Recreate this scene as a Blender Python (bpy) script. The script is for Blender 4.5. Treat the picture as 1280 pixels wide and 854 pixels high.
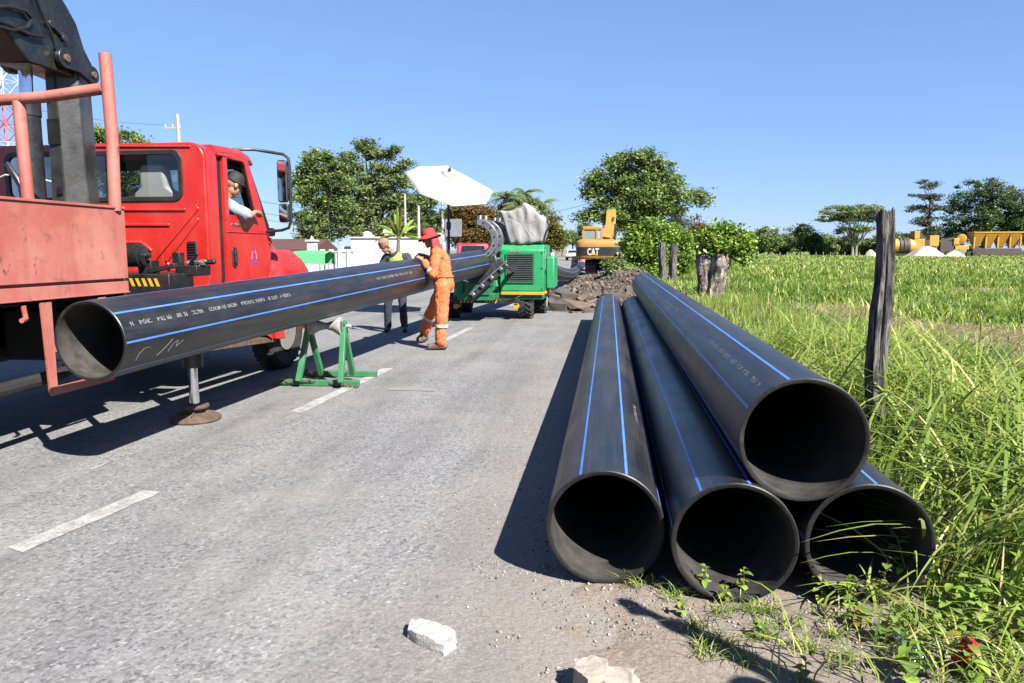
import bpy, bmesh, math, random
import numpy as np
from mathutils import Vector, Matrix

# ------------------------------------------------------------------ scene, camera, light
for o in list(bpy.data.objects):
    bpy.data.objects.remove(o)
S = bpy.context.scene
COL = S.collection
S.render.engine = 'CYCLES'
R_ = math.radians

F, CH, HOR, VPX = 930.0, 1.45, 312.0, 768.0          # focal length (px of a 1280 wide frame), camera height, horizon, road vanishing point
PITCH = math.atan((427 - HOR) / F)
YAW = math.atan((VPX - 640) / math.hypot(F, 427 - HOR))
cam = bpy.data.cameras.new('camera')
cam.sensor_width = 36.0
cam.lens = F * 36.0 / 1280.0
cam.clip_start = 0.05
cam.clip_end = 5000
camo = bpy.data.objects.new('camera', cam)
camo.location = (0, 0, CH)
camo.rotation_euler = (math.pi / 2 - PITCH, 0, YAW)
COL.objects.link(camo)
S.camera = camo

SUNV = Vector((0.80, -0.75, 1.0)).normalized()        # towards the sun
ELEV = math.asin(SUNV.z)
AZ = math.atan2(SUNV.x, SUNV.y)                       # clockwise from +Y
wd = bpy.data.worlds.new('World')
S.world = wd
wd.use_nodes = True
nt = wd.node_tree
nt.nodes.clear()
sky = nt.nodes.new('ShaderNodeTexSky')
sky.sky_type = 'NISHITA'
sky.sun_disc = False
sky.sun_elevation = ELEV
sky.sun_rotation = AZ
sky.altitude = 0
sky.air_density = 1.0
sky.dust_density = 0.0
sky.ozone_density = 8.0
bgn = nt.nodes.new('ShaderNodeBackground')
bgn.inputs['Strength'].default_value = 0.078
won = nt.nodes.new('ShaderNodeOutputWorld')
gmn = nt.nodes.new('ShaderNodeGamma')                  # the whole sky evened out: a clear tropical sky of little contrast
gmn.inputs['Gamma'].default_value = 0.56
tnt = nt.nodes.new('ShaderNodeMix'); tnt.data_type = 'RGBA'; tnt.blend_type = 'MULTIPLY'
tnt.inputs[0].default_value = 1.0; tnt.inputs[7].default_value = (0.755, 0.925, 1.27, 1)
nt.links.new(sky.outputs[0], gmn.inputs[0])
nt.links.new(gmn.outputs[0], tnt.inputs[6])
nt.links.new(tnt.outputs[2], bgn.inputs[0])
nt.links.new(bgn.outputs[0], won.inputs[0])
sl = bpy.data.lights.new('sun', 'SUN')
sl.energy = 5.0
sl.angle = R_(0.53)
sl.color = (1.0, 0.955, 0.89)
so = bpy.data.objects.new('sun', sl)
so.rotation_euler = (-SUNV).to_track_quat('-Z', 'Y').to_euler()
so.location = (20, -20, 30)
COL.objects.link(so)
S.view_settings.view_transform = 'Standard'
S.view_settings.look = 'None'
S.view_settings.gamma = 1
S.view_settings.exposure = 1.9
S.view_settings.use_curve_mapping = False

# ------------------------------------------------------------------ pixel -> place helpers
_f = Vector((-math.sin(YAW) * math.cos(PITCH), math.cos(YAW) * math.cos(PITCH), -math.sin(PITCH)))
_r = Vector((math.cos(YAW), math.sin(YAW), 0))
_u = _r.cross(_f)
_C = Vector((0, 0, CH))
def ray(x, y): return _f + _r * ((x - 640) / F) - _u * ((y - 427) / F)
def at_z(x, y, z=0.0):
    d = ray(x, y); return _C + d * ((z - CH) / d.z)
def at_y(x, y, Y):
    d = ray(x, y); return _C + d * (Y / d.y)
def at_x(x, y, X):
    d = ray(x, y); return _C + d * (X / d.x)
def at_d(x, y, D): return _C + ray(x, y) * D

# ------------------------------------------------------------------ mesh builder
def V(*a): return Vector(a if len(a) > 1 else a[0])
def basis(d):
    d = Vector(d).normalized()
    a = Vector((0, 0, 1)) if abs(d.z) < 0.95 else Vector((1, 0, 0))
    x = d.cross(a).normalized(); y = d.cross(x).normalized()
    return x, y
class MB:
    def __init__(s): s.v = []; s.f = []
    def add(s, vs, fs):
        o = len(s.v); s.v += [tuple(p) for p in vs]; s.f += [tuple(i + o for i in f) for f in fs]; return s
    def box(s, c, d, rot=None):
        c = Vector(c); hx, hy, hz = d[0] / 2, d[1] / 2, d[2] / 2
        vs = [Vector((x, y, z)) for x in (-hx, hx) for y in (-hy, hy) for z in (-hz, hz)]
        if rot is not None:
            m = rot if isinstance(rot, Matrix) else Matrix.Rotation(rot, 3, 'Z')
            vs = [m @ p for p in vs]
        return s.add([p + c for p in vs], [(0, 1, 3, 2), (4, 6, 7, 5), (0, 4, 5, 1), (2, 3, 7, 6), (0, 2, 6, 4), (1, 5, 7, 3)])
    def bx(s, x0, x1, y0, y1, z0, z1): return s.box(((x0 + x1) / 2, (y0 + y1) / 2, (z0 + z1) / 2), (abs(x1 - x0), abs(y1 - y0), abs(z1 - z0)))
    def beam(s, a, b, w, h, up=(0, 0, 1)):
        a, b = Vector(a), Vector(b); d = (b - a); L = d.length; d.normalize(); up = Vector(up)
        x = d.cross(up)
        if x.length < 1e-4: x = d.cross(Vector((1, 0, 0)))
        x.normalize(); z = x.cross(d)
        return s.box((a + b) / 2, (w, L, h), Matrix((x, d, z)).transposed())
    def tube(s, a, b, r0, r1=None, n=12, caps=True):
        r1 = r0 if r1 is None else r1
        a, b = Vector(a), Vector(b); x, y = basis(b - a); vs = []
        for p, r in ((a, r0), (b, r1)):
            for i in range(n):
                t = 2 * math.pi * i / n; vs.append(p + x * (r * math.cos(t)) + y * (r * math.sin(t)))
        fs = [(i, (i + 1) % n, n + (i + 1) % n, n + i) for i in range(n)]
        if caps: fs += [tuple(range(n - 1, -1, -1)), tuple(range(n, 2 * n))]
        return s.add(vs, fs)
    def path(s, pts, r, n=8, closed=False):
        pts = [Vector(p) for p in pts]; m = len(pts); vs = []; fs = []
        rs = r if hasattr(r, '__len__') else [r] * m
        x, y = None, None
        for i, p in enumerate(pts):
            if closed: d = pts[(i + 1) % m] - pts[i - 1]
            else: d = pts[min(i + 1, m - 1)] - pts[max(i - 1, 0)]
            d.normalize()
            if x is None: x, y = basis(d)
            else:
                x = (x - d * x.dot(d)).normalized(); y = d.cross(x)
            for k in range(n):
                t = 2 * math.pi * k / n; vs.append(p + x * (rs[i] * math.cos(t)) + y * (rs[i] * math.sin(t)))
        for i in range(m if closed else m - 1):
            j = (i + 1) % m
            for k in range(n):
                fs.append((i * n + k, i * n + (k + 1) % n, j * n + (k + 1) % n, j * n + k))
        if not closed: fs += [tuple(range(n - 1, -1, -1)), tuple(range((m - 1) * n, m * n))]
        return s.add(vs, fs)
    def lathe(s, prof, o, d, n=24, close=False):
        """prof: list of (radius, distance along d)"""
        o = Vector(o); d = Vector(d).normalized(); x, y = basis(d); vs = []; fs = []; m = len(prof)
        for (r, h) in prof:
            for i in range(n):
                t = 2 * math.pi * i / n; vs.append(o + d * h + x * (r * math.cos(t)) + y * (r * math.sin(t)))
        for j in range(m if close else m - 1):
            k = (j + 1) % m
            for i in range(n): fs.append((j * n + i, j * n + (i + 1) % n, k * n + (i + 1) % n, k * n + i))
        if not close:
            if prof[0][0] > 1e-5: fs.append(tuple(range(n - 1, -1, -1)))
            if prof[-1][0] > 1e-5: fs.append(tuple(range((m - 1) * n, m * n)))
        return s.add(vs, fs)
    def prism(s, poly, a, b, plane='yz'):
        """polygon in a plane, extruded from a to b along the third axis"""
        n = len(poly)
        def mk(p, t): return {'yz': (t, p[0], p[1]), 'xz': (p[0], t, p[1]), 'xy': (p[0], p[1], t)}[plane]
        vs = [mk(p, a) for p in poly] + [mk(p, b) for p in poly]
        fs = [(i, (i + 1) % n, n + (i + 1) % n, n + i) for i in range(n)] + [tuple(range(n - 1, -1, -1)), tuple(range(n, 2 * n))]
        return s.add(vs, fs)
    def ring(s, outer, inner, a, b, plane='yz'):
        """flat ring (outer and inner loops of equal length) with thickness a..b"""
        n = len(outer)
        def mk(p, t): return {'yz': (t, p[0], p[1]), 'xz': (p[0], t, p[1]), 'xy': (p[0], p[1], t)}[plane]
        vs = [mk(p, a) for p in outer] + [mk(p, a) for p in inner] + [mk(p, b) for p in outer] + [mk(p, b) for p in inner]
        fs = []
        for i in range(n):
            j = (i + 1) % n
            fs += [(i, j, n + j, n + i), (2 * n + i, 3 * n + i, 3 * n + j, 2 * n + j), (i, 2 * n + i, 2 * n + j, j), (n + i, n + j, 3 * n + j, 3 * n + i)]
        return s.add(vs, fs)
    def loft(s, secs, caps=True):
        n = len(secs[0]); vs = [p for q in secs for p in q]; fs = []
        for j in range(len(secs) - 1):
            for i in range(n): fs.append((j * n + i, j * n + (i + 1) % n, (j + 1) * n + (i + 1) % n, (j + 1) * n + i))
        if caps: fs += [tuple(range(n - 1, -1, -1)), tuple(range((len(secs) - 1) * n, len(secs) * n))]
        return s.add(vs, fs)
    def ball(s, c, r, n=12, m=8, rot=None):
        rx, ry, rz = (r, r, r) if not hasattr(r, '__len__') else r
        c = Vector(c); vs = []; fs = []
        for j in range(m + 1):
            ph = math.pi * j / m - math.pi / 2
            for i in range(n):
                t = 2 * math.pi * i / n
                p = Vector((rx * math.cos(ph) * math.cos(t), ry * math.cos(ph) * math.sin(t), rz * math.sin(ph)))
                if rot is not None: p = rot @ p
                vs.append(c + p)
        for j in range(m):
            for i in range(n): fs.append((j * n + i, j * n + (i + 1) % n, (j + 1) * n + (i + 1) % n, (j + 1) * n + i))
        return s.add(vs, fs)
    def capsule(s, a, ra, b, rb, n=12):
        a, b = Vector(a), Vector(b); L = (b - a).length
        pr = [(ra * math.cos(t), -ra * math.sin(t)) for t in (1.5, 1.0, 0.5, 0)] + [(rb * math.cos(t), L + rb * math.sin(t)) for t in (0, 0.5, 1.0, 1.5)]
        return s.lathe(pr, a, b - a, n)
    def mesh(s, name):
        me = bpy.data.meshes.new(name); me.from_pydata(s.v, [], s.f)
        bm = bmesh.new(); bm.from_mesh(me)
        bmesh.ops.remove_doubles(bm, verts=bm.verts, dist=1e-6)
        bmesh.ops.recalc_face_normals(bm, faces=bm.faces); bm.to_mesh(me); bm.free()
        return me

def smooth_mesh(me, ang=35):
    me.shade_smooth() if hasattr(me, 'shade_smooth') else None
    try: me.set_sharp_from_angle(angle=R_(ang))
    except Exception: pass
def link(o, parent=None, world=True):
    COL.objects.link(o)
    if parent is not None:
        o.parent = parent
        if world: o.matrix_parent_inverse = base_of(parent).inverted()
    return o
def base_of(o):
    m = Matrix.LocRotScale(o.location, o.rotation_euler, o.scale)
    if o.parent is not None: m = base_of(o.parent) @ o.matrix_parent_inverse @ m
    return m
def tag(o, label=None, cat=None, group=None, kind=None):
    for k, v in (('label', label), ('category', cat), ('group', group), ('kind', kind)):
        if v: o[k] = v
    return o
def thing(name, label, cat, loc, group=None):
    o = bpy.data.objects.new(name, None); o.location = loc; o.empty_display_size = 0.2
    COL.objects.link(o); return tag(o, label, cat, group)
def part(mb, name, mat, parent=None, bevel=0, seg=2, ang=35, world=True, flat=False):
    me = mb.mesh(name) if isinstance(mb, MB) else mb
    if not flat: smooth_mesh(me, ang)
    if mat and not me.materials: me.materials.append(mat)
    o = bpy.data.objects.new(name, me); link(o, parent, world)
    if bevel:
        b = o.modifiers.new('bevel', 'BEVEL'); b.width = bevel; b.segments = seg; b.limit_method = 'ANGLE'; b.angle_limit = R_(40)
        b.harden_normals = False
    return o
def copy_tree(o, parent=None):
    c = o.copy(); COL.objects.link(c); c.parent = parent
    if parent is not None: c.matrix_parent_inverse = o.matrix_parent_inverse.copy()
    for ch in list(o.children): copy_tree(ch, c)
    return c
def rrect(x0, x1, z0, z1, r, k=6):
    """rounded rectangle outline, counter-clockwise, 4*(k+1) points"""
    pts = []
    for cx, cz, a0 in ((x1 - r, z1 - r, 0), (x0 + r, z1 - r, 90), (x0 + r, z0 + r, 180), (x1 - r, z0 + r, 270)):
        for i in range(k + 1):
            t = R_(a0 + 90 * i / k); pts.append((cx + r * math.cos(t), cz + r * math.sin(t)))
    return pts
def resample(poly, n):
    """n points spread evenly round a closed polygon, starting at its first point"""
    P = [Vector((p[0], p[1], 0)) for p in poly]; L = [(P[(i + 1) % len(P)] - P[i]).length for i in range(len(P))]; T = sum(L); out = []
    for k in range(n):
        d = T * k / n; i = 0
        while d > L[i] + 1e-9: d -= L[i]; i += 1
        q = P[i].lerp(P[(i + 1) % len(P)], d / L[i] if L[i] else 0); out.append((q.x, q.y))
    return out

# ------------------------------------------------------------------ noise (numpy value noise)
def vnoise(x, y, seed=0):
    x = np.asarray(x, float); y = np.asarray(y, float)
    xi = np.floor(x).astype(np.int64); yi = np.floor(y).astype(np.int64); xf = x - xi; yf = y - yi
    def h(a, b):
        n = (a * 374761393 + b * 668265263 + seed * 1442695041) & 0x7fffffff
        n = ((n ^ (n >> 13)) * 1274126177) & 0x7fffffff
        return ((n ^ (n >> 16)) & 0xffff) / 65535.0
    u = xf * xf * (3 - 2 * xf); v = yf * yf * (3 - 2 * yf)
    return (h(xi, yi) * (1 - u) + h(xi + 1, yi) * u) * (1 - v) + (h(xi, yi + 1) * (1 - u) + h(xi + 1, yi + 1) * u) * v
def fbm(x, y, seed=0, o=4):
    s = 0; a = 0.5
    for i in range(o): s = s + a * vnoise(np.asarray(x) * 2 ** i, np.asarray(y) * 2 ** i, seed + i); a *= 0.5
    return s / (1 - 0.5 ** o)
def sstep(a, b, x):
    t = np.clip((np.asarray(x, float) - a) / (b - a), 0, 1); return t * t * (3 - 2 * t)

# ------------------------------------------------------------------ materials
class NT:
    def __init__(s, name):
        s.m = bpy.data.materials.new(name); s.m.use_nodes = True; s.t = s.m.node_tree; s.t.nodes.clear()
        s.out = s.n('ShaderNodeOutputMaterial'); s.b = s.n('ShaderNodeBsdfPrincipled'); s.l(s.b.outputs[0], s.out.inputs[0])
    def n(s, t, **k):
        q = s.t.nodes.new(t)
        for a, b in k.items(): setattr(q, a, b)
        return q
    def l(s, a, b): s.t.links.new(a, b)
    gain = 0.5
    def set(s, **k):
        if 'Base_Color' in k and s.gain != 1:
            v = k['Base_Color']; k['Base_Color'] = s.mix(1.0, v, (s.gain,) * 3, 'MULTIPLY')
        for a, v in k.items():
            i = s.b.inputs[a.replace('_', ' ')]
            if hasattr(v, 'is_linked') or hasattr(v, 'links'): s.l(v, i)
            else: i.default_value = v if not (hasattr(v, '__len__') and len(v) == 3) else (*v, 1)
    def coord(s, kind='Object', scale=(1, 1, 1)):
        c = s.n('ShaderNodeTexCoord'); m = s.n('ShaderNodeMapping'); m.inputs['Scale'].default_value = scale
        s.l(c.outputs[kind], m.inputs[0]); return m.outputs[0]
    def noise(s, co, scale, detail=4, rough=0.55, dist=0):
        q = s.n('ShaderNodeTexNoise'); q.inputs['Scale'].default_value = scale; q.inputs['Detail'].default_value = detail
        q.inputs['Roughness'].default_value = rough; q.inputs['Distortion'].default_value = dist
        s.l(co, q.inputs['Vector']); return q.outputs['Fac']
    def voro(s, co, scale, feature='F1', out='Distance'):
        q = s.n('ShaderNodeTexVoronoi', feature=feature); q.inputs['Scale'].default_value = scale; s.l(co, q.inputs['Vector']); return q.outputs[out]
    def ramp(s, fac, stops, interp='LINEAR'):
        q = s.n('ShaderNodeValToRGB'); q.color_ramp.interpolation = interp; e = q.color_ramp.elements
        while len(e) < len(stops): e.new(0.5)
        for i, (p, c) in enumerate(stops):
            e[i].position = p; e[i].color = (*c, 1) if hasattr(c, '__len__') else (c, c, c, 1)
        s.l(fac, q.inputs[0]); return q.outputs[0]
    def mix(s, fac, a, b, mode='MIX'):
        q = s.n('ShaderNodeMix', data_type='RGBA', blend_type=mode)
        for v, i in ((fac, 0), (a, 6), (b, 7)):
            if hasattr(v, 'links'): s.l(v, q.inputs[i])
            elif hasattr(v, '__len__'): q.inputs[i].default_value = (*v, 1)
            else: q.inputs[i].default_value = v if i == 0 else (v, v, v, 1)
        return q.outputs[2]
    def math(s, op, a, b=None, clamp=False):
        q = s.n('ShaderNodeMath', operation=op, use_clamp=clamp)
        for v, i in ((a, 0), (b, 1)):
            if v is None: continue
            if hasattr(v, 'links'): s.l(v, q.inputs[i])
            else: q.inputs[i].default_value = v
        return q.outputs[0]
    def bump(s, h, strength=0.3, dist=0.01):
        q = s.n('ShaderNodeBump'); q.inputs['Strength'].default_value = strength; q.inputs['Distance'].default_value = dist
        s.l(h, q.inputs['Height']); s.l(q.outputs[0], s.b.inputs['Normal'])
    def sep(s, co):
        q = s.n('ShaderNodeSeparateXYZ'); s.l(co, q.inputs[0]); return q.outputs
    def rand(s): return s.n('ShaderNodeObjectInfo').outputs['Random']

def M(name, col, rough=0.5, metal=0.0, col2=None, scale=6, lo=0.45, hi=0.7, bump=0, bscale=40, spec=None, coat=0, stretch=(1, 1, 1), col3=None, s3=25):
    """plain painted or worn surface: a base colour, patches of a second and fine flecks of a third"""
    k = NT(name); co = k.coord('Object', stretch)
    n1 = k.noise(co, scale, 6, 0.62)
    c = k.mix(k.ramp(n1, [(lo, 0.0), (hi, 1.0)]), col, col2 if col2 else tuple(min(1, x * 0.78) for x in col))
    if col3: c = k.mix(k.ramp(k.noise(co, s3, 5, 0.7), [(0.6, 0.0), (0.7, 1.0)]), c, col3)
    k.gain = 0.5 + 0.5 * metal; k.set(Base_Color=c, Metallic=metal)
    rr = k.ramp(k.noise(co, scale * 2.3, 4), [(0.3, max(0.02, rough - 0.09)), (0.7, min(1, rough + 0.09))]); k.l(rr, k.b.inputs['Roughness'])
    if spec is not None: k.b.inputs['Specular IOR Level'].default_value = spec
    if coat: k.b.inputs['Coat Weight'].default_value = coat; k.b.inputs['Coat Roughness'].default_value = 0.08
    if bump: k.bump(k.noise(co, bscale, 5), bump, 0.01)
    return k.m
def glass_mat(name, tint=(0.6, 0.7, 0.7), alpha=0.35, rough=0.03):
    k = NT(name); g = k.n('ShaderNodeBsdfGlossy'); g.inputs['Roughness'].default_value = rough; g.inputs['Color'].default_value = (0.9, 0.9, 0.9, 1)
    t = k.n('ShaderNodeBsdfTransparent'); t.inputs['Color'].default_value = (*tint, 1)
    fr = k.n('ShaderNodeFresnel'); fr.inputs['IOR'].default_value = 1.5
    m = k.n('ShaderNodeMixShader'); k.l(fr.outputs[0], m.inputs[0]); k.l(t.outputs[0], m.inputs[1]); k.l(g.outputs[0], m.inputs[2]); k.l(m.outputs[0], k.out.inputs[0])
    return k.m
def leaf_mat(name, stops, trans=0.3, rough=0.45):
    """colour by the mesh's own 'tone' attribute (each leaf carries one) with light passing through"""
    k = NT(name); a = k.n('ShaderNodeAttribute', attribute_name='tone')
    c = k.ramp(a.outputs['Fac'], stops); k.gain = 1; k.set(Base_Color=c, Roughness=rough); k.b.inputs['Specular IOR Level'].default_value = 0.3
    t = k.n('ShaderNodeBsdfTranslucent'); k.l(k.mix(0.5, c, (0.25, 0.33, 0.03), 'ADD') if False else c, t.inputs['Color'])
    m = k.n('ShaderNodeMixShader'); m.inputs[0].default_value = trans
    k.l(k.b.outputs[0], m.inputs[1]); k.l(t.outputs[0], m.inputs[2]); k.l(m.outputs[0], k.out.inputs[0])
    return k.m
def numpy_mesh(name, verts, faces, mat, tone=None, smooth=False):
    """verts (N,3), faces (M,k) with k constant, tone (N,)"""
    me = bpy.data.meshes.new(name); verts = np.asarray(verts, np.float32); faces = np.asarray(faces, np.int32)
    k = faces.shape[1]; me.vertices.add(len(verts)); me.vertices.foreach_set('co', verts.ravel())
    me.loops.add(faces.size); me.loops.foreach_set('vertex_index', faces.ravel())
    me.polygons.add(len(faces)); me.polygons.foreach_set('loop_start', np.arange(0, faces.size, k, dtype=np.int32))
    try: me.polygons.foreach_set('loop_total', np.full(len(faces), k, np.int32))
    except Exception: pass
    if tone is not None:
        a = me.attributes.new('tone', 'FLOAT', 'POINT'); a.data.foreach_set('value', np.asarray(tone, np.float32))
    me.update(calc_edges=True); me.validate()
    if smooth: me.polygons.foreach_set('use_smooth', np.ones(len(faces), bool))
    me.materials.append(mat); return me
def text_mesh(txt, size, extrude=0.0, align='LEFT', bold=0.0):
    cu = bpy.data.curves.new('lettering', 'FONT'); cu.body = txt; cu.size = size; cu.align_x = align; cu.extrude = extrude; cu.offset = bold; cu.resolution_u = 2
    o = bpy.data.objects.new('lettering', cu); COL.objects.link(o)
    dg = bpy.context.evaluated_depsgraph_get(); me = bpy.data.meshes.new_from_object(o.evaluated_get(dg))
    bpy.data.objects.remove(o); bpy.data.curves.remove(cu)
    return me
# ------------------------------------------------------------------ ground, road
def gh(x, y):
    """height of the ground sheet"""
    x = np.asarray(x, float); y = np.asarray(y, float)
    edge = -0.30 + 0.26 * (fbm(x * 0.7, y * 0.7, 5) - 0.5) * 2 + 0.30 * (fbm(x * 4, y * 4, 15) - 0.5) * 2
    right = sstep(edge - 0.18, edge + 0.28, x)
    z = -0.045 + 0.05 * right + 0.03 * (fbm(x * 1.7, y * 1.7, 9) - 0.5) * right + 0.014 * (fbm(x * 9, y * 9, 3) - 0.5) * right
    z = z + sstep(1.3, 3.0, x) * (0.05 + 0.12 * (fbm(x * 0.5, y * 0.5, 21) - 0.5)) 
    z = z + 0.06 * sstep(-8.4, -9.2, x)
    dig = sstep(16.6, 18.0, y) * (1 - sstep(40, 44, y)) * sstep(-2.0, -1.3, x + 0.5 * (fbm(x, y, 31) - 0.5)) * (1 - sstep(1.0, 2.4, x))
    z = z + dig * (0.05 + 0.22 * fbm(x * 1.1, y * 1.1, 41) * sstep(17, 24, y))
    heap = np.exp(-(((x - 0.55) / 1.05) ** 2 + ((y - 31) / 4.0) ** 2)) * 0.55
    heap2 = np.exp(-(((x + 1.0) / 1.1) ** 2 + ((y - 23) / 3.6) ** 2)) * 0.16
    z = z + (heap + heap2) * (0.7 + 0.6 * fbm(x * 1.6, y * 1.6, 51))
    return z
def bare(x, y):
    n_ = fbm(x * 0.8, y * 0.8, 71); g1 = np.exp(-(((x - 6.3) / 2.5) ** 2 + ((y - 11.6) / 3.0) ** 2)); g2 = np.exp(-(((x - 5.0) / 1.6) ** 2 + ((y - 17.5) / 3.0) ** 2)); g3 = np.exp(-(((x - 14) / 4.0) ** 2 + ((y - 27) / 4.0) ** 2)) * 0.7
    return sstep(0.30, 0.62, (g1 + g2 * 0.8 + g3) * (0.55 + 0.9 * n_))
def gz(x, y): return float(gh(np.array([x]), np.array([y]))[0])

xs = np.concatenate([-np.geomspace(900, 9.5, 26), np.arange(-9.2, -1.2, 0.4), np.arange(-1.2, 3.0, 0.05), np.arange(3.0, 12, 0.15), np.geomspace(12.2, 900, 36)])
ys = np.concatenate([-np.geomspace(300, 2, 12), np.arange(-1, 1.6, 0.3), np.arange(1.7, 6, 0.05), np.arange(6, 12, 0.15), np.arange(12, 46, 0.3), np.geomspace(46.5, 1500, 30)])
gx, gy = np.meshgrid(xs, ys)
gzz = gh(gx, gy)
nx, ny = len(xs), len(ys)
idx = np.arange(nx * ny).reshape(ny, nx)
fc = np.stack([idx[:-1, :-1].ravel(), idx[:-1, 1:].ravel(), idx[1:, 1:].ravel(), idx[1:, :-1].ravel()], 1)

k = NT('ground_soil'); co = k.coord('Object'); X, Y, Z = k.sep(co)
n_big = k.noise(co, 0.35, 5); n_mid = k.noise(co, 3.0, 6, 0.6); n_fine = k.noise(co, 60, 5, 0.7)
dirt = k.mix(k.ramp(n_mid, [(0.35, 0.0), (0.65, 1.0)]), (0.30, 0.25, 0.20), (0.225, 0.185, 0.15))
dirt = k.mix(k.ramp(n_fine, [(0.42, 0.0), (0.72, 1.0)]), dirt, (0.40, 0.35, 0.30))
dirt = k.mix(k.ramp(k.voro(co, 130), [(0.0, 1.0), (0.22, 0.0)]), dirt, (0.13, 0.115, 0.10))
dirt = k.mix(k.ramp(k.noise(co, 22, 6, 0.75), [(0.58, 0.0), (0.72, 0.7)]), dirt, (0.15, 0.125, 0.105))
fieldc = k.mix(k.ramp(k.noise(co, 0.55, 6, 0.65), [(0.42, 0.0), (0.66, 1.0)]), (0.17, 0.25, 0.056), (0.30, 0.235, 0.12))
fieldc = k.mix(k.ramp(k.noise(co, 9, 5, 0.7), [(0.4, 0.0), (0.7, 1.0)]), fieldc, (0.22, 0.32, 0.08))
dug = k.mix(k.ramp(k.noise(co, 2.2, 8, 0.7), [(0.35, 0.0), (0.62, 1.0)]), (0.06, 0.047, 0.038), (0.17, 0.125, 0.09))
soil = k.mix(k.ramp(k.noise(co, 6, 7, 0.75), [(0.38, 0.0), (0.64, 1.0)]), (0.15, 0.098, 0.062), (0.32, 0.235, 0.155))
br = k.n('ShaderNodeAttribute', attribute_name='tone')          # bare soil patches of the field
fieldc = k.mix(k.ramp(k.math('ADD', br.outputs['Fac'], k.math('MULTIPLY', k.math('SUBTRACT', k.noise(co, 2.5, 6, 0.7), 0.5), 0.7)), [(0.22, 0.0), (0.5, 1.0)]), fieldc, soil)
# where dirt gives way to the field
mf = k.ramp(k.math('ADD', X, k.math('MULTIPLY', k.math('SUBTRACT', k.noise(co, 1.2, 4), 0.5), 1.6)), [(0.0, 0.0), (1.0, 1.0)])
xw = k.math('ADD', X, k.math('MULTIPLY', k.math('SUBTRACT', k.noise(co, 1.6, 5), 0.5), 1.5))
q = k.n('ShaderNodeMapRange'); q.inputs['From Min'].default_value = 1.15; q.inputs['From Max'].default_value = 1.75; k.l(xw, q.inputs[0])
c = k.mix(q.outputs[0], dirt, fieldc)
q2 = k.n('ShaderNodeMapRange'); q2.inputs['From Min'].default_value = 16.2; q2.inputs['From Max'].default_value = 17.6; k.l(Y, q2.inputs[0])
q3 = k.n('ShaderNodeMapRange'); q3.inputs['From Min'].default_value = 46; q3.inputs['From Max'].default_value = 40; k.l(Y, q3.inputs[0])
q4 = k.n('ShaderNodeMapRange'); q4.inputs['From Min'].default_value = 2.4; q4.inputs['From Max'].default_value = 1.6; k.l(xw, q4.inputs[0])
q5 = k.n('ShaderNodeMapRange'); q5.inputs['From Min'].default_value = -3.5; q5.inputs['From Max'].default_value = -2.5; k.l(X, q5.inputs[0])
c = k.mix(k.math('MULTIPLY', k.math('MULTIPLY', q2.outputs[0], q3.outputs[0]), k.math('MULTIPLY', q4.outputs[0], q5.outputs[0])), c, dug)
k.set(Base_Color=c, Roughness=0.95); k.b.inputs['Specular IOR Level'].default_value = 0.15
k.bump(k.math('ADD', n_fine, k.math('MULTIPLY', k.noise(co, 14, 5), 1.6)), 0.6, 0.012)
GROUND_M = k.m
ground = bpy.data.objects.new('ground', numpy_mesh('ground', np.stack([gx.ravel(), gy.ravel(), gzz.ravel()], 1), fc, GROUND_M, tone=bare(gx.ravel(), gy.ravel()), smooth=True))
tag(link(ground), kind='structure')

k = NT('old_asphalt'); co = k.coord('Object'); cs = k.coord('Object', (1.0, 0.10, 1.0)); X, Y, Z = k.sep(co)
agg = k.voro(co, 72, out='Color'); ag = k.n('ShaderNodeRGBToBW'); k.l(agg, ag.inputs[0])
agg2 = k.voro(co, 50, out='Color'); ag2 = k.n('ShaderNodeRGBToBW'); k.l(agg2, ag2.inputs[0])
spk = k.ramp(ag.outputs[0], [(0.08, 0.04), (0.26, 0.20), (0.55, 0.29), (0.80, 0.36), (0.95, 0.58)])
base = k.mix(0.35, spk, k.ramp(k.noise(co, 120, 4, 0.75), [(0.34, 0.08), (0.66, 0.44)]))
base = k.mix(k.ramp(ag2.outputs[0], [(0.80, 0.0), (0.90, 0.55)]), base, (0.42, 0.405, 0.385))
base = k.mix(k.ramp(ag2.outputs[0], [(0.12, 0.6), (0.20, 0.0)]), base, (0.085, 0.082, 0.08))
streak = k.noise(cs, 2.2, 6, 0.65)
base = k.mix(k.ramp(streak, [(0.44, 0.0), (0.66, 0.62)]), base, (0.145, 0.142, 0.14))
base = k.mix(k.ramp(k.noise(co, 0.9, 7, 0.68), [(0.45, 0.0), (0.72, 0.7)]), base, (0.36, 0.345, 0.325))
base = k.mix(k.ramp(k.noise(k.coord('Object', (1.0, 0.22, 1.0)), 7.0, 6, 0.7), [(0.62, 0.0), (0.76, 0.6)]), base, (0.44, 0.43, 0.41))
base = k.mix(k.ramp(k.noise(co, 5.0, 6, 0.75), [(0.66, 0.0), (0.78, 0.6)]), base, (0.09, 0.088, 0.086))
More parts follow.
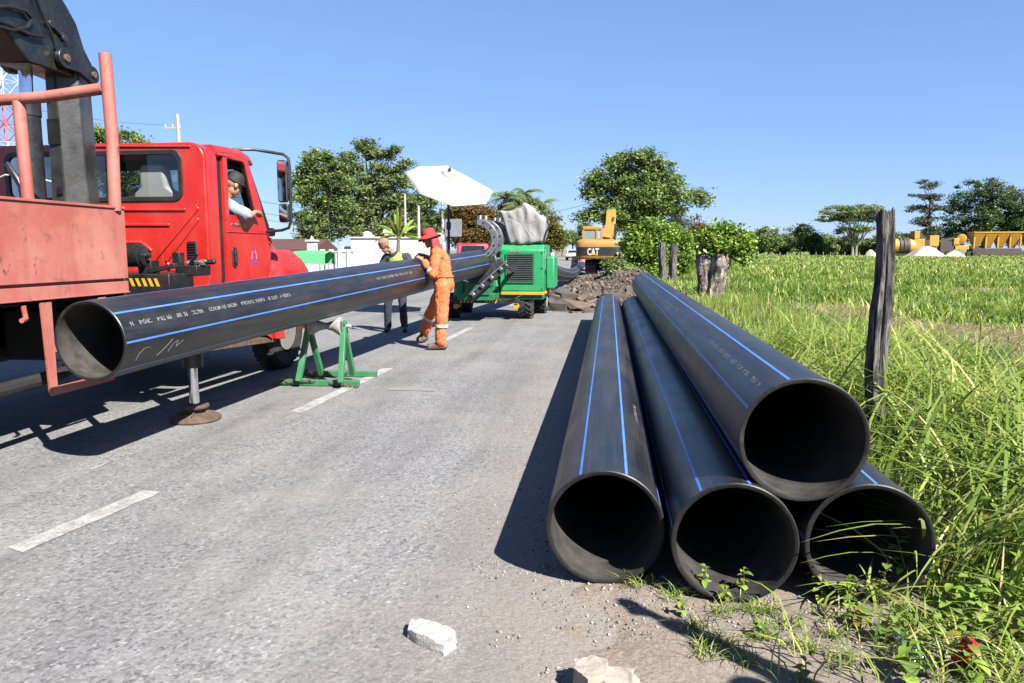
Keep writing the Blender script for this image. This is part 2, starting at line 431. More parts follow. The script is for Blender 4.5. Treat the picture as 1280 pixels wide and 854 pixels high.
# darker wheel paths left of the centre line, sandy dust near the shoulder
dq = k.n('ShaderNodeMapRange'); dq.inputs['From Min'].default_value = -1.1; dq.inputs['From Max'].default_value = -0.2
k.l(k.math('ADD', X, k.math('MULTIPLY', k.math('SUBTRACT', k.noise(co, 1.4, 5), 0.5), 1.3)), dq.inputs[0])
base = k.mix(k.math('MULTIPLY', dq.outputs[0], 0.8), base, k.mix(k.ramp(k.noise(co, 70, 5, 0.75), [(0.35, 0.0), (0.68, 1.0)]), (0.235, 0.205, 0.175), (0.40, 0.355, 0.31)))
cr = k.voro(k.coord('Object', (0.55, 0.8, 1)), 0.9, 'DISTANCE_TO_EDGE')
crd = k.math('ADD', cr, k.math('MULTIPLY', k.noise(co, 8, 5), 0.03))
base = k.mix(k.math('MULTIPLY', k.ramp(crd, [(0.013, 1.0), (0.019, 0.0)]), 0.0), base, (0.05, 0.05, 0.05))
k.set(Base_Color=base, Roughness=0.9); k.b.inputs['Specular IOR Level'].default_value = 0.25
k.bump(k.math('ADD', k.math('ADD', ag.outputs[0], ag2.outputs[0]), k.noise(co, 30, 4)), 0.8, 0.009)
ROAD_M = k.m
mb = MB()
rx = [-8.7, -6, -4, -2.7, -1.5, -0.6, 0.3]
ry = [-60, -8, 0, 4, 8, 14, 20, 30, 45, 80, 160, 420]
mb.add([(x, y, 0.0) for y in ry for x in rx], [(j * 7 + i, j * 7 + i + 1, (j + 1) * 7 + i + 1, (j + 1) * 7 + i) for j in range(len(ry) - 1) for i in range(6)])
road = tag(part(mb, 'road', ROAD_M), kind='structure')

k = NT('worn_road_paint'); co = k.coord('Object')
w = k.ramp(k.math('ADD', k.math('MULTIPLY', k.noise(co, 75, 6, 0.75), 0.55), k.math('MULTIPLY', k.noise(co, 7, 5, 0.7), 0.45)), [(0.455, 1.0), (0.575, 0.0)])
k.set(Base_Color=k.mix(w, (0.25, 0.245, 0.24), (0.50, 0.495, 0.48)), Roughness=0.8); k.bump(k.noise(co, 90, 4), 0.4, 0.004)
PAINT_M = k.m
def dash(x0, y0, x1, y1, w, seed):
    rnd = random.Random(seed); n = 14; vs = []
    for i in range(n + 1):
        t = i / n; x = x0 + (x1 - x0) * t; y = y0 + (y1 - y0) * t
        vs += [(x - w / 2 + rnd.uniform(-0.008, 0.008), y + (rnd.uniform(-0.05, 0.05) if i in (0, n) else 0), 0.004), (x + w / 2 + rnd.uniform(-0.008, 0.008), y + (rnd.uniform(-0.05, 0.05) if i in (0, n) else 0), 0.004)]
    return MB().add(vs, [(2 * i, 2 * i + 1, 2 * i + 3, 2 * i + 2) for i in range(n)])
for i, (a, b) in enumerate([((-2.86, 3.10), (-2.74, 3.98)), ((-2.80, 6.2), (-2.72, 8.75)), ((-2.67, 11.6), (-2.63, 13.6)), ((-2.62, 19), (-2.62, 21.5)), ((-2.62, 27), (-2.62, 29.5)), ((-2.62, 35), (-2.62, 37.5)), ((-2.62, 43), (-2.62, 45.5)), ((-2.95, -1.5), (-2.9, 0.8))]):
    part(dash(a[0], a[1], b[0], b[1], 0.13, i), 'lane_dash', PAINT_M, road, flat=True)
for i, (x, y, L) in enumerate([(-3.42, 4.38, 0.2)]):
    part(dash(x, y, x + 0.02, y + L, 0.03, 40 + i), 'paint_remnant', PAINT_M, road, flat=True)
k = NT('yellow_spray_paint'); co = k.coord('Object')
k.set(Base_Color=k.mix(k.ramp(k.noise(co, 22, 5, 0.7), [(0.42, 1.0), (0.55, 0.0)]), (0.25, 0.245, 0.235), (0.30, 0.275, 0.215)), Roughness=0.85); YSP = k.m
for (x, y) in ((515, 487),):
    p = at_z(x, y); part(dash(p.x - 0.22, p.y, p.x + 0.22, p.y + 0.03, 0.001, 3) if False else MB().box((p.x, p.y, 0.0045), (0.5, 0.16, 0.001)), 'spray_mark', YSP, road, flat=True)

# ------------------------------------------------------------------ pipes
k = NT('black_pipe_plastic'); co = k.coord('Object'); cs = k.coord('Object', (6, 0.35, 6)); ct = k.coord('Object', (0.7, 7, 0.7))
n1 = k.noise(co, 2.2, 7, 0.65)
c = k.mix(k.ramp(n1, [(0.42, 0.0), (0.70, 1.0)]), (0.012, 0.013, 0.016), (0.030, 0.028, 0.027))
c = k.mix(k.math('MULTIPLY', k.ramp(k.noise(cs, 2.0, 7, 0.7), [(0.46, 0.0), (0.70, 1.0)]), 0.75), c, (0.062, 0.054, 0.046))
c = k.mix(k.ramp(k.noise(ct, 5.0, 7, 0.8), [(0.66, 0.0), (0.74, 0.55)]), c, (0.11, 0.098, 0.088))
c = k.mix(k.ramp(k.noise(co, 30, 6, 0.8), [(0.66, 0.0), (0.76, 0.5)]), c, (0.15, 0.135, 0.12))
c = k.mix(k.ramp(k.noise(k.coord('Object', (2.0, 18, 2.0)), 3.0, 8, 0.85, 1.2), [(0.63, 0.0), (0.70, 0.45)]), c, (0.17, 0.15, 0.13))
c = k.mix(k.ramp(k.noise(co, 0.8, 6, 0.7), [(0.5, 0.0), (0.68, 0.4)]), c, (0.075, 0.060, 0.048))
k.set(Base_Color=c); k.b.inputs['Specular IOR Level'].default_value = 0.5
k.l(k.ramp(k.math('ADD', k.math('MULTIPLY', n1, 0.6), k.math('MULTIPLY', k.noise(cs, 3, 6), 0.4)), [(0.3, 0.30), (0.7, 0.52)]), k.b.inputs['Roughness'])
k.bump(k.math('ADD', k.noise(ct, 3, 6, 0.6), k.noise(co, 45, 4)), 0.10, 0.006)
PIPE_M = k.m
k = NT('black_pipe_bore'); co = k.coord('Object')
c = k.mix(k.ramp(k.noise(co, 9, 6, 0.7), [(0.40, 0.0), (0.66, 1.0)]), (0.040, 0.038, 0.035), (0.095, 0.088, 0.080))
k.set(Base_Color=c, Roughness=0.55); PIPEIN_M = k.m
STRIPE_M = M('blue_stripe', (0.10, 0.27, 0.80), 0.42, col2=(0.07, 0.20, 0.66), scale=9)
PRINT_M = M('white_pipe_print', (0.32, 0.31, 0.29), 0.7, col2=(0.17, 0.165, 0.155), scale=40, lo=0.5, hi=0.62)
SCUFF_M = M('chalk_scribble', (0.17, 0.16, 0.145), 0.8)
PR = 0.254
class Pipe:
    def __init__(s, label, pts, group, th0, nstripe=8, r=PR, printing=(), name='plastic_pipe', wall=0.021):
        pts = [Vector(p) for p in pts]; s.pts = pts; s.r = r
        s.d = (pts[-1] - pts[0]).normalized(); s.h = s.d.cross(Vector((0, 0, 1))).normalized(); s.v = s.h.cross(s.d)
        n = 72; root = thing(name, label, 'pipe', (pts[0].x, pts[0].y, max(0, pts[0].z - r)), group); s.root = root
        def sec(i):
            d = (pts[min(i + 1, len(pts) - 1)] - pts[max(0, i - 1)]).normalized(); h = d.cross(Vector((0, 0, 1))).normalized(); return pts[i], h, h.cross(d)
        F_ = [sec(i) for i in range(len(pts))]
        prof = [(i, r - 0.004, 0) if 0 else None for i in ()]
        def rings(rad): return [[c + h * (rad * math.cos(2 * math.pi * k / n)) + v * (rad * math.sin(2 * math.pi * k / n)) for k in range(n)] for (c, h, v) in F_]
        O, I = rings(r), rings(r - wall)
        e = s.d * 0.004
        ends = lambda ring, sgn, rad: ring
        O2 = [[p for p in O[0]]] + O[1:]
        def shrink(ring, c, f): return [c + (p - c) * f for p in ring]
        a = MB()
        # bevelled outer lip, outer wall, far lip
        outer = [shrink(O[0], pts[0], (r - 0.004) / r), [p + e for p in O[0]]] + O[1:-1] + [[p - e for p in O[-1]], shrink(O[-1], pts[-1], (r - 0.004) / r)]
        a.loft(outer, caps=False)
        part(a, 'pipe_wall', PIPE_M, root)
        b = MB(); b.loft([[p + e for p in I[0]]] + I[1:], caps=False); part(b, 'bore', PIPEIN_M, root)
        cut = MB()
        for c, o_, i_ in ((pts[0], outer[0], I[0]), (pts[-1], outer[-1], I[-1])):
            m_ = [p + (e if c is pts[0] else -e) for p in i_]; lip = [c + (p - c) * 1.012 for p in i_]
            cut.loft([o_, lip, m_], caps=False)
            part(cut, 'cut_end', CUT_M, root, ang=60); cut = MB()
        for q in range(nstripe):
            th = R_(th0) + 2 * math.pi * q / nstripe; hw = 0.0065 / r; st = MB(); secs = []
            for (c, h, v) in F_:
                secs.append([c + (h * math.cos(t) + v * math.sin(t)) * (r + 0.0012) for t in (th - hw, th - hw / 3, th + hw / 3, th + hw)])
            secs[0] = [p + s.d * 0.006 for p in secs[0]]; secs[-1] = [p - s.d * 0.006 for p in secs[-1]]
            vs = [p for q_ in secs for p in q_]; st.add(vs, [(j * 4 + i, j * 4 + i + 1, j * 4 + i + 5, j * 4 + i + 4) for j in range(len(secs) - 1) for i in range(3)])
            part(st, 'stripe', STRIPE_M, root, ang=60)
        for (txt, size, s_end, th, flip) in printing: s.text(txt, size, s_end, R_(th), flip)
    def pt(s, along, th, lift=0.0015):
        return s.pts[0] + s.d * along + (s.h * math.cos(th) + s.v * math.sin(th)) * (s.r + lift)
    def text(s, txt, size, s_end, th, flip=True):
        words = []; x0 = 0.0
        for w in txt.split(' '):
            if not w: x0 += size * 0.45; continue
            me = text_mesh(w, size, bold=0.0006); L = max(v.co.x for v in me.vertices); words.append((me, x0)); x0 += L + size * 0.5
        for me, off in words:
            for v in me.vertices:
                x, y = v.co.x + off, v.co.y
                v.co = s.pt(s_end + x0 - x, th - (y - size * 0.35) / s.r) if flip else s.pt(s_end + x, th + (y - size * 0.35) / s.r)
            tag(part(me, 'printed_word', PRINT_M, s.root, flat=True), kind='stuff')
CUT_M = M('cut_pipe_edge', (0.014, 0.0135, 0.013), 0.68, col2=(0.05, 0.047, 0.043), scale=11, lo=0.52, hi=0.78, bump=0.2, bscale=70, spec=0.2)
PRINT = 'PLANTA TLAXCALA   HECHO EN MEXICO    VALTIC   PE 100   PPI TR-4   TIPO-II   N'
GP = 'black plastic pipes stacked on the shoulder'
Pipe('black pipe at the road side of the stack, lying on the asphalt edge', [(-0.02, 3.10, 0.262), (-0.10, 15.10, 0.30)], GP, 25, printing=[('TIPO-II  N  20 PULG  RD 17', 0.034, 1.2, 47, True)])
Pipe('black pipe lying in the middle of the bottom row of the stack', [(0.505, 3.00, 0.262), (0.40, 14.6, 0.30)], GP, 123 - 45)
Pipe('black pipe at the grass side of the stack, weeds before its mouth', [(1.045, 3.06, 0.262), (0.93, 14.9, 0.30)], GP, 87)
Pipe('black pipe lying on top of the other stacked pipes', [(0.765, 3.04, 0.690), (0.62, 15.35, 0.735)], GP, 105, printing=[(PRINT, 0.036, 0.10, 128, True), (PRINT, 0.036, 3.6, 128, True)])
LP0 = at_d(112, 427, 4.62); LP1 = at_d(588, 331, 14.2)
LPD = (LP1 - LP0).normalized()
LP_END = LP0 + LPD * 11.0
LEFT = Pipe('long black pipe held over the road on the green roller stand', [LP0, LP_END], None, 44, printing=[('FUERZA 4   LOTE 20   ' + PRINT, 0.040, 0.06, 24, True), ('VALTIC   PE 100   PPI TR-4   TIPO-II   NMX-E-018   20 PULG   RD 17', 0.040, 4.3, 24, True)], name='plastic_pipe')
# chalk scribble near the mouth
def scr(pts):
    part(MB().path([LEFT.pt(a, R_(t), 0.002) for a, t in pts], 0.0018, 4), 'chalk_scribble', SCUFF_M, LEFT.root)
scr([(0.12, -32), (0.13, -22), (0.17, -15), (0.22, -14), (0.25, -18)])
scr([(0.33, -33), (0.40, -20), (0.46, -10)]); scr([(0.44, -30), (0.47, -18), (0.52, -14), (0.51, -24), (0.58, -16)])
# fused string running away behind the machine
pts = [Vector(p) for p in ((-2.20, 16.6, 1.26), (-2.12, 19.5, 1.10), (-2.06, 23, 0.84), (-1.98, 27, 0.58), (-1.93, 31, 0.40), (-1.95, 36, 0.31), (-2.1, 42, 0.285), (-2.3, 50, 0.28), (-2.5, 60, 0.28))]
Pipe('fused black pipe sagging to the ground behind the green machine', pts, None, 70, name='plastic_pipe')

# ------------------------------------------------------------------ roller stand
GREEN_P = M('green_paint', (0.035, 0.22, 0.085), 0.5, col2=(0.07, 0.26, 0.12), scale=8, col3=(0.16, 0.11, 0.07), s3=18, bump=0.1)
WHITE_R = M('white_roller', (0.52, 0.50, 0.46), 0.5, col2=(0.28, 0.25, 0.21), scale=12)
CHAIN_M = M('rusty_chain', (0.13, 0.115, 0.10), 0.6, 0.4, col2=(0.22, 0.17, 0.12), scale=30)
ar = [at_z(348, 478, 0.03), at_z(449, 480, 0.03)]; br = [at_z(377, 467, 0.03), at_z(471, 468, 0.03)]
st = thing('roller_stand', 'green steel A-frame roller stand carrying the long pipe', 'roller stand', ((ar[0].x + br[1].x) / 2, (ar[0].y + br[1].y) / 2, 0))
for a, b in (ar, br):
    part(MB().beam((a.x, a.y, 0.035), (b.x, b.y, 0.035), 0.07, 0.06), 'base_rail', GREEN_P, st, 0.004)
dr = (ar[1] - ar[0]).normalized()
PZ = LP0.z + LPD.z / LPD.y * (7.9 - LP0.y); PX = LP0.x + LPD.x / LPD.y * (7.9 - LP0.y)
tops = []
for px, (fx, fy), (rx_, ry_) in ((381, (373, 477), (402, 468)), (431, (426, 479), (441, 468))):
    a = at_z(fx, fy, 0.065); b = at_z(rx_, ry_, 0.065); m_ = (a + b) / 2; top = Vector((m_.x + (0.0 if px < 400 else -0.02), m_.y, PZ - PR - 0.10)); tops.append(top)
    for e_ in (a, b):
        part(MB().beam(e_, top + (e_ - top).normalized() * -0.05, 0.055, 0.055, (1, 0, 0)), 'leg', GREEN_P, st, 0.004)
    part(MB().box(top, (0.02, 0.12, 0.12)), 'bearing_plate', GREEN_P, st, 0.004)
t0, t1 = tops; ax = t1 - t0; L = ax.length
rl = MB(); rl.lathe([(0.02, -0.06), (0.02, 0.02), (0.10, 0.02), (0.10, 0.045), (0.055, L * 0.30), (0.035, L * 0.5), (0.055, L * 0.70), (0.10, L - 0.045), (0.10, L - 0.02), (0.02, L - 0.02), (0.02, L + 0.08)], t0, ax, 24)
part(rl, 'roller', WHITE_R, st)
def chain(p, q, sag, n, parent):
    for i in range(n):
        t = (i + 0.5) / n; c = p.lerp(q, t) + Vector((0, 0, -sag * 4 * t * (1 - t))); d = (q - p).normalized(); s_ = Vector((0, 0, 1)).cross(d).normalized(); u_ = Vector((0, 0, 1)) if i % 2 else s_
        Ln = (q - p).length / n * 0.75; ring_ = [c + d * (Ln * math.cos(a)) + u_ * (0.014 * math.sin(a)) for a in [2 * math.pi * k_ / 10 for k_ in range(10)]]
        part(MB().path(ring_, 0.0055, 5, closed=True), 'chain_link', CHAIN_M, parent)
chain(ar[0] + Vector((-0.05, -0.06, -0.01)), ar[0] + Vector((0.42, -0.03, 0.03)), -0.01, 11, st)
chain(ar[1] + Vector((-0.3, -0.05, 0.02)), ar[1] + Vector((0.02, -0.10, -0.01)), 0.0, 8, st)
chain(br[0] + Vector((0.05, -0.03, 0.05)), br[0] + Vector((0.35, -0.22, 0.0)), 0.0, 8, st)
chain(br[1] + Vector((-0.32, -0.02, 0.05)), br[1] + Vector((-0.35, -0.42, -0.01)), 0.0, 9, st)
# ------------------------------------------------------------------ crane truck
k = NT('red_truck_paint'); co = k.coord('Object')
c = k.mix(k.ramp(k.noise(co, 2.2, 7, 0.65), [(0.40, 0.0), (0.70, 1.0)]), (0.56, 0.016, 0.011), (0.60, 0.050, 0.034))
c = k.mix(k.ramp(k.noise(k.coord('Object', (4, 4, 0.5)), 3.5, 7, 0.75), [(0.56, 0.0), (0.74, 0.35)]), c, (0.58, 0.15, 0.11))
c = k.mix(k.ramp(k.noise(co, 40, 6, 0.8), [(0.70, 0.0), (0.76, 0.5)]), c, (0.20, 0.03, 0.02))
k.set(Base_Color=c); k.l(k.ramp(k.noise(co, 3.5, 6, 0.7), [(0.35, 0.26), (0.65, 0.50)]), k.b.inputs['Roughness']); k.b.inputs['Coat Weight'].default_value = 0.25; k.b.inputs['Coat Roughness'].default_value = 0.15
k.bump(k.noise(co, 1.8, 3), 0.05, 0.05); RED_P = k.m
k = NT('faded_red_steel'); co = k.coord('Object'); cz = k.coord('Object', (3, 3, 0.4)); cd_ = k.coord('Object', (1.0, 5.0, 1.0))
c = k.mix(k.ramp(k.noise(co, 1.6, 7, 0.62), [(0.38, 0.0), (0.66, 1.0)]), (0.44, 0.105, 0.078), (0.57, 0.22, 0.17))
c = k.mix(k.ramp(k.noise(cz, 3.0, 7, 0.7), [(0.50, 0.0), (0.72, 0.55)]), c, (0.33, 0.10, 0.07))
c = k.mix(k.ramp(k.noise(co, 7, 8, 0.75), [(0.56, 0.0), (0.68, 0.8)]), c, (0.22, 0.085, 0.05))
c = k.mix(k.ramp(k.noise(cd_, 2.4, 6, 0.8, 2.0), [(0.635, 0.0), (0.66, 0.9)]), c, (0.08, 0.045, 0.035))
c = k.mix(k.ramp(k.noise(co, 26, 6, 0.8), [(0.68, 0.0), (0.76, 0.7)]), c, (0.62, 0.36, 0.29))
k.set(Base_Color=c, Roughness=0.66); k.bump(k.math('ADD', k.noise(co, 2.5, 4), k.math('MULTIPLY', k.noise(co, 34, 5), 0.25)), 0.18, 0.02); SALMON = k.m
BLACKP = M('black_crane_paint', (0.012, 0.012, 0.013), 0.36, col2=(0.03, 0.029, 0.028), scale=5, col3=(0.06, 0.055, 0.05), s3=16)
GREYST = M('worn_grey_steel', (0.026, 0.026, 0.027), 0.38, 0.2, col2=(0.075, 0.073, 0.07), scale=2.6, lo=0.42, hi=0.66, col3=(0.012, 0.012, 0.012), s3=7, bump=0.12)
DARKU = M('dark_chassis', (0.012, 0.012, 0.012), 0.7, col2=(0.03, 0.026, 0.022), scale=6)
RUBBER = M('tyre_rubber', (0.016, 0.016, 0.016), 0.8, col2=(0.05, 0.046, 0.04), scale=7, bump=0.15)
CHROME = M('chrome', (0.75, 0.75, 0.76), 0.12, 1.0, col2=(0.62, 0.62, 0.64))
BLKPL = M('black_trim', (0.014, 0.014, 0.015), 0.5, col2=(0.03, 0.03, 0.03))
SEATG = M('grey_seat_vinyl', (0.46, 0.455, 0.43), 0.6, col2=(0.52, 0.51, 0.48))
RUSTM = M('rusty_steel', (0.10, 0.062, 0.042), 0.8, 0.2, col2=(0.16, 0.12, 0.09), scale=9, bump=0.3)
YELP = M('hazard_yellow', (0.70, 0.40, 0.02), 0.5)
WHITEP = M('white_paint', (0.68, 0.67, 0.64), 0.5, col2=(0.55, 0.54, 0.51), scale=5)
PURPLE = M('purple_decal', (0.28, 0.05, 0.36), 0.5); PINKD = M('pink_decal', (0.75, 0.30, 0.38), 0.5)
MIRROR = M('mirror_glass', (0.55, 0.58, 0.6), 0.03, 1.0, col2=(0.5, 0.53, 0.55))
RIMG = M('grey_wheel_rim', (0.26, 0.25, 0.235), 0.5, 0.2, col2=(0.25, 0.23, 0.21), scale=10)
GLASS = glass_mat('window_glass', (0.50, 0.56, 0.56)); WGLASS = glass_mat('windshield_glass', (0.30, 0.36, 0.36))
GLASSR = glass_mat('tinted_rear_glass', (0.80, 0.83, 0.82))

XR, XC = -3.85, -5.07
XL = 2 * XC - XR
tr = thing('crane_truck', 'red flatbed truck with a black loader crane behind its cab', 'truck', (XC, 5.0, 0))
def tp(mb, name, mat, bevel=0.0, parent=None, **k): return part(mb, name, mat, parent or tr, bevel, **k)
# flatbed
for x0, s in ((XR, -1), (XL, 1)):
    tp(MB().bx(x0, x0 + s * 0.012, -0.6, 5.5, 1.225, 1.765), 'side_panel', SALMON)
    tp(MB().bx(x0 + s * 0.045, x0 + s * 0.055, -0.6, 5.49, 1.19, 1.235), 'side_recess', SALMON)
    tp(MB().bx(x0, x0 + s * 0.08, -0.6, 5.5, 1.11, 1.20).bx(x0 - s * 0.012, x0 - s * 0.001, -0.6, 5.5, 1.108, 1.118), 'bed_sill', SALMON, 0.003)
    tp(MB().bx(x0 - s * 0.012, x0 + s * 0.05, -0.6, 5.5, 1.765, 1.785), 'top_rail', SALMON, 0.004)
tp(MB().bx(XL + 0.06, XR - 0.06, -0.6, 5.48, 1.15, 1.18), 'bed_floor', DARKU)
tp(MB().bx(XL + 0.013, XR - 0.013, 5.455, 5.47, 1.225, 1.76), 'front_board', SALMON)
for y in (0.2, 1.2, 2.2, 3.2, 4.2, 5.2): tp(MB().bx(XL + 0.1, XR - 0.1, y - 0.04, y + 0.04, 1.02, 1.145), 'cross_member', DARKU)
# headboard posts and rail
tp(MB().path([(XR - 0.02, 5.42, 1.75), (XR - 0.005, 5.42, 2.3), (XR - 0.02, 5.42, 2.93)], 0.046, 16), 'post', SALMON)
tp(MB().tube((-4.61, 5.42, 1.60), (-4.63, 5.42, 2.60), 0.046, n=16), 'post', SALMON)
tp(MB().tube((-5.5, 5.42, 1.60), (-5.5, 5.42, 2.57), 0.046, n=16), 'post', SALMON)
tp(MB().tube((XL + 0.02, 5.42, 1.75), (XL + 0.02, 5.42, 2.93), 0.046, n=16), 'post', SALMON)
tp(MB().path([(XR - 0.05, 5.42, 2.675), (-4.4, 5.42, 2.625), (-5.2, 5.42, 2.60), (XL + 0.05, 5.42, 2.60)], 0.044, 16), 'cross_rail', SALMON)
# underrun guard hanging below the bed
g = MB(); g.prism([(4.56, 1.09), (4.66, 1.09), (4.66, 0.50), (4.72, 0.50), (4.72, 0.44), (4.60, 0.44), (4.585, 0.47)], XR - 0.012, XR, 'yz')
tp(g, 'guard_upright', SALMON)
tp(MB().bx(XR - 0.012, XR, 5.14, 5.22, 0.50, 1.09), 'guard_upright', SALMON)
tp(MB().bx(XR - 0.014, XR + 0.002, 4.72, 5.26, 0.44, 0.50), 'guard_rail', SALMON)
tp(MB().bx(XR - 0.014, XR - 0.004, 4.67, 5.13, 0.74, 0.79), 'guard_rail', SALMON)
tp(MB().path([(XR - 0.01, 4.42, 1.08), (XR - 0.01, 4.43, 1.02), (XR + 0.02, 4.40, 0.995), (XR + 0.04, 4.34, 0.99)], 0.016, 8), 'rope_hook', SALMON)
# chassis
for x in (XC - 0.43, XC + 0.43): tp(MB().bx(x - 0.04, x + 0.04, -0.6, 9.4, 0.72, 1.0), 'chassis_rail', DARKU)
tp(MB().path([(XR - 0.35, 3.4, 0.62), (XR - 0.22, 4.1, 0.50), (XR - 0.25, 5.0, 0.52), (XR - 0.4, 5.7, 0.66)], 0.05, 10), 'air_pipe', DARKU)
tp(MB().lathe([(0.02, 0), (0.21, 0.01), (0.23, 0.04), (0.23, 1.26), (0.21, 1.29), (0.02, 1.3)], (XC + 0.78, 2.95, 0.78), (0, 1, 0), 24), 'fuel_tank', DARKU)
tp(MB().bx(XC - 0.5, XC + 0.5, 8.2, 9.3, 0.55, 1.1), 'engine_block', DARKU, 0.03)
def wheel(cx, cy, r, w, side, name='wheel'):
    o = MB(); h = w / 2; pr = [(r * 0.58, -h), (r * 0.90, -h), (r * 0.975, -h * 0.8), (r, -h * 0.45), (r, h * 0.45), (r * 0.975, h * 0.8), (r * 0.90, h), (r * 0.58, h), (r * 0.56, h * 0.6), (r * 0.56, -h * 0.6)]
    o.lathe(pr, (cx, cy, r), (1, 0, 0), 40, close=True)
    for i in range(36):
        a = 2 * math.pi * i / 36
        for sx in (-0.3, 0.0, 0.3):
            c_ = Vector((cx + sx * w, cy + math.cos(a + sx * 0.2) * (r + 0.002), r + math.sin(a + sx * 0.2) * (r + 0.002)))
            o.box(c_, (w * 0.2, 0.03, 0.012), Matrix.Rotation(a + sx * 0.2 + math.pi / 2, 3, 'X'))
    t = part(o, name, RUBBER, tr)
    rm = MB().lathe([(r * 0.57, side * h * 0.95), (r * 0.53, side * h * 0.95), (r * 0.50, side * h * 0.35), (r * 0.40, side * h * 0.15), (r * 0.22, side * h * 0.2), (r * 0.20, side * h * 0.9), (r * 0.10, side * h * 1.0), (0.0, side * h * 1.0)], (cx, cy, r), (1, 0, 0), 32)
    rm.lathe([(r * 0.57, -side * h * 0.9), (r * 0.5, -side * h * 0.5), (0.0, -side * h * 0.5)], (cx, cy, r), (1, 0, 0), 32)
    part(rm, 'rim', RIMG, t)
    nb = MB()
    for i in range(8):
        a = 2 * math.pi * i / 8; p = Vector((cx + side * h * 0.2, cy + 0.32 * r * math.cos(a), r + 0.32 * r * math.sin(a))); nb.tube(p, p + Vector((side * 0.035, 0, 0)), 0.016, n=6)
    tag(part(nb, 'wheel_nuts', CHROME, t), kind='stuff')
wheel(-4.09, 8.62, 0.49, 0.27, 1); wheel(2 * XC + 4.09, 8.62, 0.49, 0.27, -1)
for x in (-4.02, -4.34): wheel(x, 1.7, 0.49, 0.26, 1); wheel(2 * XC - x, 1.7, 0.49, 0.26, -1)
tp(MB().tube((-5.9, 8.62, 0.49), (-4.2, 8.62, 0.49), 0.06).tube((-5.9, 1.7, 0.49), (-4.2, 1.7, 0.49), 0.09), 'axle', DARKU)
# cab
CX0, CX1 = 2 * XC + 3.90, -3.90
def ctr(x): return x
outer = rrect(CX0, CX1, 1.02, 2.47, 0.15, 7); inner = rrect(CX0 + 0.24, CX1 - 0.24, 1.93, 2.385, 0.085, 7)
cab = tp(MB().ring(outer, inner, 6.80, 6.835, 'xz'), 'cab_rear_wall', RED_P, 0.012, ang=50)
sh = MB(); shell_in = rrect(CX0 + 0.05, CX1 - 0.05, 1.07, 2.42, 0.11, 7)
sh.ring(outer, shell_in, 6.836, 7.03, 'xz'); tp(sh, 'cab_shell', RED_P, ang=50)
tp(MB().ring(rrect(CX0 + 0.03, CX1 - 0.03, 1.04, 2.44, 0.13, 7), rrect(CX0 + 0.06, CX1 - 0.06, 1.08, 2.41, 0.11, 7), 7.031, 7.15, 'xz'), 'door_seal', BLKPL, ang=50)
so_ = rrect(CX0 + 0.225, CX1 - 0.225, 1.915, 2.40, 0.095, 7); si = rrect(CX0 + 0.268, CX1 - 0.268, 1.958, 2.357, 0.07, 7)
tp(MB().ring(so_, si, 6.785, 6.82, 'xz'), 'window_seal', BLKPL, 0.004, parent=cab)
tp(MB().add([(x, 6.805, z) for x, z in si], [tuple(range(len(si)))]), 'rear_window', GLASSR, parent=cab)
# pressed ribs in the rear wall
def rib(pxs, w=0.03):
    pts_ = [at_y(x, y, 6.795) for x, y in pxs]; m = MB()
    for a, b in zip(pts_[:-1], pts_[1:]): m.beam(a, b, w, 0.022, (0, -1, 0))
    tp(m, 'pressed_rib', RED_P, 0.008, parent=cab)
rib([(120, 262), (232, 262)]); rib([(120, 281), (212, 281)]); rib([(120, 302), (177, 303), (190, 314)])
rib([(247, 258), (188, 330)], 0.05); rib([(248, 273), (208, 327)], 0.03); rib([(209, 328), (213, 338), (250, 338)])
rib([(120, 183), (238, 183)], 0.02)
va, vb = at_y(234, 302, 6.79), at_y(247, 334, 6.79)
tp(MB().bx(va.x, vb.x, 6.784, 6.799, vb.z, va.z), 'vent', BLKPL, 0.004, parent=cab)
for i in range(9):
    z = vb.z + (va.z - vb.z) * (i + 0.7) / 9.6; tp(MB().box((0.5 * (va.x + vb.x), 6.778, z), (abs(vb.x - va.x) * 0.8, 0.012, 0.010), Matrix.Rotation(0.5, 3, 'X')), 'vent_slat', GREYST, parent=cab)
# roof
sec = []
for y, zt, dx, th in ((7.02, 2.475, 0.0, 0.13), (7.3, 2.49, 0.0, 0.12), (7.6, 2.495, 0.02, 0.11), (7.85, 2.47, 0.06, 0.09), (7.98, 2.42, 0.10, 0.05)):
    sec.append([(x, y, z) for x, z in rrect(CX0 + dx, CX1 - dx, zt - th, zt, min(0.07, th * 0.45), 6)])
tp(MB().loft(sec), 'cab_roof', RED_P, ang=50)
tp(MB().bx(XC - 0.95, XC + 0.95, 7.03, 7.9, 2.33, 2.345), 'headliner', BLKPL)
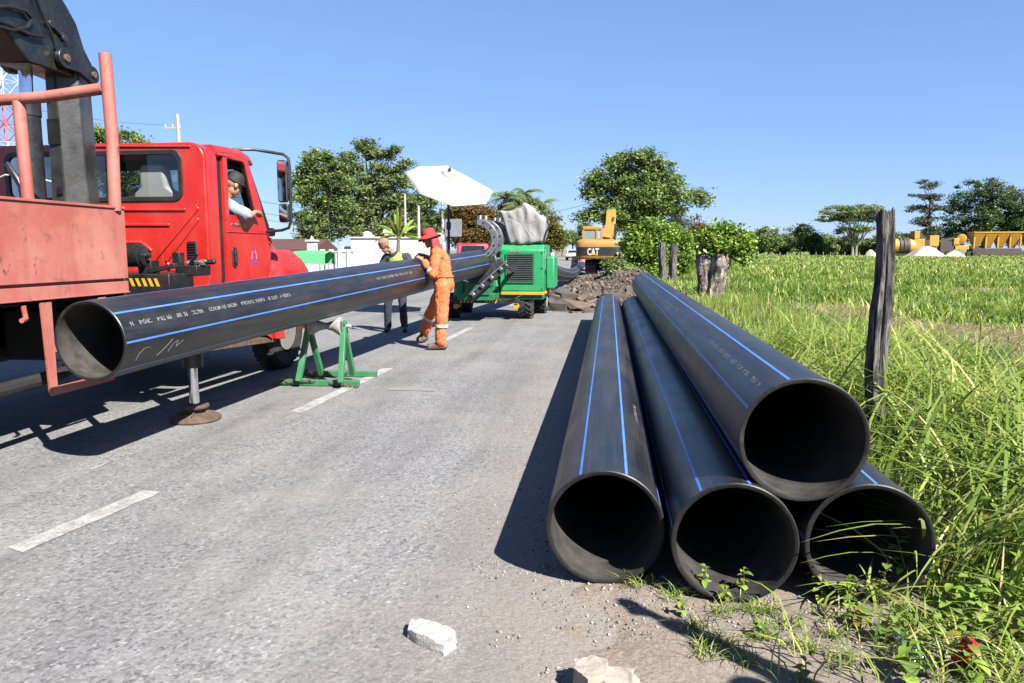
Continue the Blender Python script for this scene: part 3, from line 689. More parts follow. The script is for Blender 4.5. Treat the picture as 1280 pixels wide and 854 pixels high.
# doors
for side in (1, -1):
    xo = CX1 if side == 1 else CX0
    o_poly = [(7.155, 1.02), (8.10, 1.02), (8.14, 1.50), (8.07, 1.70), (7.67, 2.40), (7.60, 2.425), (7.155, 2.42)]
    i_poly = [(7.235, 1.80), (7.75, 1.80), (7.80, 1.815), (7.79, 1.86), (7.61, 2.33), (7.56, 2.37), (7.235, 2.37)]
    N = 60
    # matching rings by angle about the window centre
    cy_, cz_ = 7.48, 2.06
    def rad(poly, a):
        best = 9
        for i in range(len(poly)):
            p, q_ = poly[i], poly[(i + 1) % len(poly)]; dx, dz = math.cos(a), math.sin(a); ex, ez = q_[0] - p[0], q_[1] - p[1]; den = dx * ez - dz * ex
            if abs(den) < 1e-9: continue
            t = ((p[0] - cy_) * ez - (p[1] - cz_) * ex) / den; u = ((p[0] - cy_) * dz - (p[1] - cz_) * dx) / den
            if t > 0 and -1e-6 <= u <= 1 + 1e-6: best = min(best, t)
        return (cy_ + best * math.cos(a), cz_ + best * math.sin(a))
    angs = sorted(set([2 * math.pi * i / N for i in range(N)] + [math.atan2(p[1] - cz_, p[0] - cy_) % (2 * math.pi) for p in o_poly + i_poly]))
    ro = [rad(o_poly, a) for a in angs]; ri = [rad(i_poly, a) for a in angs]
    dmesh = MB().ring(ro, ri, xo, xo - side * 0.05, 'yz')
    door = tp(dmesh, 'door', RED_P, 0.006)
    r2 = [rad([(cy_ + (p[0] - cy_) * 0.965, cz_ + (p[1] - cz_) * 0.965) for p in i_poly], a) for a in angs]
    tp(MB().ring([(p[0], p[1]) for p in ri], r2, xo - side * 0.012, xo - side * 0.04, 'yz'), 'window_seal', BLKPL, parent=door)
    if side == -1: tp(MB().prism(ri, xo + 0.02, xo + 0.024, 'yz'), 'door_window', GLASS, parent=door)
    xx = xo + side * 0.004
    ha, hb = at_x(292, 305, -3.9), at_x(299, 337, -3.9)
    tp(MB().prism(rrect(7.25, 7.34, 1.265, 1.475, 0.044, 6), xo + side * 0.001, xo + side * 0.012, 'yz'), 'handle_recess', BLKPL, 0.003, parent=door)
    tp(MB().prism(rrect(7.275, 7.315, 1.30, 1.44, 0.019, 6), xo + side * 0.0125, xo + side * 0.03, 'yz'), 'handle', BLKPL, 0.004, parent=door)
    # swage line and belt line
    tp(MB().beam((xo + side * 0.003, 7.17, 1.63), (xo + side * 0.003, 8.08, 1.63), 0.01, 0.012), 'swage_line', RED_P, 0.003, parent=door)
    if side == 1:
        tm = text_mesh('INTERNATIONAL', 0.052, 0.001, bold=0.001)
        for v in tm.vertices: x_, y_, z_ = v.co; v.co = (xo + 0.003 + z_, 7.27 + x_ * 0.72, 1.685 + y_)
        tag(part(tm, 'badge_lettering', CHROME, door, flat=True), kind='stuff')
        tp(MB().prism([(7.655, 1.295), (7.80, 1.295), (7.81, 1.335), (7.645, 1.335)], xo + 0.001, xo + 0.0025, 'yz'), 'decal_bar', PURPLE, parent=door)
        tp(MB().prism([(7.69, 1.345), (7.71, 1.345), (7.735, 1.44), (7.735, 1.52), (7.715, 1.52), (7.712, 1.44)], xo + 0.001, xo + 0.0025, 'yz'), 'decal_stroke', PURPLE, parent=door)
        tp(MB().prism([(7.66, 1.345), (7.68, 1.345), (7.70, 1.42), (7.69, 1.43)], xo + 0.001, xo + 0.0025, 'yz'), 'decal_stroke', PINKD, parent=door)
        tp(MB().prism([(7.775, 1.345), (7.793, 1.345), (7.785, 1.40), (7.75, 1.445), (7.742, 1.43), (7.77, 1.395)], xo + 0.001, xo + 0.0025, 'yz'), 'decal_stroke', PINKD, parent=door)
# windscreen with its black surround
ws = [((CX1 - 0.03, 8.10, 1.68), (CX1 - 0.06, 7.74, 2.41))]
a0, a1 = Vector((CX1 - 0.01, 8.08, 1.69)), Vector((CX1 - 0.055, 7.70, 2.41)); b0, b1 = Vector((CX1 - 0.35, 8.38, 1.68)), Vector((CX1 - 0.35, 7.98, 2.42))
mir = lambda p: Vector((2 * XC - p.x, p.y, p.z))
wsm = MB().add([a0, b0, mir(b0), mir(a0), a1, b1, mir(b1), mir(a1)], [(0, 1, 5, 4), (1, 2, 6, 5), (2, 3, 7, 6)]); tp(wsm, 'windscreen', WGLASS)
for q_ in (lambda p: p, mir):
    tp(MB().beam(q_(a0), q_(a1), 0.05, 0.05, (1, 0, 0)), 'pillar', BLKPL, 0.01)
tp(MB().bx(CX0 + 0.05, CX1 - 0.05, 7.96, 8.4, 1.60, 1.70), 'dashboard', BLKPL, 0.03)
tp(MB().bx(CX0 + 0.06, CX1 - 0.06, 6.84, 8.1, 1.02, 1.07), 'cab_floor', BLKPL)
for x in (XC - 0.55, XC + 0.55):
    s_ = MB(); s_.loft([[(x + dx * w, y + dy, z) for dx, dy in ((-1, -0.07), (1, -0.07), (1, 0.07), (-1, 0.07))] for z, w, y in ((1.35, 0.24, 7.12), (1.7, 0.26, 7.05), (2.0, 0.22, 7.0), (2.06, 0.14, 6.99), (2.12, 0.14, 6.98), (2.24, 0.13, 6.97), (2.28, 0.09, 6.97))])
    s_.bx(x - 0.25, x + 0.25, 7.1, 7.58, 1.30, 1.45); tp(s_, 'seat', SEATG, 0.04, seg=3)
# bonnet and wings
sec = []
for y, hw, zt, zb in ((8.06, 1.10, 1.665, 1.05), (8.22, 1.07, 1.66, 1.02), (8.5, 0.98, 1.62, 1.0), (8.9, 0.88, 1.53, 0.95), (9.3, 0.80, 1.43, 0.9), (9.6, 0.74, 1.34, 0.85), (9.75, 0.68, 1.22, 0.8)):
    sec.append([(x, y, z) for x, z in rrect(XC - hw, XC + hw, zb, zt, 0.14, 6)])
tp(MB().loft(sec), 'bonnet', RED_P, ang=50)
for side in (1, -1):
    xa = XC + side * (XC * 0 + 1.19); m = MB(); n = 26
    op = []; ip = []
    for i in range(n + 1):
        a = R_(-12 + 204 * i / n); op.append((8.62 + 0.74 * math.cos(a), 0.60 + (0.80 if math.sin(a) > 0 else 0.5) * math.sin(a))); ip.append((8.62 + 0.57 * math.cos(a), 0.55 + 0.60 * math.sin(a)))
    poly = op + ip[::-1]
    vs = [(XC + side * 1.19, p[0], p[1]) for p in op] + [(XC + side * 1.13, p[0], p[1] + 0.05) for p in op] + [(XC + side * 0.75, p[0], p[1] + 0.03) for p in op] + [(XC + side * 1.19, p[0], p[1]) for p in ip] + [(XC + side * 0.75, p[0], p[1]) for p in ip]
    k1 = n + 1; fs = []
    for i in range(n):
        for A_, B_ in ((0, 1), (1, 2), (0, 3), (3, 4)): fs.append((A_ * k1 + i, A_ * k1 + i + 1, B_ * k1 + i + 1, B_ * k1 + i))
    m.add(vs, fs); tp(m, 'wing', RED_P, ang=60)
    tp(MB().prism([(8.02, 0.98), (8.10, 0.42), (8.36, 0.40), (8.30, 0.62), (8.20, 0.98)], XC + side * 1.165, XC + side * 1.21, 'yz'), 'mud_guard', RED_P, 0.01)
    # step below the door
    tp(MB().beam((XC + side * 1.10, 6.3, 0.52), (XC + side * 1.10, 8.2, 0.41), 0.14, 0.07), 'step', RUSTM, 0.01)
    tp(MB().lathe([(0.02, 0), (0.24, 0.02), (0.26, 0.06), (0.26, 1.0), (0.24, 1.05), (0.02, 1.06)], (XC + side * 0.84, 6.85, 0.75), (0, 1, 0), 24), 'side_tank', DARKU)
tp(MB().bx(XC - 1.1, XC + 1.1, 9.72, 9.86, 0.55, 0.85), 'bumper', BLKPL, 0.03)
# mirrors
for side in (1, -1):
    f_ = (lambda p: p) if side == 1 else mir
    pp = [f_(at_y(x, y, yy)) for x, y, yy in ((290, 187, 7.75), (318, 187, 7.95), (342, 191, 8.0), (354, 193, 8.0), (360.5, 198, 8.0), (362, 210, 8.0), (364, 276, 8.0), (361, 285, 8.0), (352, 288, 8.0), (328, 290, 8.05))]
    mr = tp(MB().path(pp, 0.017, 10), 'mirror_arm', BLKPL)
    c1, c2 = f_(at_y(354, 227, 7.985)), f_(at_y(356, 266.5, 7.985))
    for c_, w, h in ((c1, 0.115, 0.46), (c2, 0.115, 0.205)):
        hs = tp(MB().prism(rrect(c_.x - w / 2, c_.x + w / 2, c_.z - h / 2, c_.z + h / 2, 0.03, 5), 7.95, 8.0, 'xz'), 'mirror_housing', BLKPL, 0.012, parent=mr)
        tp(MB().prism(rrect(c_.x - w / 2 + 0.012, c_.x + w / 2 - 0.012, c_.z - h / 2 + 0.014, c_.z + h / 2 - 0.014, 0.02, 5), 7.944, 7.9485, 'xz'), 'mirror_face', MIRROR, parent=mr)
    pb = f_(at_y(328, 290, 8.05)); tp(MB().box(pb, (0.07, 0.07, 0.13)), 'mirror_bracket', BLKPL, 0.02, parent=mr)
# outrigger
tp(MB().bx(XL + 0.05, -3.98, 5.64, 6.66, 1.0, 1.24), 'crane_base', BLACKP, 0.01)
ob = tp(MB().bx(XL - 0.2, -3.60, 5.66, 5.96, 1.03, 1.25), 'outrigger_beam', BLACKP, 0.008)
for i in range(5):
    x = -3.955 + i * 0.055; tp(MB().prism([(x, 1.215), (x + 0.026, 1.215), (x + 0.052, 1.15), (x + 0.026, 1.15)], 5.6555, 5.658, 'xz'), 'hazard_stripe', YELP, parent=ob)
for jx in (-3.53, 2 * XC + 3.53):
    tp(MB().lathe([(0.075, 0.46), (0.085, 0.46), (0.085, 0.60), (0.07, 0.60), (0.07, 1.10), (0.05, 1.12), (0.0, 1.12)], (jx, 5.82, 0), (0, 0, 1), 20), 'jack_sleeve', BLACKP)
    tp(MB().tube((jx, 5.82, 0.10), (jx - 0.004, 5.82, 0.47), 0.040, n=20), 'jack_rod', CHROME)
    ft = tp(MB().lathe([(0.0, 0.0), (0.205, 0.0), (0.21, 0.012), (0.205, 0.03), (0.16, 0.04), (0.06, 0.065), (0.055, 0.10), (0.11, 0.105), (0.115, 0.12), (0.11, 0.135), (0.05, 0.14), (0.0, 0.15)], (jx, 5.82, 0.004), (0, 0, 1), 32), 'jack_foot', RUSTM)
    for a in range(4):
        d = Vector((math.cos(a * 1.57 + 0.4), math.sin(a * 1.57 + 0.4), 0)); tp(MB().beam(Vector((jx, 5.82, 0.06)) + d * 0.05, Vector((jx, 5.82, 0.045)) + d * 0.15, 0.012, 0.06), 'foot_rib', RUSTM, parent=ft)
# valve block and hose reel
vb_ = tp(MB().box((-3.62, 6.05, 1.27), (0.2, 0.22, 0.09)).box((-3.72, 6.0, 1.36), (0.07, 0.08, 0.13)).tube((-3.70, 6.1, 1.33), (-3.45, 6.12, 1.345), 0.022).tube((-3.62, 6.0, 1.32), (-3.52, 5.97, 1.42), 0.014), 'valve_block', BLACKP, 0.006)
tp(MB().tube((-3.66, 6.04, 1.33), (-3.50, 6.06, 1.335), 0.028).box((-3.52, 6.02, 1.34), (0.05, 0.05, 0.05)), 'valve_fitting', CHROME, 0.004, parent=vb_)
rl = tp(MB().lathe([(0.03, -0.30), (0.095, -0.30), (0.095, 0.02), (0.08, 0.03), (0.08, 0.05), (0.02, 0.055), (0.02, 0.10), (0.0, 0.10)], (-3.92, 5.75, 1.40), (1, 0.15, 0), 24), 'hose_reel', BLACKP)
tp(MB().lathe([(0.0965, -0.17), (0.1, -0.17), (0.1, -0.15), (0.0965, -0.15)], (-3.92, 5.75, 1.40), (1, 0.15, 0), 24, close=True), 'strap', WHITEP, parent=rl)
tp(MB().box((-3.9, 5.85, 1.28), (0.12, 0.12, 0.16)).beam((-3.86, 5.8, 1.27), (-3.62, 5.8, 1.32), 0.05, 0.04), 'reel_bracket', BLACKP, 0.005)
# crane column, cylinder and boom
cr = tp(MB().loft([[(x, y, z) for x, y in ((-5.10 + i_, 6.26), (-4.93 - i_, 6.24), (-4.79 - i_, 6.36), (-4.85 - i_, 6.60), (-5.10 + i_, 6.60))] for z, i_ in ((1.0, -0.08), (1.24, -0.06), (1.26, 0.0), (2.55, 0.02), (3.05, 0.03))]), 'crane_column', GREYST, 0.012)
tp(MB().box((-4.98, 6.232, 1.98), (0.05, 0.01, 0.06)), 'column_patch', BLACKP, parent=cr)
tp(MB().box((-5.0, 6.234, 2.5), (0.12, 0.008, 0.22)), 'column_patch', BLACKP, parent=cr)
cyl = tp(MB().lathe([(0.05, 0), (0.10, 0.02), (0.10, 0.80), (0.108, 0.805), (0.108, 0.95), (0.07, 0.96), (0.055, 0.96)], (-5.10, 6.06, 1.80), (0, 0, 1), 24), 'lift_cylinder', BLACKP)
tp(MB().tube((-5.10, 6.06, 2.7), (-5.10, 6.08, 3.12), 0.055, n=20), 'piston_rod', CHROME, parent=cyl)
BX = -4.84
bp = [at_x(x, y, BX) for x, y in ((-230, -190), (-20, -190), (60, -30), (84, 8), (96, 30), (106, 62), (117, 84), (112, 98), (98, 100), (74, 90), (36, 78), (28, 66), (0, 28), (-150, -110))]
bm_ = tp(MB().prism([(p.y, p.z) for p in bp], -5.16, BX, 'yz'), 'boom', BLACKP, 0.015)
def dogbone(pa, ra, pb_, rb, x0, x1):
    """plate with two round ends"""
    d = Vector((pb_[0] - pa[0], pb_[1] - pa[1])); L_ = d.length; a = math.atan2(d.y, d.x); pts_ = []
    for i in range(13): t = a + math.pi / 2 + math.pi * i / 12; pts_.append((pa[0] + ra * math.cos(t), pa[1] + ra * math.sin(t)))
    mid = ((pa[0] + pb_[0]) / 2, (pa[1] + pb_[1]) / 2); nrm = (-math.sin(a), math.cos(a)); w = min(ra, rb) * 0.62
    pts_.append((mid[0] - nrm[0] * w, mid[1] - nrm[1] * w))
    for i in range(13): t = a - math.pi / 2 + math.pi * i / 12; pts_.append((pb_[0] + rb * math.cos(t), pb_[1] + rb * math.sin(t)))
    pts_.append((mid[0] + nrm[0] * w, mid[1] + nrm[1] * w)); return MB().prism(pts_, x0, x1, 'yz')
pA, pB = at_x(83, 73, -4.77), at_x(117, 94, -4.77)
lk = tp(dogbone((pA.y, pA.z), 0.085, (pB.y, pB.z), 0.08, -4.815, -4.77), 'link_plate', BLACKP, 0.005)
for p, r in ((pA, 0.035), (pB, 0.03)): tp(MB().tube((-4.82, p.y, p.z), (-4.75, p.y, p.z), r, n=14), 'pin', RUSTM, 0.004, parent=lk)
pC = at_x(20, 74, -5.38)
tp(MB().tube((-5.46, pC.y, pC.z), (-4.88, pA.y, pA.z), 0.055, n=16), 'cross_pin', BLACKP)
tp(MB().tube((-5.46, pC.y, pC.z), (-5.38, pC.y, pC.z), 0.13, n=24), 'pin_boss', BLACKP, 0.01)
pD, pE = at_x(64, 30, BX + 0.02), at_x(80, 48, BX + 0.02)
tp(MB().tube((BX - 0.0, pD.y, pD.z), (BX + 0.035, pD.y, pD.z), 0.035).tube((BX, pE.y, pE.z), (BX + 0.035, pE.y, pE.z), 0.03).beam((BX + 0.018, pD.y, pD.z), (BX + 0.018, pE.y, pE.z), 0.02, 0.022), 'boom_clamp', GREYST, 0.003, parent=bm_)
def hose(px, name='hose', x=-4.81, r=0.016):
    tp(MB().path([at_x(a, b, x) for a, b in px], r, 8), name, BLACKP)
hose([(-20, 10), (10, 8), (32, 14), (40, 24), (34, 34), (15, 38), (-15, 30)]); hose([(45, -5), (50, 10), (58, 28), (66, 45), (70, 58)], r=0.012)
hose([(-15, 22), (8, 30), (40, 44), (54, 46)], r=0.014)
tp(MB().path([(-5.30, 6.02, 2.2), (-5.17, 5.98, 2.05), (-5.10, 6.0, 1.85), (-5.12, 6.05, 1.6)], 0.022, 8), 'hose', BLACKP)
tp(MB().path([(-5.5, 6.02, 2.04), (-5.3, 5.99, 2.10), (-5.12, 6.1, 2.09), (-5.05, 6.22, 2.06)], 0.007, 6), 'cable', WHITEP)
tp(MB().path([(-5.27, 6.0, 2.15), (-5.16, 5.98, 2.0), (-5.14, 6.0, 1.7)], 0.018, 8), 'hose', BLACKP)

# roof marker lamps, drip rail, seams and a wiper of grime-catching detail
AMBER = M('amber_lamp', (0.80, 0.28, 0.02), 0.3)
for dx in (-0.75, -0.25, 0.25, 0.75): tp(MB().box((XC + dx, 7.80, 2.487), (0.11, 0.05, 0.03)), 'marker_lamp', AMBER, 0.01)
tp(MB().beam((CX1 + 0.004, 7.05, 2.385), (CX1 - 0.012, 7.62, 2.395), 0.014, 0.02), 'drip_rail', RED_P, 0.004)
for z in (1.15, 1.55): tp(MB().box((CX1 + 0.004, 8.11, z), (0.03, 0.05, 0.07)), 'door_hinge', RED_P, 0.006)
for dx in np.linspace(CX0 + 0.2, CX1 - 0.2, 15): tp(MB().tube((dx, 6.793, 1.10), (dx, 6.80, 1.10), 0.009, n=8), 'rivet', RED_P, parent=cab)
from mathutils import noise as mnoise
for x0, x1, y0, y1, z0, z1, nm in ((-4.55, -4.0, 3.0 + 2.0, 5.6, 0.62, 1.0, 'shade_box_side'), (-5.9, -4.6, 4.4, 6.3, 0.60, 0.98, 'shade_box_mid'), (-5.9, -4.15, 2.4, 2.85, 0.6, 1.0, 'shade_box_rear'), (-5.6, -4.6, 6.3, 8.0, 0.55, 0.98, 'shade_box_cab')):  # plain boxes added under the truck to block light leaking into its shadow
    tp(MB().bx(x0, x1, y0, y1, z0, z1), nm, DARKU, 0.02)

# ------------------------------------------------------------------ pipe fusion machine
MGREEN = M('machine_green', (0.020, 0.33, 0.115), 0.42, col2=(0.03, 0.38, 0.15), scale=4, coat=0.2)
MGREEN2 = M('machine_green_dark', (0.015, 0.16, 0.07), 0.5, col2=(0.02, 0.20, 0.09), scale=6)
JAW = M('jaw_grey_metal', (0.16, 0.165, 0.18), 0.4, 0.6, col2=(0.26, 0.265, 0.28), scale=6, col3=(0.05, 0.05, 0.055), s3=14)
JAWD = M('jaw_dark_metal', (0.03, 0.03, 0.034), 0.45, 0.4, col2=(0.07, 0.07, 0.075), scale=8)
LOUV = M('louvre_grey', (0.07, 0.10, 0.085), 0.5, 0.2, col2=(0.12, 0.15, 0.13))
CANV = M('grey_canvas', (0.36, 0.355, 0.345), 0.9, col2=(0.27, 0.265, 0.255), scale=6, bump=1.0, bscale=7, stretch=(2.2, 1.0, 0.7))
UMBM = None
fm = thing('pipe_fusion_machine', 'green wheeled pipe fusion machine with open clamp jaws and grey canvas cover', 'fusion machine', (-2.3, 16.0, 0))
def fp(mb, name, mat, bevel=0.0, parent=None, **k): return part(mb, name, mat, parent or fm, bevel, **k)
e0, e1 = at_y(625, 364, 15.3), at_y(680, 306, 15.3)
EX0, EX1, EZ0, EZ1 = e0.x, e1.x, e0.z, e1.z
eng = MB().prism([(15.30, EZ0), (16.75, EZ0), (16.75, EZ1 - 0.02), (16.6, EZ1), (15.42, EZ1), (15.30, EZ1 - 0.11)], EX0, EX1, 'yz')
body = fp(eng, 'engine_cover', MGREEN, 0.015)
ga, gb = at_y(634, 318, 15.29), at_y(666, 352, 15.29)
fp(MB().bx(ga.x, gb.x, 15.288, 15.299, gb.z, ga.z), 'radiator', BLKPL, parent=body)
fp(MB().ring(rrect(ga.x - 0.03, gb.x + 0.03, gb.z - 0.03, ga.z + 0.03, 0.01, 2), rrect(ga.x, gb.x, gb.z, ga.z, 0.005, 2), 15.27, 15.299, 'xz'), 'grille_frame', MGREEN2, parent=body)
for i in range(15):
    z = gb.z + (ga.z - gb.z) * (i + 0.5) / 15; fp(MB().box(((ga.x + gb.x) / 2, 15.28, z), (gb.x - ga.x - 0.004, 0.026, 0.008), Matrix.Rotation(-0.55, 3, 'X')), 'louvre', LOUV, parent=body)
fp(MB().bx(EX0 + 0.2, EX0 + 0.45, 15.293, 15.2995, ga.z + 0.045, ga.z + 0.085), 'name_plate', M('name_plate', (0.35, 0.30, 0.22), 0.5, col2=(0.12, 0.1, 0.08), scale=60, lo=0.45, hi=0.55), parent=body)
tm = text_mesh('McElroy', 0.17, 0.001)
for v in tm.vertices: x_, y_, z_ = v.co; v.co = (EX1 + 0.002 + z_, 15.5 + y_, 1.46 - x_ * 0.8)
tag(fp(tm, 'side_lettering', WHITEP, parent=body, flat=True), kind='stuff')
fp(MB().bx(EX0 + 0.02, EX1 + 0.01, 15.285, 15.31, EZ0 - 0.075, EZ0 - 0.008), 'yellow_edge', YELP, 0.006)
fp(MB().bx(EX1 - 0.05, EX1 + 0.015, 15.7, 16.9, EZ0 - 0.075, EZ0 - 0.008), 'yellow_edge', YELP, 0.006)
fp(MB().bx(EX1 + 0.002, EX1 + 0.18, 15.75, 16.65, EZ0 + 0.03, 1.30), 'fuel_box', MGREEN, 0.03)
fp(MB().tube((EX1 + 0.1, 16.1, 1.30), (EX1 + 0.1, 16.1, 1.38), 0.05), 'filler_cap', WHITEP, 0.01)
# frame, axle beams and wheels
fp(MB().bx(-3.35, EX1 - 0.02, 15.35, 16.9, 0.42, 0.56).bx(-3.1, EX0 - 0.02, 14.6, 17.3, 0.44, 0.58), 'frame', MGREEN2, 0.01)
sad = MB().prism([(-3.3, 0.56), (-3.3, 0.86), (-3.16, 0.92), (-3.1, 0.72), (-2.86, 0.66), (-2.78, 0.78), (-2.72, 0.66), (-2.58, 0.66), (-2.54, 0.80), (-2.40, 0.84), (-2.36, 0.58)], 15.22, 15.34, 'xz')
fp(sad, 'front_plate', MGREEN, 0.012)
fp(MB().path([(-3.15, 15.2, 0.70), (-3.12, 15.12, 0.98), (-2.98, 15.05, 1.10), (-2.86, 15.02, 1.13)], 0.045, 10), 'lever_arm', MGREEN, 0)
fp(MB().tube((-2.96, 15.02, 1.12), (-2.74, 15.0, 1.19), 0.055), 'lever_grip', WHITEP, 0.01)
fp(MB().bx(-3.25, -3.05, 15.0, 15.4, 0.50, 0.80), 'valve_chest', MGREEN, 0.02)
bar = fp(MB().bx(-3.42, -1.9, 15.12, 15.16, 0.35, 0.43), 'warning_bar', BLKPL, 0.004)
for (xa, xb) in ((-3.16, -2.86), (-2.62, -2.36)):
    n_ = 4; w = (xb - xa) / n_
    fp(MB().bx(xa, xb, 15.1165, 15.1185, 0.352, 0.428), 'stripe_backing', BLKPL, parent=bar)
    for i in range(n_): fp(MB().prism([(xa + i * w, 0.352), (xa + (i + 0.5) * w, 0.352), (xa + (i + 0.9) * w, 0.428), (xa + (i + 0.4) * w, 0.428)], 15.113, 15.1155, 'xz'), 'hazard_stripe', YELP, parent=bar)
fp(MB().tube((-3.4, 15.14, 0.39), (-3.2, 15.14, 0.39), 0.02).tube((-2.2, 15.14, 0.39), (-1.95, 15.14, 0.39), 0.02), 'tie_rod', CHROME)
for x in (-3.25, -2.0):
    fp(MB().tube((x, 15.15, 0.28), (x, 15.45, 0.28), 0.06), 'hub_motor', YELP, 0.01)
def mwheel(cx, cy, side):
    r, w = 0.265, 0.30; h = w / 2; o = MB().lathe([(r * 0.5, -h), (r * 0.82, -h), (r * 0.92, -h * 0.75), (r * 0.93, h * 0.75), (r * 0.82, h), (r * 0.5, h), (r * 0.48, 0)], (cx, cy, r), (1, 0, 0), 32, close=True)
    for i in range(16):
        for s in (-1, 1):
            a = 2 * math.pi * (i + (0.5 if s > 0 else 0)) / 16
            o.box((cx + s * w * 0.24, cy + math.cos(a) * r * 0.955, r + math.sin(a) * r * 0.955), (w * 0.5, 0.035, 0.035), Matrix.Rotation(a + math.pi / 2, 3, 'X') @ Matrix.Rotation(s * 0.55, 3, 'Z'))
    t = fp(o, 'wheel', RUBBER)
    fp(MB().lathe([(r * 0.51, side * h * 0.98), (r * 0.46, side * h * 0.95), (r * 0.40, side * h * 0.45), (r * 0.15, side * h * 0.4), (r * 0.12, side * h * 0.8), (0, side * h * 0.8)], (cx, cy, r), (1, 0, 0), 28), 'rim', WHITEP, parent=t)
mwheel(-1.83, 15.62, 1); mwheel(-1.66, 17.0, 1); mwheel(-3.42, 15.62, -1); mwheel(-3.42, 17.0, -1)
# carriage rails and jaws
for x in (-2.86, -2.05):
    fp(MB().tube((x, 14.55, 1.02), (x, 17.4, 1.10), 0.045, n=16), 'guide_rod', CHROME)
def lp(y): return LP0 + LPD * ((y - LP0.y) / LPD.y)
def arc_jaw(c, r0, r1, a0, a1, y0, y1, lugs=True, n=22):
    out = []; inn = []
    for i in range(n + 1):
        a = R_(a0 + (a1 - a0) * i / n); out.append((c[0] + r1 * math.cos(a), c[1] + r1 * math.sin(a))); inn.append((c[0] + r0 * math.cos(a), c[1] + r0 * math.sin(a)))
    m = MB().prism(out + inn[::-1], y0, y1, 'xz')
    return m
for y, col in ((14.55, JAW), (15.05, JAW), (15.95, JAW), (16.45, JAW)):
    c = lp(y)
    j = fp(arc_jaw((c.x, c.z), 0.257, 0.40, 168, 372, y, y + 0.16), 'lower_jaw', JAWD, 0.006)
    fp(MB().bx(c.x - 0.25, c.x + 0.25, y + 0.02, y + 0.14, 0.55, c.z - 0.37), 'jaw_pedestal', MGREEN2, 0.01)
    # upper half swung open on its hinge
    hz = Vector((c.x + 0.37, 0, c.z + 0.05)); oc = (c.x + 0.02, c.z + 0.47 if y < 15.5 else c.z + 0.44)
    up = fp(arc_jaw(oc, 0.262, 0.40, -78, 92, y, y + 0.13), 'upper_jaw', col, 0.006)
    fp(arc_jaw(oc, 0.258, 0.285, -76, 90, y - 0.012, y + 0.142), 'clamp_insert', JAWD, 0.003, parent=up)
    for a in (-50, -20, 10, 40, 70):
        t = R_(a); q_ = Vector((oc[0] + 0.345 * math.cos(t), y - 0.012, oc[1] + 0.345 * math.sin(t))); fp(MB().tube(q_, q_ + Vector((0, 0.012, 0)), 0.02, n=8), 'jaw_bolt', JAWD, parent=up)
    fp(MB().tube((oc[0] + 0.04, y + 0.03, oc[1] + 0.36), (oc[0] + 0.04, y + 0.10, oc[1] + 0.46), 0.04), 'jaw_lug', JAW, 0.008, parent=up)
# slanting lower arm in front of the jaws
A_ = at_y(634, 330, 14.5); B_ = at_y(588, 372, 14.5)
fp(MB().beam(A_, B_, 0.14, 0.16, (0, 1, 0)), 'clamp_arm', JAWD, 0.02)
fp(MB().beam(A_ + Vector((0, -0.09, 0.06)), B_ + Vector((0, -0.09, 0.06)), 0.03, 0.05, (0, 1, 0)), 'clamp_bar', JAW, 0.006)
for t in (0.15, 0.4, 0.65, 0.9):
    q_ = A_.lerp(B_, t) + Vector((0, -0.10, 0.0)); fp(MB().box(q_, (0.07, 0.05, 0.07), Matrix.Rotation(0.7, 3, 'Y')), 'clamp_block', JAW, 0.01)
# canvas cover draped on the facer
cv = [at_y(x, y, 15.35) for x, y in ((622, 263), (640, 262), (650, 259), (655, 252), (668, 262), (683, 275), (681, 290), (678, 303), (660, 306), (637, 306), (632, 290), (628, 276))]
rs = random.Random(4); cm = MB(); n = 72; out = resample([(p.x, p.z) for p in cv], n); cxm = sum(p[0] for p in out) / n; czm = sum(p[1] for p in out) / n
secs = []
for y, f, dz in ((15.385, 0.0, 0), (15.38, 0.2, 0), (15.375, 0.4, 0), (15.37, 0.6, 0), (15.37, 0.75, 0), (15.375, 0.88, 0), (15.40, 0.97, 0), (15.5, 1.0, 0), (15.75, 0.99, -0.03), (16.0, 1.01, 0.02), (16.2, 0.97, -0.02), (16.26, 0.85, -0.02), (16.27, 0.4, 0)):
    row = []
    for i, (x, z) in enumerate(out):
        X_, Z_ = cxm + (x - cxm) * f, czm + (z - czm) * f + dz * max(0, z - czm); nz = Vector((X_ * 6 + Z_ * 1.5, y * 3, Z_ * 2.2)); row.append((X_ + 0.03 * mnoise.noise(nz * 0.9 + Vector((7, 0, 0))) * f, y - 0.075 * (0.35 - abs(mnoise.noise(Vector((X_ * 5.5 + Z_ * 1.2, y * 2, Z_ * 0.9))))) - 0.03 * (0.3 - abs(mnoise.noise(Vector((X_ * 11 - Z_ * 4, y * 2, Z_ * 2.5))))), Z_ + 0.02 * mnoise.noise(nz * 1.3 + Vector((0, 5, 0))) * f))
    secs.append(row)
cm.loft(secs); cv_o = fp(cm, 'canvas_cover', CANV, ang=80)
fp(MB().path([at_y(684, 273, 15.5), at_y(686, 283, 15.5), at_y(681, 295, 15.5), at_y(680, 303, 15.5)], 0.02, 8), 'facer_strap', BLKPL)
fp(MB().box(at_y(660, 290, 15.85), (0.6, 0.5, 0.9)), 'facer', JAWD, 0.05)
fp(MB().box(at_y(655, 312, 15.75) + Vector((0, 0, 0.06)), (0.2, 0.3, 0.2)), 'facer_mount', JAWD, 0.02)

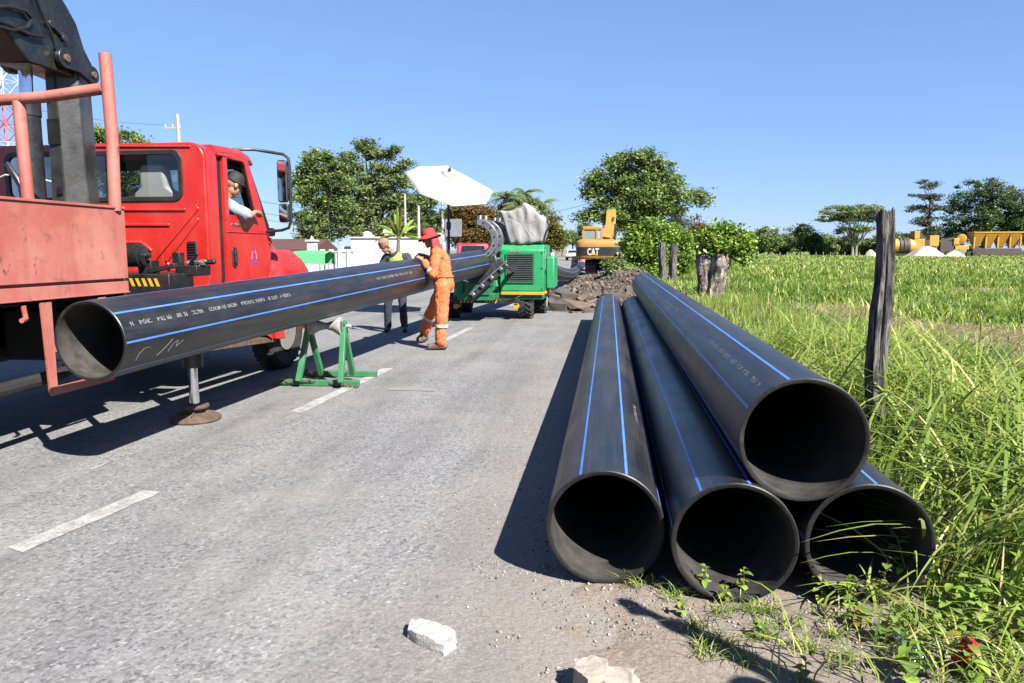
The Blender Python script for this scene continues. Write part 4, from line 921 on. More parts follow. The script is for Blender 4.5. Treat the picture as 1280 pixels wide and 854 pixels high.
for i, pts_ in enumerate(([(-2.95, 15.1, 0.9), (-2.7, 15.0, 1.0), (-2.45, 15.1, 0.95), (-2.36, 15.28, 0.8)], [(-3.0, 15.1, 0.75), (-2.75, 14.95, 0.68), (-2.5, 15.05, 0.72), (-2.36, 15.25, 0.66)], [(-3.2, 15.0, 0.8), (-3.25, 14.9, 1.05), (-3.1, 14.85, 1.2), (-2.95, 14.9, 1.15)], [(-1.9, 15.27, 0.50), (-2.0, 15.1, 0.45), (-2.15, 15.12, 0.40), (-2.3, 15.2, 0.46)])):
    fp(MB().path(pts_, 0.016, 7), 'hydraulic_hose', BLKPL)
for x in (EX0 + 0.04, EX1 - 0.04):
    for z in (EZ0 + 0.05, (EZ0 + EZ1) / 2, EZ1 - 0.16): fp(MB().tube((x, 15.285, z), (x, 15.30, z), 0.014, n=8), 'cover_bolt', JAWD, parent=body)
fp(MB().bx(EX1 + 0.001, EX1 + 0.004, 15.42, 15.425, EZ0 + 0.02, EZ1 - 0.04), 'panel_seam', BLKPL, parent=body)
fp(MB().box((EX1 + 0.012, 15.6, 1.0), (0.02, 0.05, 0.12)), 'latch', BLKPL, 0.006, parent=body)
# ------------------------------------------------------------------ umbrella clamped to the machine
UMB = NT('white_umbrella_cloth'); co = UMB.coord('Object'); cc = UMB.mix(UMB.ramp(UMB.noise(co, 3, 4), [(0.3, 0.0), (0.7, 1.0)]), (0.80, 0.78, 0.70), (0.72, 0.69, 0.60)); UMB.set(Base_Color=cc, Roughness=0.9)
tl = UMB.n('ShaderNodeBsdfTranslucent'); tl.inputs[0].default_value = (0.7, 0.66, 0.55, 1); mx = UMB.n('ShaderNodeMixShader'); mx.inputs[0].default_value = 0.3
UMB.l(UMB.b.outputs[0], mx.inputs[1]); UMB.l(tl.outputs[0], mx.inputs[2]); UMB.l(mx.outputs[0], UMB.out.inputs[0])
UB = at_y(561, 300, 15.9); UB.z = 0.56
un = thing('sun_umbrella', 'tilted white octagonal sun umbrella shading the green machine', 'umbrella', (UB.x, UB.y, 0.56))
UT = at_y(562, 250, 15.9); TOP = at_y(568, 219, 15.6)
part(MB().tube((UB.x, UB.y, 0.56), (UB.x, UB.y, UT.z), 0.028, n=12), 'pole', BLKPL, un)
part(MB().tube((UB.x, UB.y, UT.z - 0.02), TOP, 0.018, n=10), 'pole', BLKPL, un)
part(MB().box((UB.x, UB.y, UT.z - 0.55), (0.09, 0.07, 0.16)), 'crank_box', BLKPL, un, 0.01)
# canopy corners from the outline: ring of eight, rising to the peak
oc8 = [(505, 215), (520, 208), (558, 207), (590, 224), (617, 239), (608, 255), (566, 258), (524, 242)]
rad_y = [15.4, 16.15, 16.6, 16.6, 16.15, 15.35, 14.8, 14.85]
C8 = [at_y(x, y, yy) for (x, y), yy in zip(oc8, rad_y)]
cen = sum(C8, Vector()) / 8; PK = at_y(562, 218, 15.55) 
PK = cen + (PK - cen) * 1.0
def canopy(thick):
    vs = []; fs = []; nr = 6; m = 8
    for j in range(nr + 1):
        t = 0.16 + (1 - 0.16) * j / nr
        for i in range(8):
            for s in range(m):
                u = s / m; a = C8[i]; b = C8[(i + 1) % 8]; e = a.lerp(b, u); sag = math.sin(math.pi * u) * 0.008 * t
                p = PK.lerp(e, t) + Vector((0, 0, 0.06 * math.sin(math.pi * t) - sag + thick)); p += (PK - p) * (0.012 * math.sin(math.pi * u) * t); vs.append(p)
    w = 8 * m
    for j in range(nr):
        for i in range(w): fs.append((j * w + i, j * w + (i + 1) % w, (j + 1) * w + (i + 1) % w, (j + 1) * w + i))
    return vs, fs
m = MB(); v1, f1 = canopy(0); m.add(v1, f1); ca = part(m, 'canopy', UMB.m, un, ang=50)
sm = ca.modifiers.new('solid', 'SOLIDIFY'); sm.thickness = 0.004
vt = MB(); rr = [PK.lerp(C8[i // 2], 0.19) if i % 2 == 0 else PK.lerp(C8[i // 2].lerp(C8[(i // 2 + 1) % 8], 0.5), 0.19) for i in range(16)]; up8 = Vector((0, 0, 0.045))
vt.add([PK + up8 * 1.6] + [p + up8 for p in rr], [(0, i + 1, (i + 1) % 16 + 1) for i in range(16)]); vv = part(vt, 'vent_cap', UMB.m, un)
sm = vv.modifiers.new('solid', 'SOLIDIFY'); sm.thickness = 0.004
part(MB().lathe([(0.03, 0.0), (0.035, 0.04), (0.02, 0.09), (0.0, 0.10)], PK + up8 * 1.5, (PK - cen), 12), 'finial', M('umbrella_finial', (0.12, 0.08, 0.05), 0.5), un)
for i in range(8):
    part(MB().beam(PK.lerp(C8[i], 0.05) - Vector((0, 0, 0.03)), C8[i] - Vector((0, 0, 0.02)), 0.014, 0.014), 'rib', BLKPL, un)

# ------------------------------------------------------------------ excavator
EYEL = M('excavator_yellow', (0.46, 0.25, 0.035), 0.6, col2=(0.36, 0.215, 0.05), scale=1.5, col3=(0.17, 0.12, 0.07), s3=4)
EY = 41.0
exr = thing('excavator', 'yellow crawler excavator with black counterweight band working behind the rubble', 'excavator', (-0.75, 43.5, 0.3))
def ep(mb, name, mat, bevel=0.0, parent=None, **k): return part(mb, name, mat, parent or exr, bevel, **k)
def ez(y): return at_y(750, y, EY).z
eL, eR = at_y(719, 300, EY).x, at_y(781, 300, EY).x; exc = (eL + eR) / 2
def plan(z, grow=0.0, yb=EY):
    pts_ = []; hw = (eR - eL) / 2 + grow
    for i in range(25):
        a = math.pi + math.pi * i / 24; ca, sa = math.cos(a), math.sin(a)
        pts_.append((exc + hw * (abs(ca) ** 0.45) * (1 if ca > 0 else -1), yb + 1.0 + (1.0 + grow) * (abs(sa) ** 0.45) * -1, z))
    return pts_ + [(exc + hw, yb + 1.8, z), (exc - hw, yb + 1.8, z)]
z_b, z_k0, z_k1, z_t = ez(324), ez(320), ez(309), ez(299)
ep(MB().loft([plan(z_b, -0.06), plan(z_b + 0.04, -0.02), plan(z_k0 - 0.003, 0.0)]), 'counterweight_base', EYEL, ang=50)
ep(MB().loft([plan(z_k0, -0.01), plan(z_k1, -0.01)]), 'counterweight_band', BLKPL, ang=50)
ep(MB().loft([plan(z_k1 + 0.003, 0.0), plan(z_t - 0.22, 0.0), plan(z_t - 0.07, -0.07), plan(z_t, -0.25)]), 'counterweight_top', EYEL, ang=60)
ep(MB().bx(eL + 0.1, eR - 0.1, EY + 1.81, EY + 4.5, z_b, z_t - 0.1), 'superstructure', EYEL, 0.05)
tm = text_mesh('CAT', 0.52, 0.002, 'CENTER', 0.018)
cl, crr = at_y(735, 315, EY).x, at_y(747.5, 315, EY).x
for v in tm.vertices: x_, y_, z_ = v.co; v.co = ((cl + crr) / 2 + x_ * 0.62, EY - 0.014 + 0.02 - 0.012 - z_, z_k0 + 0.05 + y_)
ep(tm, 'band_lettering', WHITEP, flat=True)
ep(MB().prism([((cl + crr) / 2 - 0.14, z_k0 + 0.051), ((cl + crr) / 2 + 0.14, z_k0 + 0.051), ((cl + crr) / 2, z_k0 + 0.19)], EY - 0.028, EY - 0.022, 'xz'), 'logo_triangle', YELP)
for q_ in (772, 776): p = at_y(q_, 317, EY); ep(MB().box((p.x, EY + 0.16 * (q_ - 770) / 6, p.z), (0.1, 0.5, 0.12)), 'band_marking', WHITEP)
# cab
cx0, cx1 = at_y(728, 290, EY + 2.2).x, at_y(753, 290, EY + 2.2).x; zc1 = at_y(740, 283, EY + 2.2).z
cb = ep(MB().bx(cx0, cx1, EY + 2.0, EY + 3.7, zc1 - 0.22, zc1), 'cab_roof', EYEL, 0.05)
for x in (cx0 + 0.05, cx1 - 0.05, cx0 + (cx1 - cx0) * 0.72):
    ep(MB().bx(x - 0.06, x + 0.06, EY + 2.02, EY + 2.14, z_t - 0.15, zc1 - 0.2), 'cab_post', EYEL, 0.01, parent=cb)
for x in (cx0 + 0.05, cx1 - 0.05): ep(MB().bx(x - 0.05, x + 0.05, EY + 3.55, EY + 3.65, z_t - 0.15, zc1 - 0.2), 'cab_post', EYEL, 0.01, parent=cb)
EGL = M('pale_cab_glass', (0.28, 0.33, 0.30), 0.12, col2=(0.22, 0.27, 0.25))
ep(MB().bx(cx0 + 0.11, cx0 + (cx1 - cx0) * 0.72 - 0.06, EY + 2.06, EY + 2.08, z_t, zc1 - 0.22), 'rear_window', EGL, parent=cb)
ep(MB().bx(cx1 - 0.06, cx1 - 0.04, EY + 2.2, EY + 3.5, z_t, zc1 - 0.22), 'side_window', EGL, parent=cb)
ep(MB().bx(cx0 + 0.1, cx1 - 0.1, EY + 2.2, EY + 3.5, z_t - 0.3, z_t + 0.05), 'cab_base', EYEL, parent=cb)
ep(MB().bx(cx0 - 0.28, cx0 - 0.12, EY + 3.3, EY + 3.4, zc1 - 0.5, zc1 - 0.1), 'mirror', BLKPL, 0.02)
# boom rising in front, stick going down beyond
b0, b1, b2 = at_y(757, 301, EY + 4), at_y(763, 285, EY + 5.2), at_y(764, 268, EY + 6.8)
bo = MB()
for sec_ in ((b0, b1), (b1, b2)): bo.beam(sec_[0], sec_[1], 0.55, 0.6, (1, 0, 0))
ep(bo, 'boom', EYEL, 0.03)
ep(MB().beam(b2, b2 + Vector((0.1, 2.4, 0.2)), 0.5, 0.6, (0, 0, 1)).beam(b2 + Vector((0.1, 2.3, 0.3)), b2 + Vector((0.1, 3.4, -2.6)), 0.4, 0.45, (1, 0, 0)), 'stick', EYEL, 0.03)
ep(MB().prism([(EY + 9.6, 0.9), (EY + 10.8, 1.3), (EY + 11.0, 0.6), (EY + 10.3, 0.1), (EY + 9.5, 0.3)], b2.x - 0.5, b2.x + 0.7, 'yz'), 'bucket', DARKU, 0.03)
ep(MB().tube(at_y(760, 300, EY + 4.3), at_y(767, 272, EY + 5.6), 0.07), 'hydraulic_ram', BLKPL)
ep(MB().tube(at_y(769, 296, EY + 3.2), at_y(769.5, 280, EY + 3.2), 0.07), 'exhaust_pipe', GREYST)
ep(MB().path([at_y(769, 296, EY + 3), at_y(773, 297, EY + 3), at_y(776, 301, EY + 3)], 0.03, 6), 'hand_rail', GREYST)
# tracks
for x0, x1 in ((eL + 0.55, eL + 1.1), (eR - 0.95, eR - 0.4)):
    tk = MB(); y0, y1, r = EY + 1.0, EY + 5.0, 0.42; pth = []
    for i in range(13): a = math.pi / 2 + math.pi * i / 12; pth.append((y0 + r * math.cos(a), 0.42 + r * math.sin(a)))
    for i in range(13): a = -math.pi / 2 + math.pi * i / 12; pth.append((y1 + r * math.cos(a), 0.42 + r * math.sin(a)))
    t = ep(MB().prism(pth, x0, x1, 'yz'), 'track', DARKU)
    pp = resample(pth, 54)
    for i, p in enumerate(pp):
        q_ = pp[(i + 1) % 54]; a = math.atan2(q_[1] - p[1], q_[0] - p[0]); ep(MB().box(((x0 + x1) / 2, p[0], p[1]), (x1 - x0 + 0.06, 0.16, 0.05), Matrix.Rotation(a, 3, 'X')), 'track_shoe', GREYST, parent=t)
ep(MB().bx(eL + 0.7, eR - 0.7, EY + 1.5, EY + 4.5, 0.3, 0.75).lathe([(0.6, 0.0), (0.6, 0.35)], (exc, EY + 2.9, 0.70), (0, 0, 1), 20), 'undercarriage', DARKU, 0.02)

# ------------------------------------------------------------------ vehicles far off
CARW = M('white_car_paint', (0.66, 0.66, 0.65), 0.3, coat=0.4); CARR = M('red_car_paint', (0.50, 0.03, 0.025), 0.35, coat=0.4); DGL = M('dark_glass', (0.02, 0.025, 0.03), 0.08)
LAMPR = M('tail_lamp', (0.4, 0.01, 0.01), 0.3)
def car(label, loc, yaw, mat, pickup=False, name='parked_car'):
    r = thing(name, label, 'car', loc); r.rotation_euler = (0, 0, yaw); hw = 0.87
    def cp(mb, nm, mt, bev=0.0): return part(mb, nm, mt, r, bev, world=False)
    L = 2.3
    prof = [(-L, 0.35), (-L, 0.85), (-L + 0.15, 0.95), (L - 1.0, 0.95), (L - 0.1, 0.82), (L, 0.6), (L, 0.35)]
    if pickup: prof = [(-2.6, 0.5), (-2.6, 1.15), (0.0, 1.12), (1.3, 1.12), (2.4, 1.02), (2.5, 0.5)]
    cp(MB().prism(prof, -hw, hw, 'yz'), 'body', mat, 0.06)
    top = [(-L + 0.25, 0.952), (-L + 0.75, 1.42), (-0.4, 1.47), (0.35, 1.40), (1.15, 0.952)]
    if pickup: top = [(-0.9, 1.12), (-0.75, 1.72), (-0.1, 1.78), (0.5, 1.72), (1.2, 1.12)]
    cp(MB().prism([(a, b) for a, b in top], -hw + 0.1, hw - 0.1, 'yz'), 'cabin', mat, 0.06)
    cy, cz = sum(p[0] for p in top) / 5, sum(p[1] for p in top) / 5; gl = [(cy + (a - cy) * 0.88, cz + (b - cz) * 0.80) for a, b in top]
    for s in (-1, 1): cp(MB().prism(gl, s * (hw - 0.099), s * (hw - 0.094), 'yz'), 'side_window', DGL)
    a, b = top[0], top[1]
    cp(MB().add([(x, a[0] + (b[0] - a[0]) * t - 0.012, a[1] + (b[1] - a[1]) * t + 0.004) for x, t in ((-0.62, 0.15), (0.62, 0.15), (0.55, 0.85), (-0.55, 0.85))], [(0, 1, 2, 3)]), 'rear_window', DGL)
    a, b = top[4], top[3]
    cp(MB().add([(x, a[0] + (b[0] - a[0]) * t + 0.012, a[1] + (b[1] - a[1]) * t + 0.004) for x, t in ((-0.62, 0.15), (0.62, 0.15), (0.55, 0.85), (-0.55, 0.85))], [(0, 1, 2, 3)]), 'windscreen', DGL)
    for s in (-1, 1):
        cp(MB().box((s * 0.70, -L - 0.003 if not pickup else -2.603, 0.78), (0.2, 0.02, 0.12)), 'tail_lamp', LAMPR, 0.01)
        cp(MB().box((s * 0.66, (L - 0.01) if not pickup else 2.48, 0.66 if not pickup else 0.85), (0.26, 0.05, 0.1)), 'headlight', WHITEP, 0.01)
        for y in (-1.4, 1.4): cp(MB().lathe([(0.02, -0.1), (0.30, -0.1), (0.33, -0.06), (0.33, 0.06), (0.30, 0.1), (0.02, 0.1)], (s * (hw - 0.09), y, 0.33), (1, 0, 0), 24), 'wheel', RUBBER)
    cp(MB().bx(-hw + 0.05, hw - 0.05, (L if not pickup else 2.5) - 0.02, (L if not pickup else 2.5) + 0.06, 0.35, 0.55), 'bumper', BLKPL, 0.02)
    return r
p = at_z(716, 325.5); car('small white car coming along the road beyond the excavator', (p.x, p.y, 0), math.pi, CARW, name='white_car')
p = at_y(590, 304, 37.0); car('red pickup parked beyond the long pipe', (p.x, 37.0, 0.0), 0.25, CARR, True, name='pickup')
# traffic barrel and cones round the dig
ORNG = M('safety_orange', (0.75, 0.16, 0.04), 0.6)
def barrel(px, py, Y, label):
    p = at_y(px, py, Y); r = thing('traffic_barrel', label, 'traffic barrel', (p.x, Y, 0.0))
    part(MB().lathe([(0.0, 0.0), (0.36, 0.0), (0.36, 0.06), (0.30, 0.07), (0.28, 0.35), (0.25, 0.36), (0.24, 0.65), (0.22, 0.66), (0.20, 0.98), (0.05, 1.0), (0.0, 1.0)], (0, 0, 0), (0, 0, 1), 24), 'shell', ORNG, r, world=False)
    for z, ra in ((0.42, 0.252), (0.75, 0.222)): part(MB().lathe([(ra, 0), (ra + 0.003, 0.005), (ra - 0.004, 0.12), (ra - 0.008, 0.125)], (0, 0, z), (0, 0, 1), 24), 'reflective_band', WHITEP, r, world=False)
barrel(718.5, 330, 52, 'orange traffic barrel with white bands next to the sagging fused pipe')
barrel(727.5, 326, 60, 'orange traffic barrel behind the left track of the excavator')
barrel(735.5, 326, 60, 'orange traffic barrel hidden half behind the excavator undercarriage')
# ------------------------------------------------------------------ people
from mathutils import noise as mnoise
SKIN = M('brown_skin', (0.50, 0.26, 0.16), 0.55, col2=(0.42, 0.20, 0.12), scale=14)
HAIR = M('black_hair', (0.02, 0.016, 0.014), 0.6)
ORANGE = M('orange_coverall', (0.84, 0.205, 0.065), 0.85, col2=(0.70, 0.15, 0.045), scale=7, bump=0.3, bscale=24)
REDCL = M('red_hat_cloth', (0.52, 0.035, 0.04), 0.85, col2=(0.42, 0.03, 0.035), bump=0.2)
JEAN = M('navy_jeans', (0.018, 0.022, 0.040), 0.9, col2=(0.03, 0.035, 0.06), scale=9, bump=0.2)
BOOT = M('brown_boot', (0.10, 0.07, 0.05), 0.7, col2=(0.30, 0.24, 0.17), scale=12)
SILV = M('reflective_tape', (0.75, 0.72, 0.68), 0.5)
VEST = M('lime_vest', (0.50, 0.72, 0.10), 0.8, col2=(0.42, 0.62, 0.08))
DSHIRT = M('dark_shirt', (0.04, 0.045, 0.05), 0.9)
LBLUE = M('pale_blue_shirt', (0.36, 0.41, 0.48), 0.85, col2=(0.30, 0.35, 0.43), bump=0.2)
BCAP = M('black_cap', (0.014, 0.014, 0.016), 0.8)
def blob(caps, name, mat, parent, voxel=0.012, smooth=4, wrinkle=0.0, wscale=9.0):
    """tapered limbs joined into one continuous skin"""
    m = MB()
    for c in caps:
        if len(c) == 4: m.capsule(c[0], c[1], c[2], c[3], 14)
        else: m.ball(c[0], c[1], 16, 10, c[2] if len(c) == 3 else None)
    me = bpy.data.meshes.new('tmp'); me.from_pydata(m.v, [], m.f); o = bpy.data.objects.new('tmp', me); COL.objects.link(o)
    r = o.modifiers.new('r', 'REMESH'); r.mode = 'VOXEL'; r.voxel_size = voxel
    s = o.modifiers.new('s', 'SMOOTH'); s.iterations = smooth; s.factor = 0.5
    dg = bpy.context.evaluated_depsgraph_get(); dg.update(); out = bpy.data.meshes.new_from_object(o.evaluated_get(dg))
    bpy.data.objects.remove(o); bpy.data.meshes.remove(me)
    if wrinkle:
        nv = [v.normal.copy() for v in out.vertices]
        for v, n in zip(out.vertices, nv):
            p = v.co * wscale; q = Vector((p.x + 0.5 * p.z, p.y, p.z * 0.75 - 0.8 * p.x)); a_ = mnoise.noise(q); b_ = mnoise.noise(Vector((q.x * 1.1, q.y * 1.1, q.z * 2.6)) + Vector((4, 1, 7))); v.co += n * (wrinkle * a_ - wrinkle * 1.1 * max(0.0, 1 - abs(b_) * 5) * 0.7)
    out.polygons.foreach_set('use_smooth', [True] * len(out.polygons)); out.materials.clear(); out.materials.append(mat)
    ob = bpy.data.objects.new(name, out); link(ob, parent); return ob
def vec(p): return Vector(p)
def hand_caps(w, d, n, size=1.0, curl=0.4, thumb=1):
    """palm and five fingers from wrist w, pointing d, palm normal n"""
    d = Vector(d).normalized(); n = Vector(n).normalized(); s = d.cross(n).normalized() * thumb; out = []
    pc = Vector(w) + d * 0.045 * size
    out.append((Vector(w), 0.024 * size, pc + d * 0.035 * size, 0.030 * size)); 
    for i, (off, L) in enumerate(((-0.030, 0.066), (-0.010, 0.078), (0.010, 0.074), (0.029, 0.058))):
        a = pc + d * 0.035 * size + s * (-off) * size; k = (d * math.cos(curl) + n * math.sin(curl)); b = a + k * L * 0.5 * size; k2 = (d * math.cos(curl * 2.2) + n * math.sin(curl * 2.2)); c = b + k2 * L * 0.5 * size
        out += [(a, 0.0095 * size, b, 0.009 * size), (b, 0.009 * size, c, 0.0075 * size)]
    a = pc + s * 0.025 * size - d * 0.01 * size; b = a + (s * 0.8 + d * 0.7 + n * 0.2).normalized() * 0.035 * size; c = b + (d + n * 0.3).normalized() * 0.028 * size
    out += [(a, 0.012 * size, b, 0.010 * size), (b, 0.010 * size, c, 0.008 * size)]
    return out
def head_caps(c, f, up=(0, 0, 1)):
    """head centred at c looking along f"""
    f = Vector(f).normalized(); up = Vector(up).normalized(); s = f.cross(up).normalized(); u = s.cross(f); R = Matrix((s, f, u)).transposed(); c = Vector(c)
    P = lambda x, y, z: c + s * x + f * y + u * z
    out = [(P(0, -0.008, 0.03), (0.076, 0.094, 0.088), R), (P(0, 0.022, -0.045), (0.058, 0.066, 0.068), R), (P(0, 0.055, -0.082), 0.030, P(0, 0.058, -0.088), 0.030)]
    out += [(P(0, 0.088, 0.012), 0.010, P(0, 0.106, -0.020), 0.014), (P(-0.02, 0.076, -0.055), 0.012, P(0.02, 0.076, -0.055), 0.012)]
    for k in (-1, 1): out += [(P(k * 0.078, -0.005, -0.01), (0.012, 0.022, 0.034), R), (P(k * 0.032, 0.080, 0.028), 0.013, P(k * 0.045, 0.074, 0.026), 0.011)]
    return out, P
def eyes(P, parent):
    for k in (-1, 1): part(MB().ball(P(k * 0.031, 0.0835, 0.008), 0.0095, 10, 8), 'eye', BLKPL, parent)
    part(MB().capsule(P(-0.024, 0.0895, -0.052), 0.0035, P(0.024, 0.0895, -0.052), 0.0035, 8), 'lips', M('lips', (0.30, 0.11, 0.09), 0.5), parent)
def body_caps(J, k=1.0):
    """limbs and trunk from a dictionary of joints"""
    c = []
    for s in ('n', 'f'):
        c += [(J['hip' + s], 0.082 * k, J['knee' + s], 0.056 * k), (J['knee' + s], 0.056 * k, J['ank' + s], 0.038 * k), (J['ank' + s], 0.040, J['toe' + s], 0.030)]
        c += [(J['sho' + s], 0.056 * k, J['elb' + s], 0.043 * k), (J['elb' + s], 0.043 * k, J['wri' + s], 0.028 * k)]
        c += [(J['pel'], 0.11 * k, J['hip' + s], 0.085 * k), (J['che'], 0.11 * k, J['sho' + s], 0.06 * k)]
    c += [(J['pel'], 0.115 * k, J['wai'], 0.11 * k), (J['wai'], 0.11 * k, J['che'], 0.125 * k), (J['che'], 0.10 * k, J['nec'], 0.055), (J['nec'], 0.050, J['hea'], 0.050)]
    return c
def J_(**k): return {a: Vector(b) for a, b in k.items()}
def boot(J, s, parent, mat=BOOT):
    a, t = J['ank' + s], J['toe' + s]; d = (t - a); d.z = 0; d.normalize(); h = Vector((a.x, a.y, t.z)) - d * 0.06
    blob([(a + Vector((0, 0, 0.06)), 0.052, a - Vector((0, 0, 0.02)), 0.050), (h + Vector((0, 0, 0.015)), 0.042, t + Vector((0, 0, 0.012)), 0.043), (a - Vector((0, 0, 0.02)), 0.048, t + Vector((0, 0, 0.02)), 0.040), (h - Vector((0, 0, 0.005)), 0.030, t - Vector((0, 0, 0.005)), 0.034)], 'boot', mat, parent, 0.010, 3)
def band(a, b, t, r, w, parent):
    a, b = Vector(a), Vector(b); c = a.lerp(b, t); d = (b - a).normalized(); part(MB().lathe([(r, -w / 2), (r + 0.004, -w / 2), (r + 0.004, w / 2), (r, w / 2)], c, d, 24, close=True), 'reflective_band', SILV, parent)

# worker with hands on the pipe
W = thing('person', 'worker in orange coverall and red sun hat leaning on the long pipe', 'person', (-2.5, 10.6, 0))
J = J_(hipn=(-2.44, 10.47, 0.92), kneen=(-2.45, 10.44, 0.50), ankn=(-2.47, 10.46, 0.09), toen=(-2.63, 10.43, 0.045), hipf=(-2.46, 10.67, 0.92), kneef=(-2.72, 11.0, 0.55), ankf=(-2.93, 11.28, 0.15), toef=(-2.98, 11.14, 0.055),
       pel=(-2.45, 10.57, 0.98), wai=(-2.455, 10.57, 1.10), che=(-2.50, 10.57, 1.31), nec=(-2.57, 10.57, 1.49), hea=(-2.635, 10.565, 1.585), shon=(-2.50, 10.385, 1.405), elbn=(-2.53, 10.30, 1.11), wrin=(-2.70, 10.37, 1.30), shof=(-2.54, 10.755, 1.405), elbf=(-2.64, 10.85, 1.20), wrif=(-2.77, 10.76, 1.365))
hc, HP = head_caps((-2.645, 10.565, 1.60), (-0.92, 0.22, -0.28), (-0.25, 0, 1))
bd = blob(body_caps(J, 0.86) + hc + hand_caps(J['wrin'], (-0.80, 0.25, 0.45), (-0.45, 0.2, -0.8), 1.0, 0.5, -1) + hand_caps(J['wrif'], (-0.85, -0.1, 0.1), (-0.3, 0, -0.9), 1.0, 0.45, 1), 'body', SKIN, W, 0.0075, 2)
eyes(HP, bd)
cov = []
for s in ('n', 'f'):
    kn = J['knee' + s]; an = J['ank' + s]
    cov += [(J['hip' + s], 0.115, kn, 0.092), (kn, 0.092, an + (kn - an) * 0.08, 0.086), (J['pel'], 0.145, J['hip' + s], 0.118), (J['che'], 0.135, J['sho' + s], 0.082), (J['sho' + s], 0.083, J['elb' + s], 0.068), (J['elb' + s], 0.068, J['elb' + s].lerp(J['wri' + s], 0.82), 0.050)]
cov += [(J['pel'], 0.148, J['wai'], 0.138), (J['wai'], 0.138, J['che'], 0.155), (J['che'], 0.14, J['nec'].lerp(J['che'], 0.25), 0.085), (J['pel'] + Vector((0.04, 0, -0.03)), 0.125, J['pel'] + Vector((0.03, 0, 0.03)), 0.12)]
blob(cov, 'coverall', ORANGE, W, 0.011, 3, 0.016, 7)
part(MB().lathe([(0.152, -0.012), (0.157, -0.012), (0.157, 0.016), (0.152, 0.016)], J['wai'] + Vector((0.0, 0, -0.03)), (0.02, 0, 1), 28, close=True), 'belt', ORANGE, W)
band(J['kneen'], J['ankn'], 0.33, 0.094, 0.045, W); band(J['kneef'], J['ankf'], 0.30, 0.094, 0.045, W); band(J['elbn'], J['wrin'], 0.22, 0.066, 0.035, W)
boot(J, 'n', W); boot(J, 'f', W)
hm = MB(); hat_c = HP(0, -0.008, 0.062); hat_d = HP(0, -0.03, 1.0) - HP(0, 0, 0)
hm.lathe([(0.098, -0.018), (0.100, 0.0), (0.096, 0.045), (0.082, 0.078), (0.05, 0.092), (0.0, 0.096)], hat_c, hat_d, 28)
hat = part(hm, 'hat', REDCL, W)
bm2 = MB(); nb = 36; vs = []; x_, y_ = basis(hat_d); hd = hat_d.normalized()
for r, h in ((0.098, 0.0), (0.13, -0.018), (0.172, -0.05), (0.171, -0.056), (0.13, -0.025), (0.096, -0.006)):
    for i in range(nb): t = 2 * math.pi * i / nb; vs.append(hat_c + x_ * (r * math.cos(t)) + y_ * (r * math.sin(t)) + hd * (h + 0.008 * math.sin(3 * t + 1) * (r > 0.12)))
bm2.add(vs, [(j * nb + i, j * nb + (i + 1) % nb, (j + 1) * nb + (i + 1) % nb, (j + 1) * nb + i) for j in range(5) for i in range(nb)]); part(bm2, 'hat_brim', REDCL, hat)
# neck flap falling from the hat onto the shoulders
fl = []
for i in range(11):
    t = -1.25 + 2.5 * i / 10; row = []
    for h, r in ((0.0, 0.105), (-0.07, 0.125), (-0.14, 0.135), (-0.20, 0.16)): row.append(Vector((-2.635 + r * math.cos(t) + 0.15 * -h, 10.565 + r * math.sin(t) * 1.05, 1.645 + h + 0.008 * math.sin(i * 2.1))))
    fl.append(row)
fb = MB(); fb.add([p for r in fl for p in r], [(i * 4 + j, (i + 1) * 4 + j, (i + 1) * 4 + j + 1, i * 4 + j + 1) for i in range(10) for j in range(3)])
fo = part(fb, 'neck_flap', REDCL, W, ang=80); sd = fo.modifiers.new('s', 'SOLIDIFY'); sd.thickness = 0.006

# worker on the far side of the pipe
W2 = thing('person', 'worker in dark jeans and lime vest standing across the long pipe', 'person', (-3.75, 12.75, 0))
J = J_(hipn=(-3.86, 12.66, 0.90), kneen=(-3.92, 12.60, 0.48), ankn=(-3.94, 12.66, 0.09), toen=(-3.92, 12.48, 0.045), hipf=(-3.70, 12.70, 0.90), kneef=(-3.66, 12.64, 0.48), ankf=(-3.66, 12.72, 0.09), toef=(-3.60, 12.55, 0.045),
       pel=(-3.78, 12.68, 0.96), wai=(-3.78, 12.67, 1.08), che=(-3.72, 12.60, 1.26), nec=(-3.80, 12.52, 1.41), hea=(-3.88, 12.46, 1.49), shon=(-3.92, 12.58, 1.32), elbn=(-4.08, 12.56, 1.05), wrin=(-4.07, 12.50, 0.80), shof=(-3.55, 12.58, 1.33), elbf=(-3.42, 12.52, 1.10), wrif=(-3.25, 12.45, 1.16))
hc, HP = head_caps((-3.90, 12.44, 1.51), (-0.35, -0.75, -0.65))
bd = blob(body_caps(J, 0.88) + hc + hand_caps(J['wrin'], (0.05, -0.1, -1), (0.2, 0.9, 0), 1.0, 0.35, 1) + hand_caps(J['wrif'], (0.9, -0.1, 0.1), (0, 0, -1), 1.0, 0.4, 1), 'body', SKIN, W2, 0.0085, 2)
eyes(HP, bd)
tr_ = []; sh_ = []
for s in ('n', 'f'):
    kn, an = J['knee' + s], J['ank' + s]; tr_ += [(J['hip' + s], 0.098, kn, 0.074), (kn, 0.074, an + (kn - an) * 0.05, 0.066), (J['pel'], 0.13, J['hip' + s], 0.10)]
    sh_ += [(J['che'], 0.125, J['sho' + s], 0.072), (J['sho' + s], 0.072, J['elb' + s], 0.058), (J['elb' + s], 0.058, J['elb' + s].lerp(J['wri' + s], 0.85), 0.042)]
tr_ += [(J['pel'], 0.132, J['wai'] - Vector((0, 0, 0.03)), 0.122)]; sh_ += [(J['wai'] - Vector((0, 0, 0.08)), 0.132, J['che'], 0.140), (J['che'], 0.12, J['nec'].lerp(J['che'], 0.3), 0.08)]
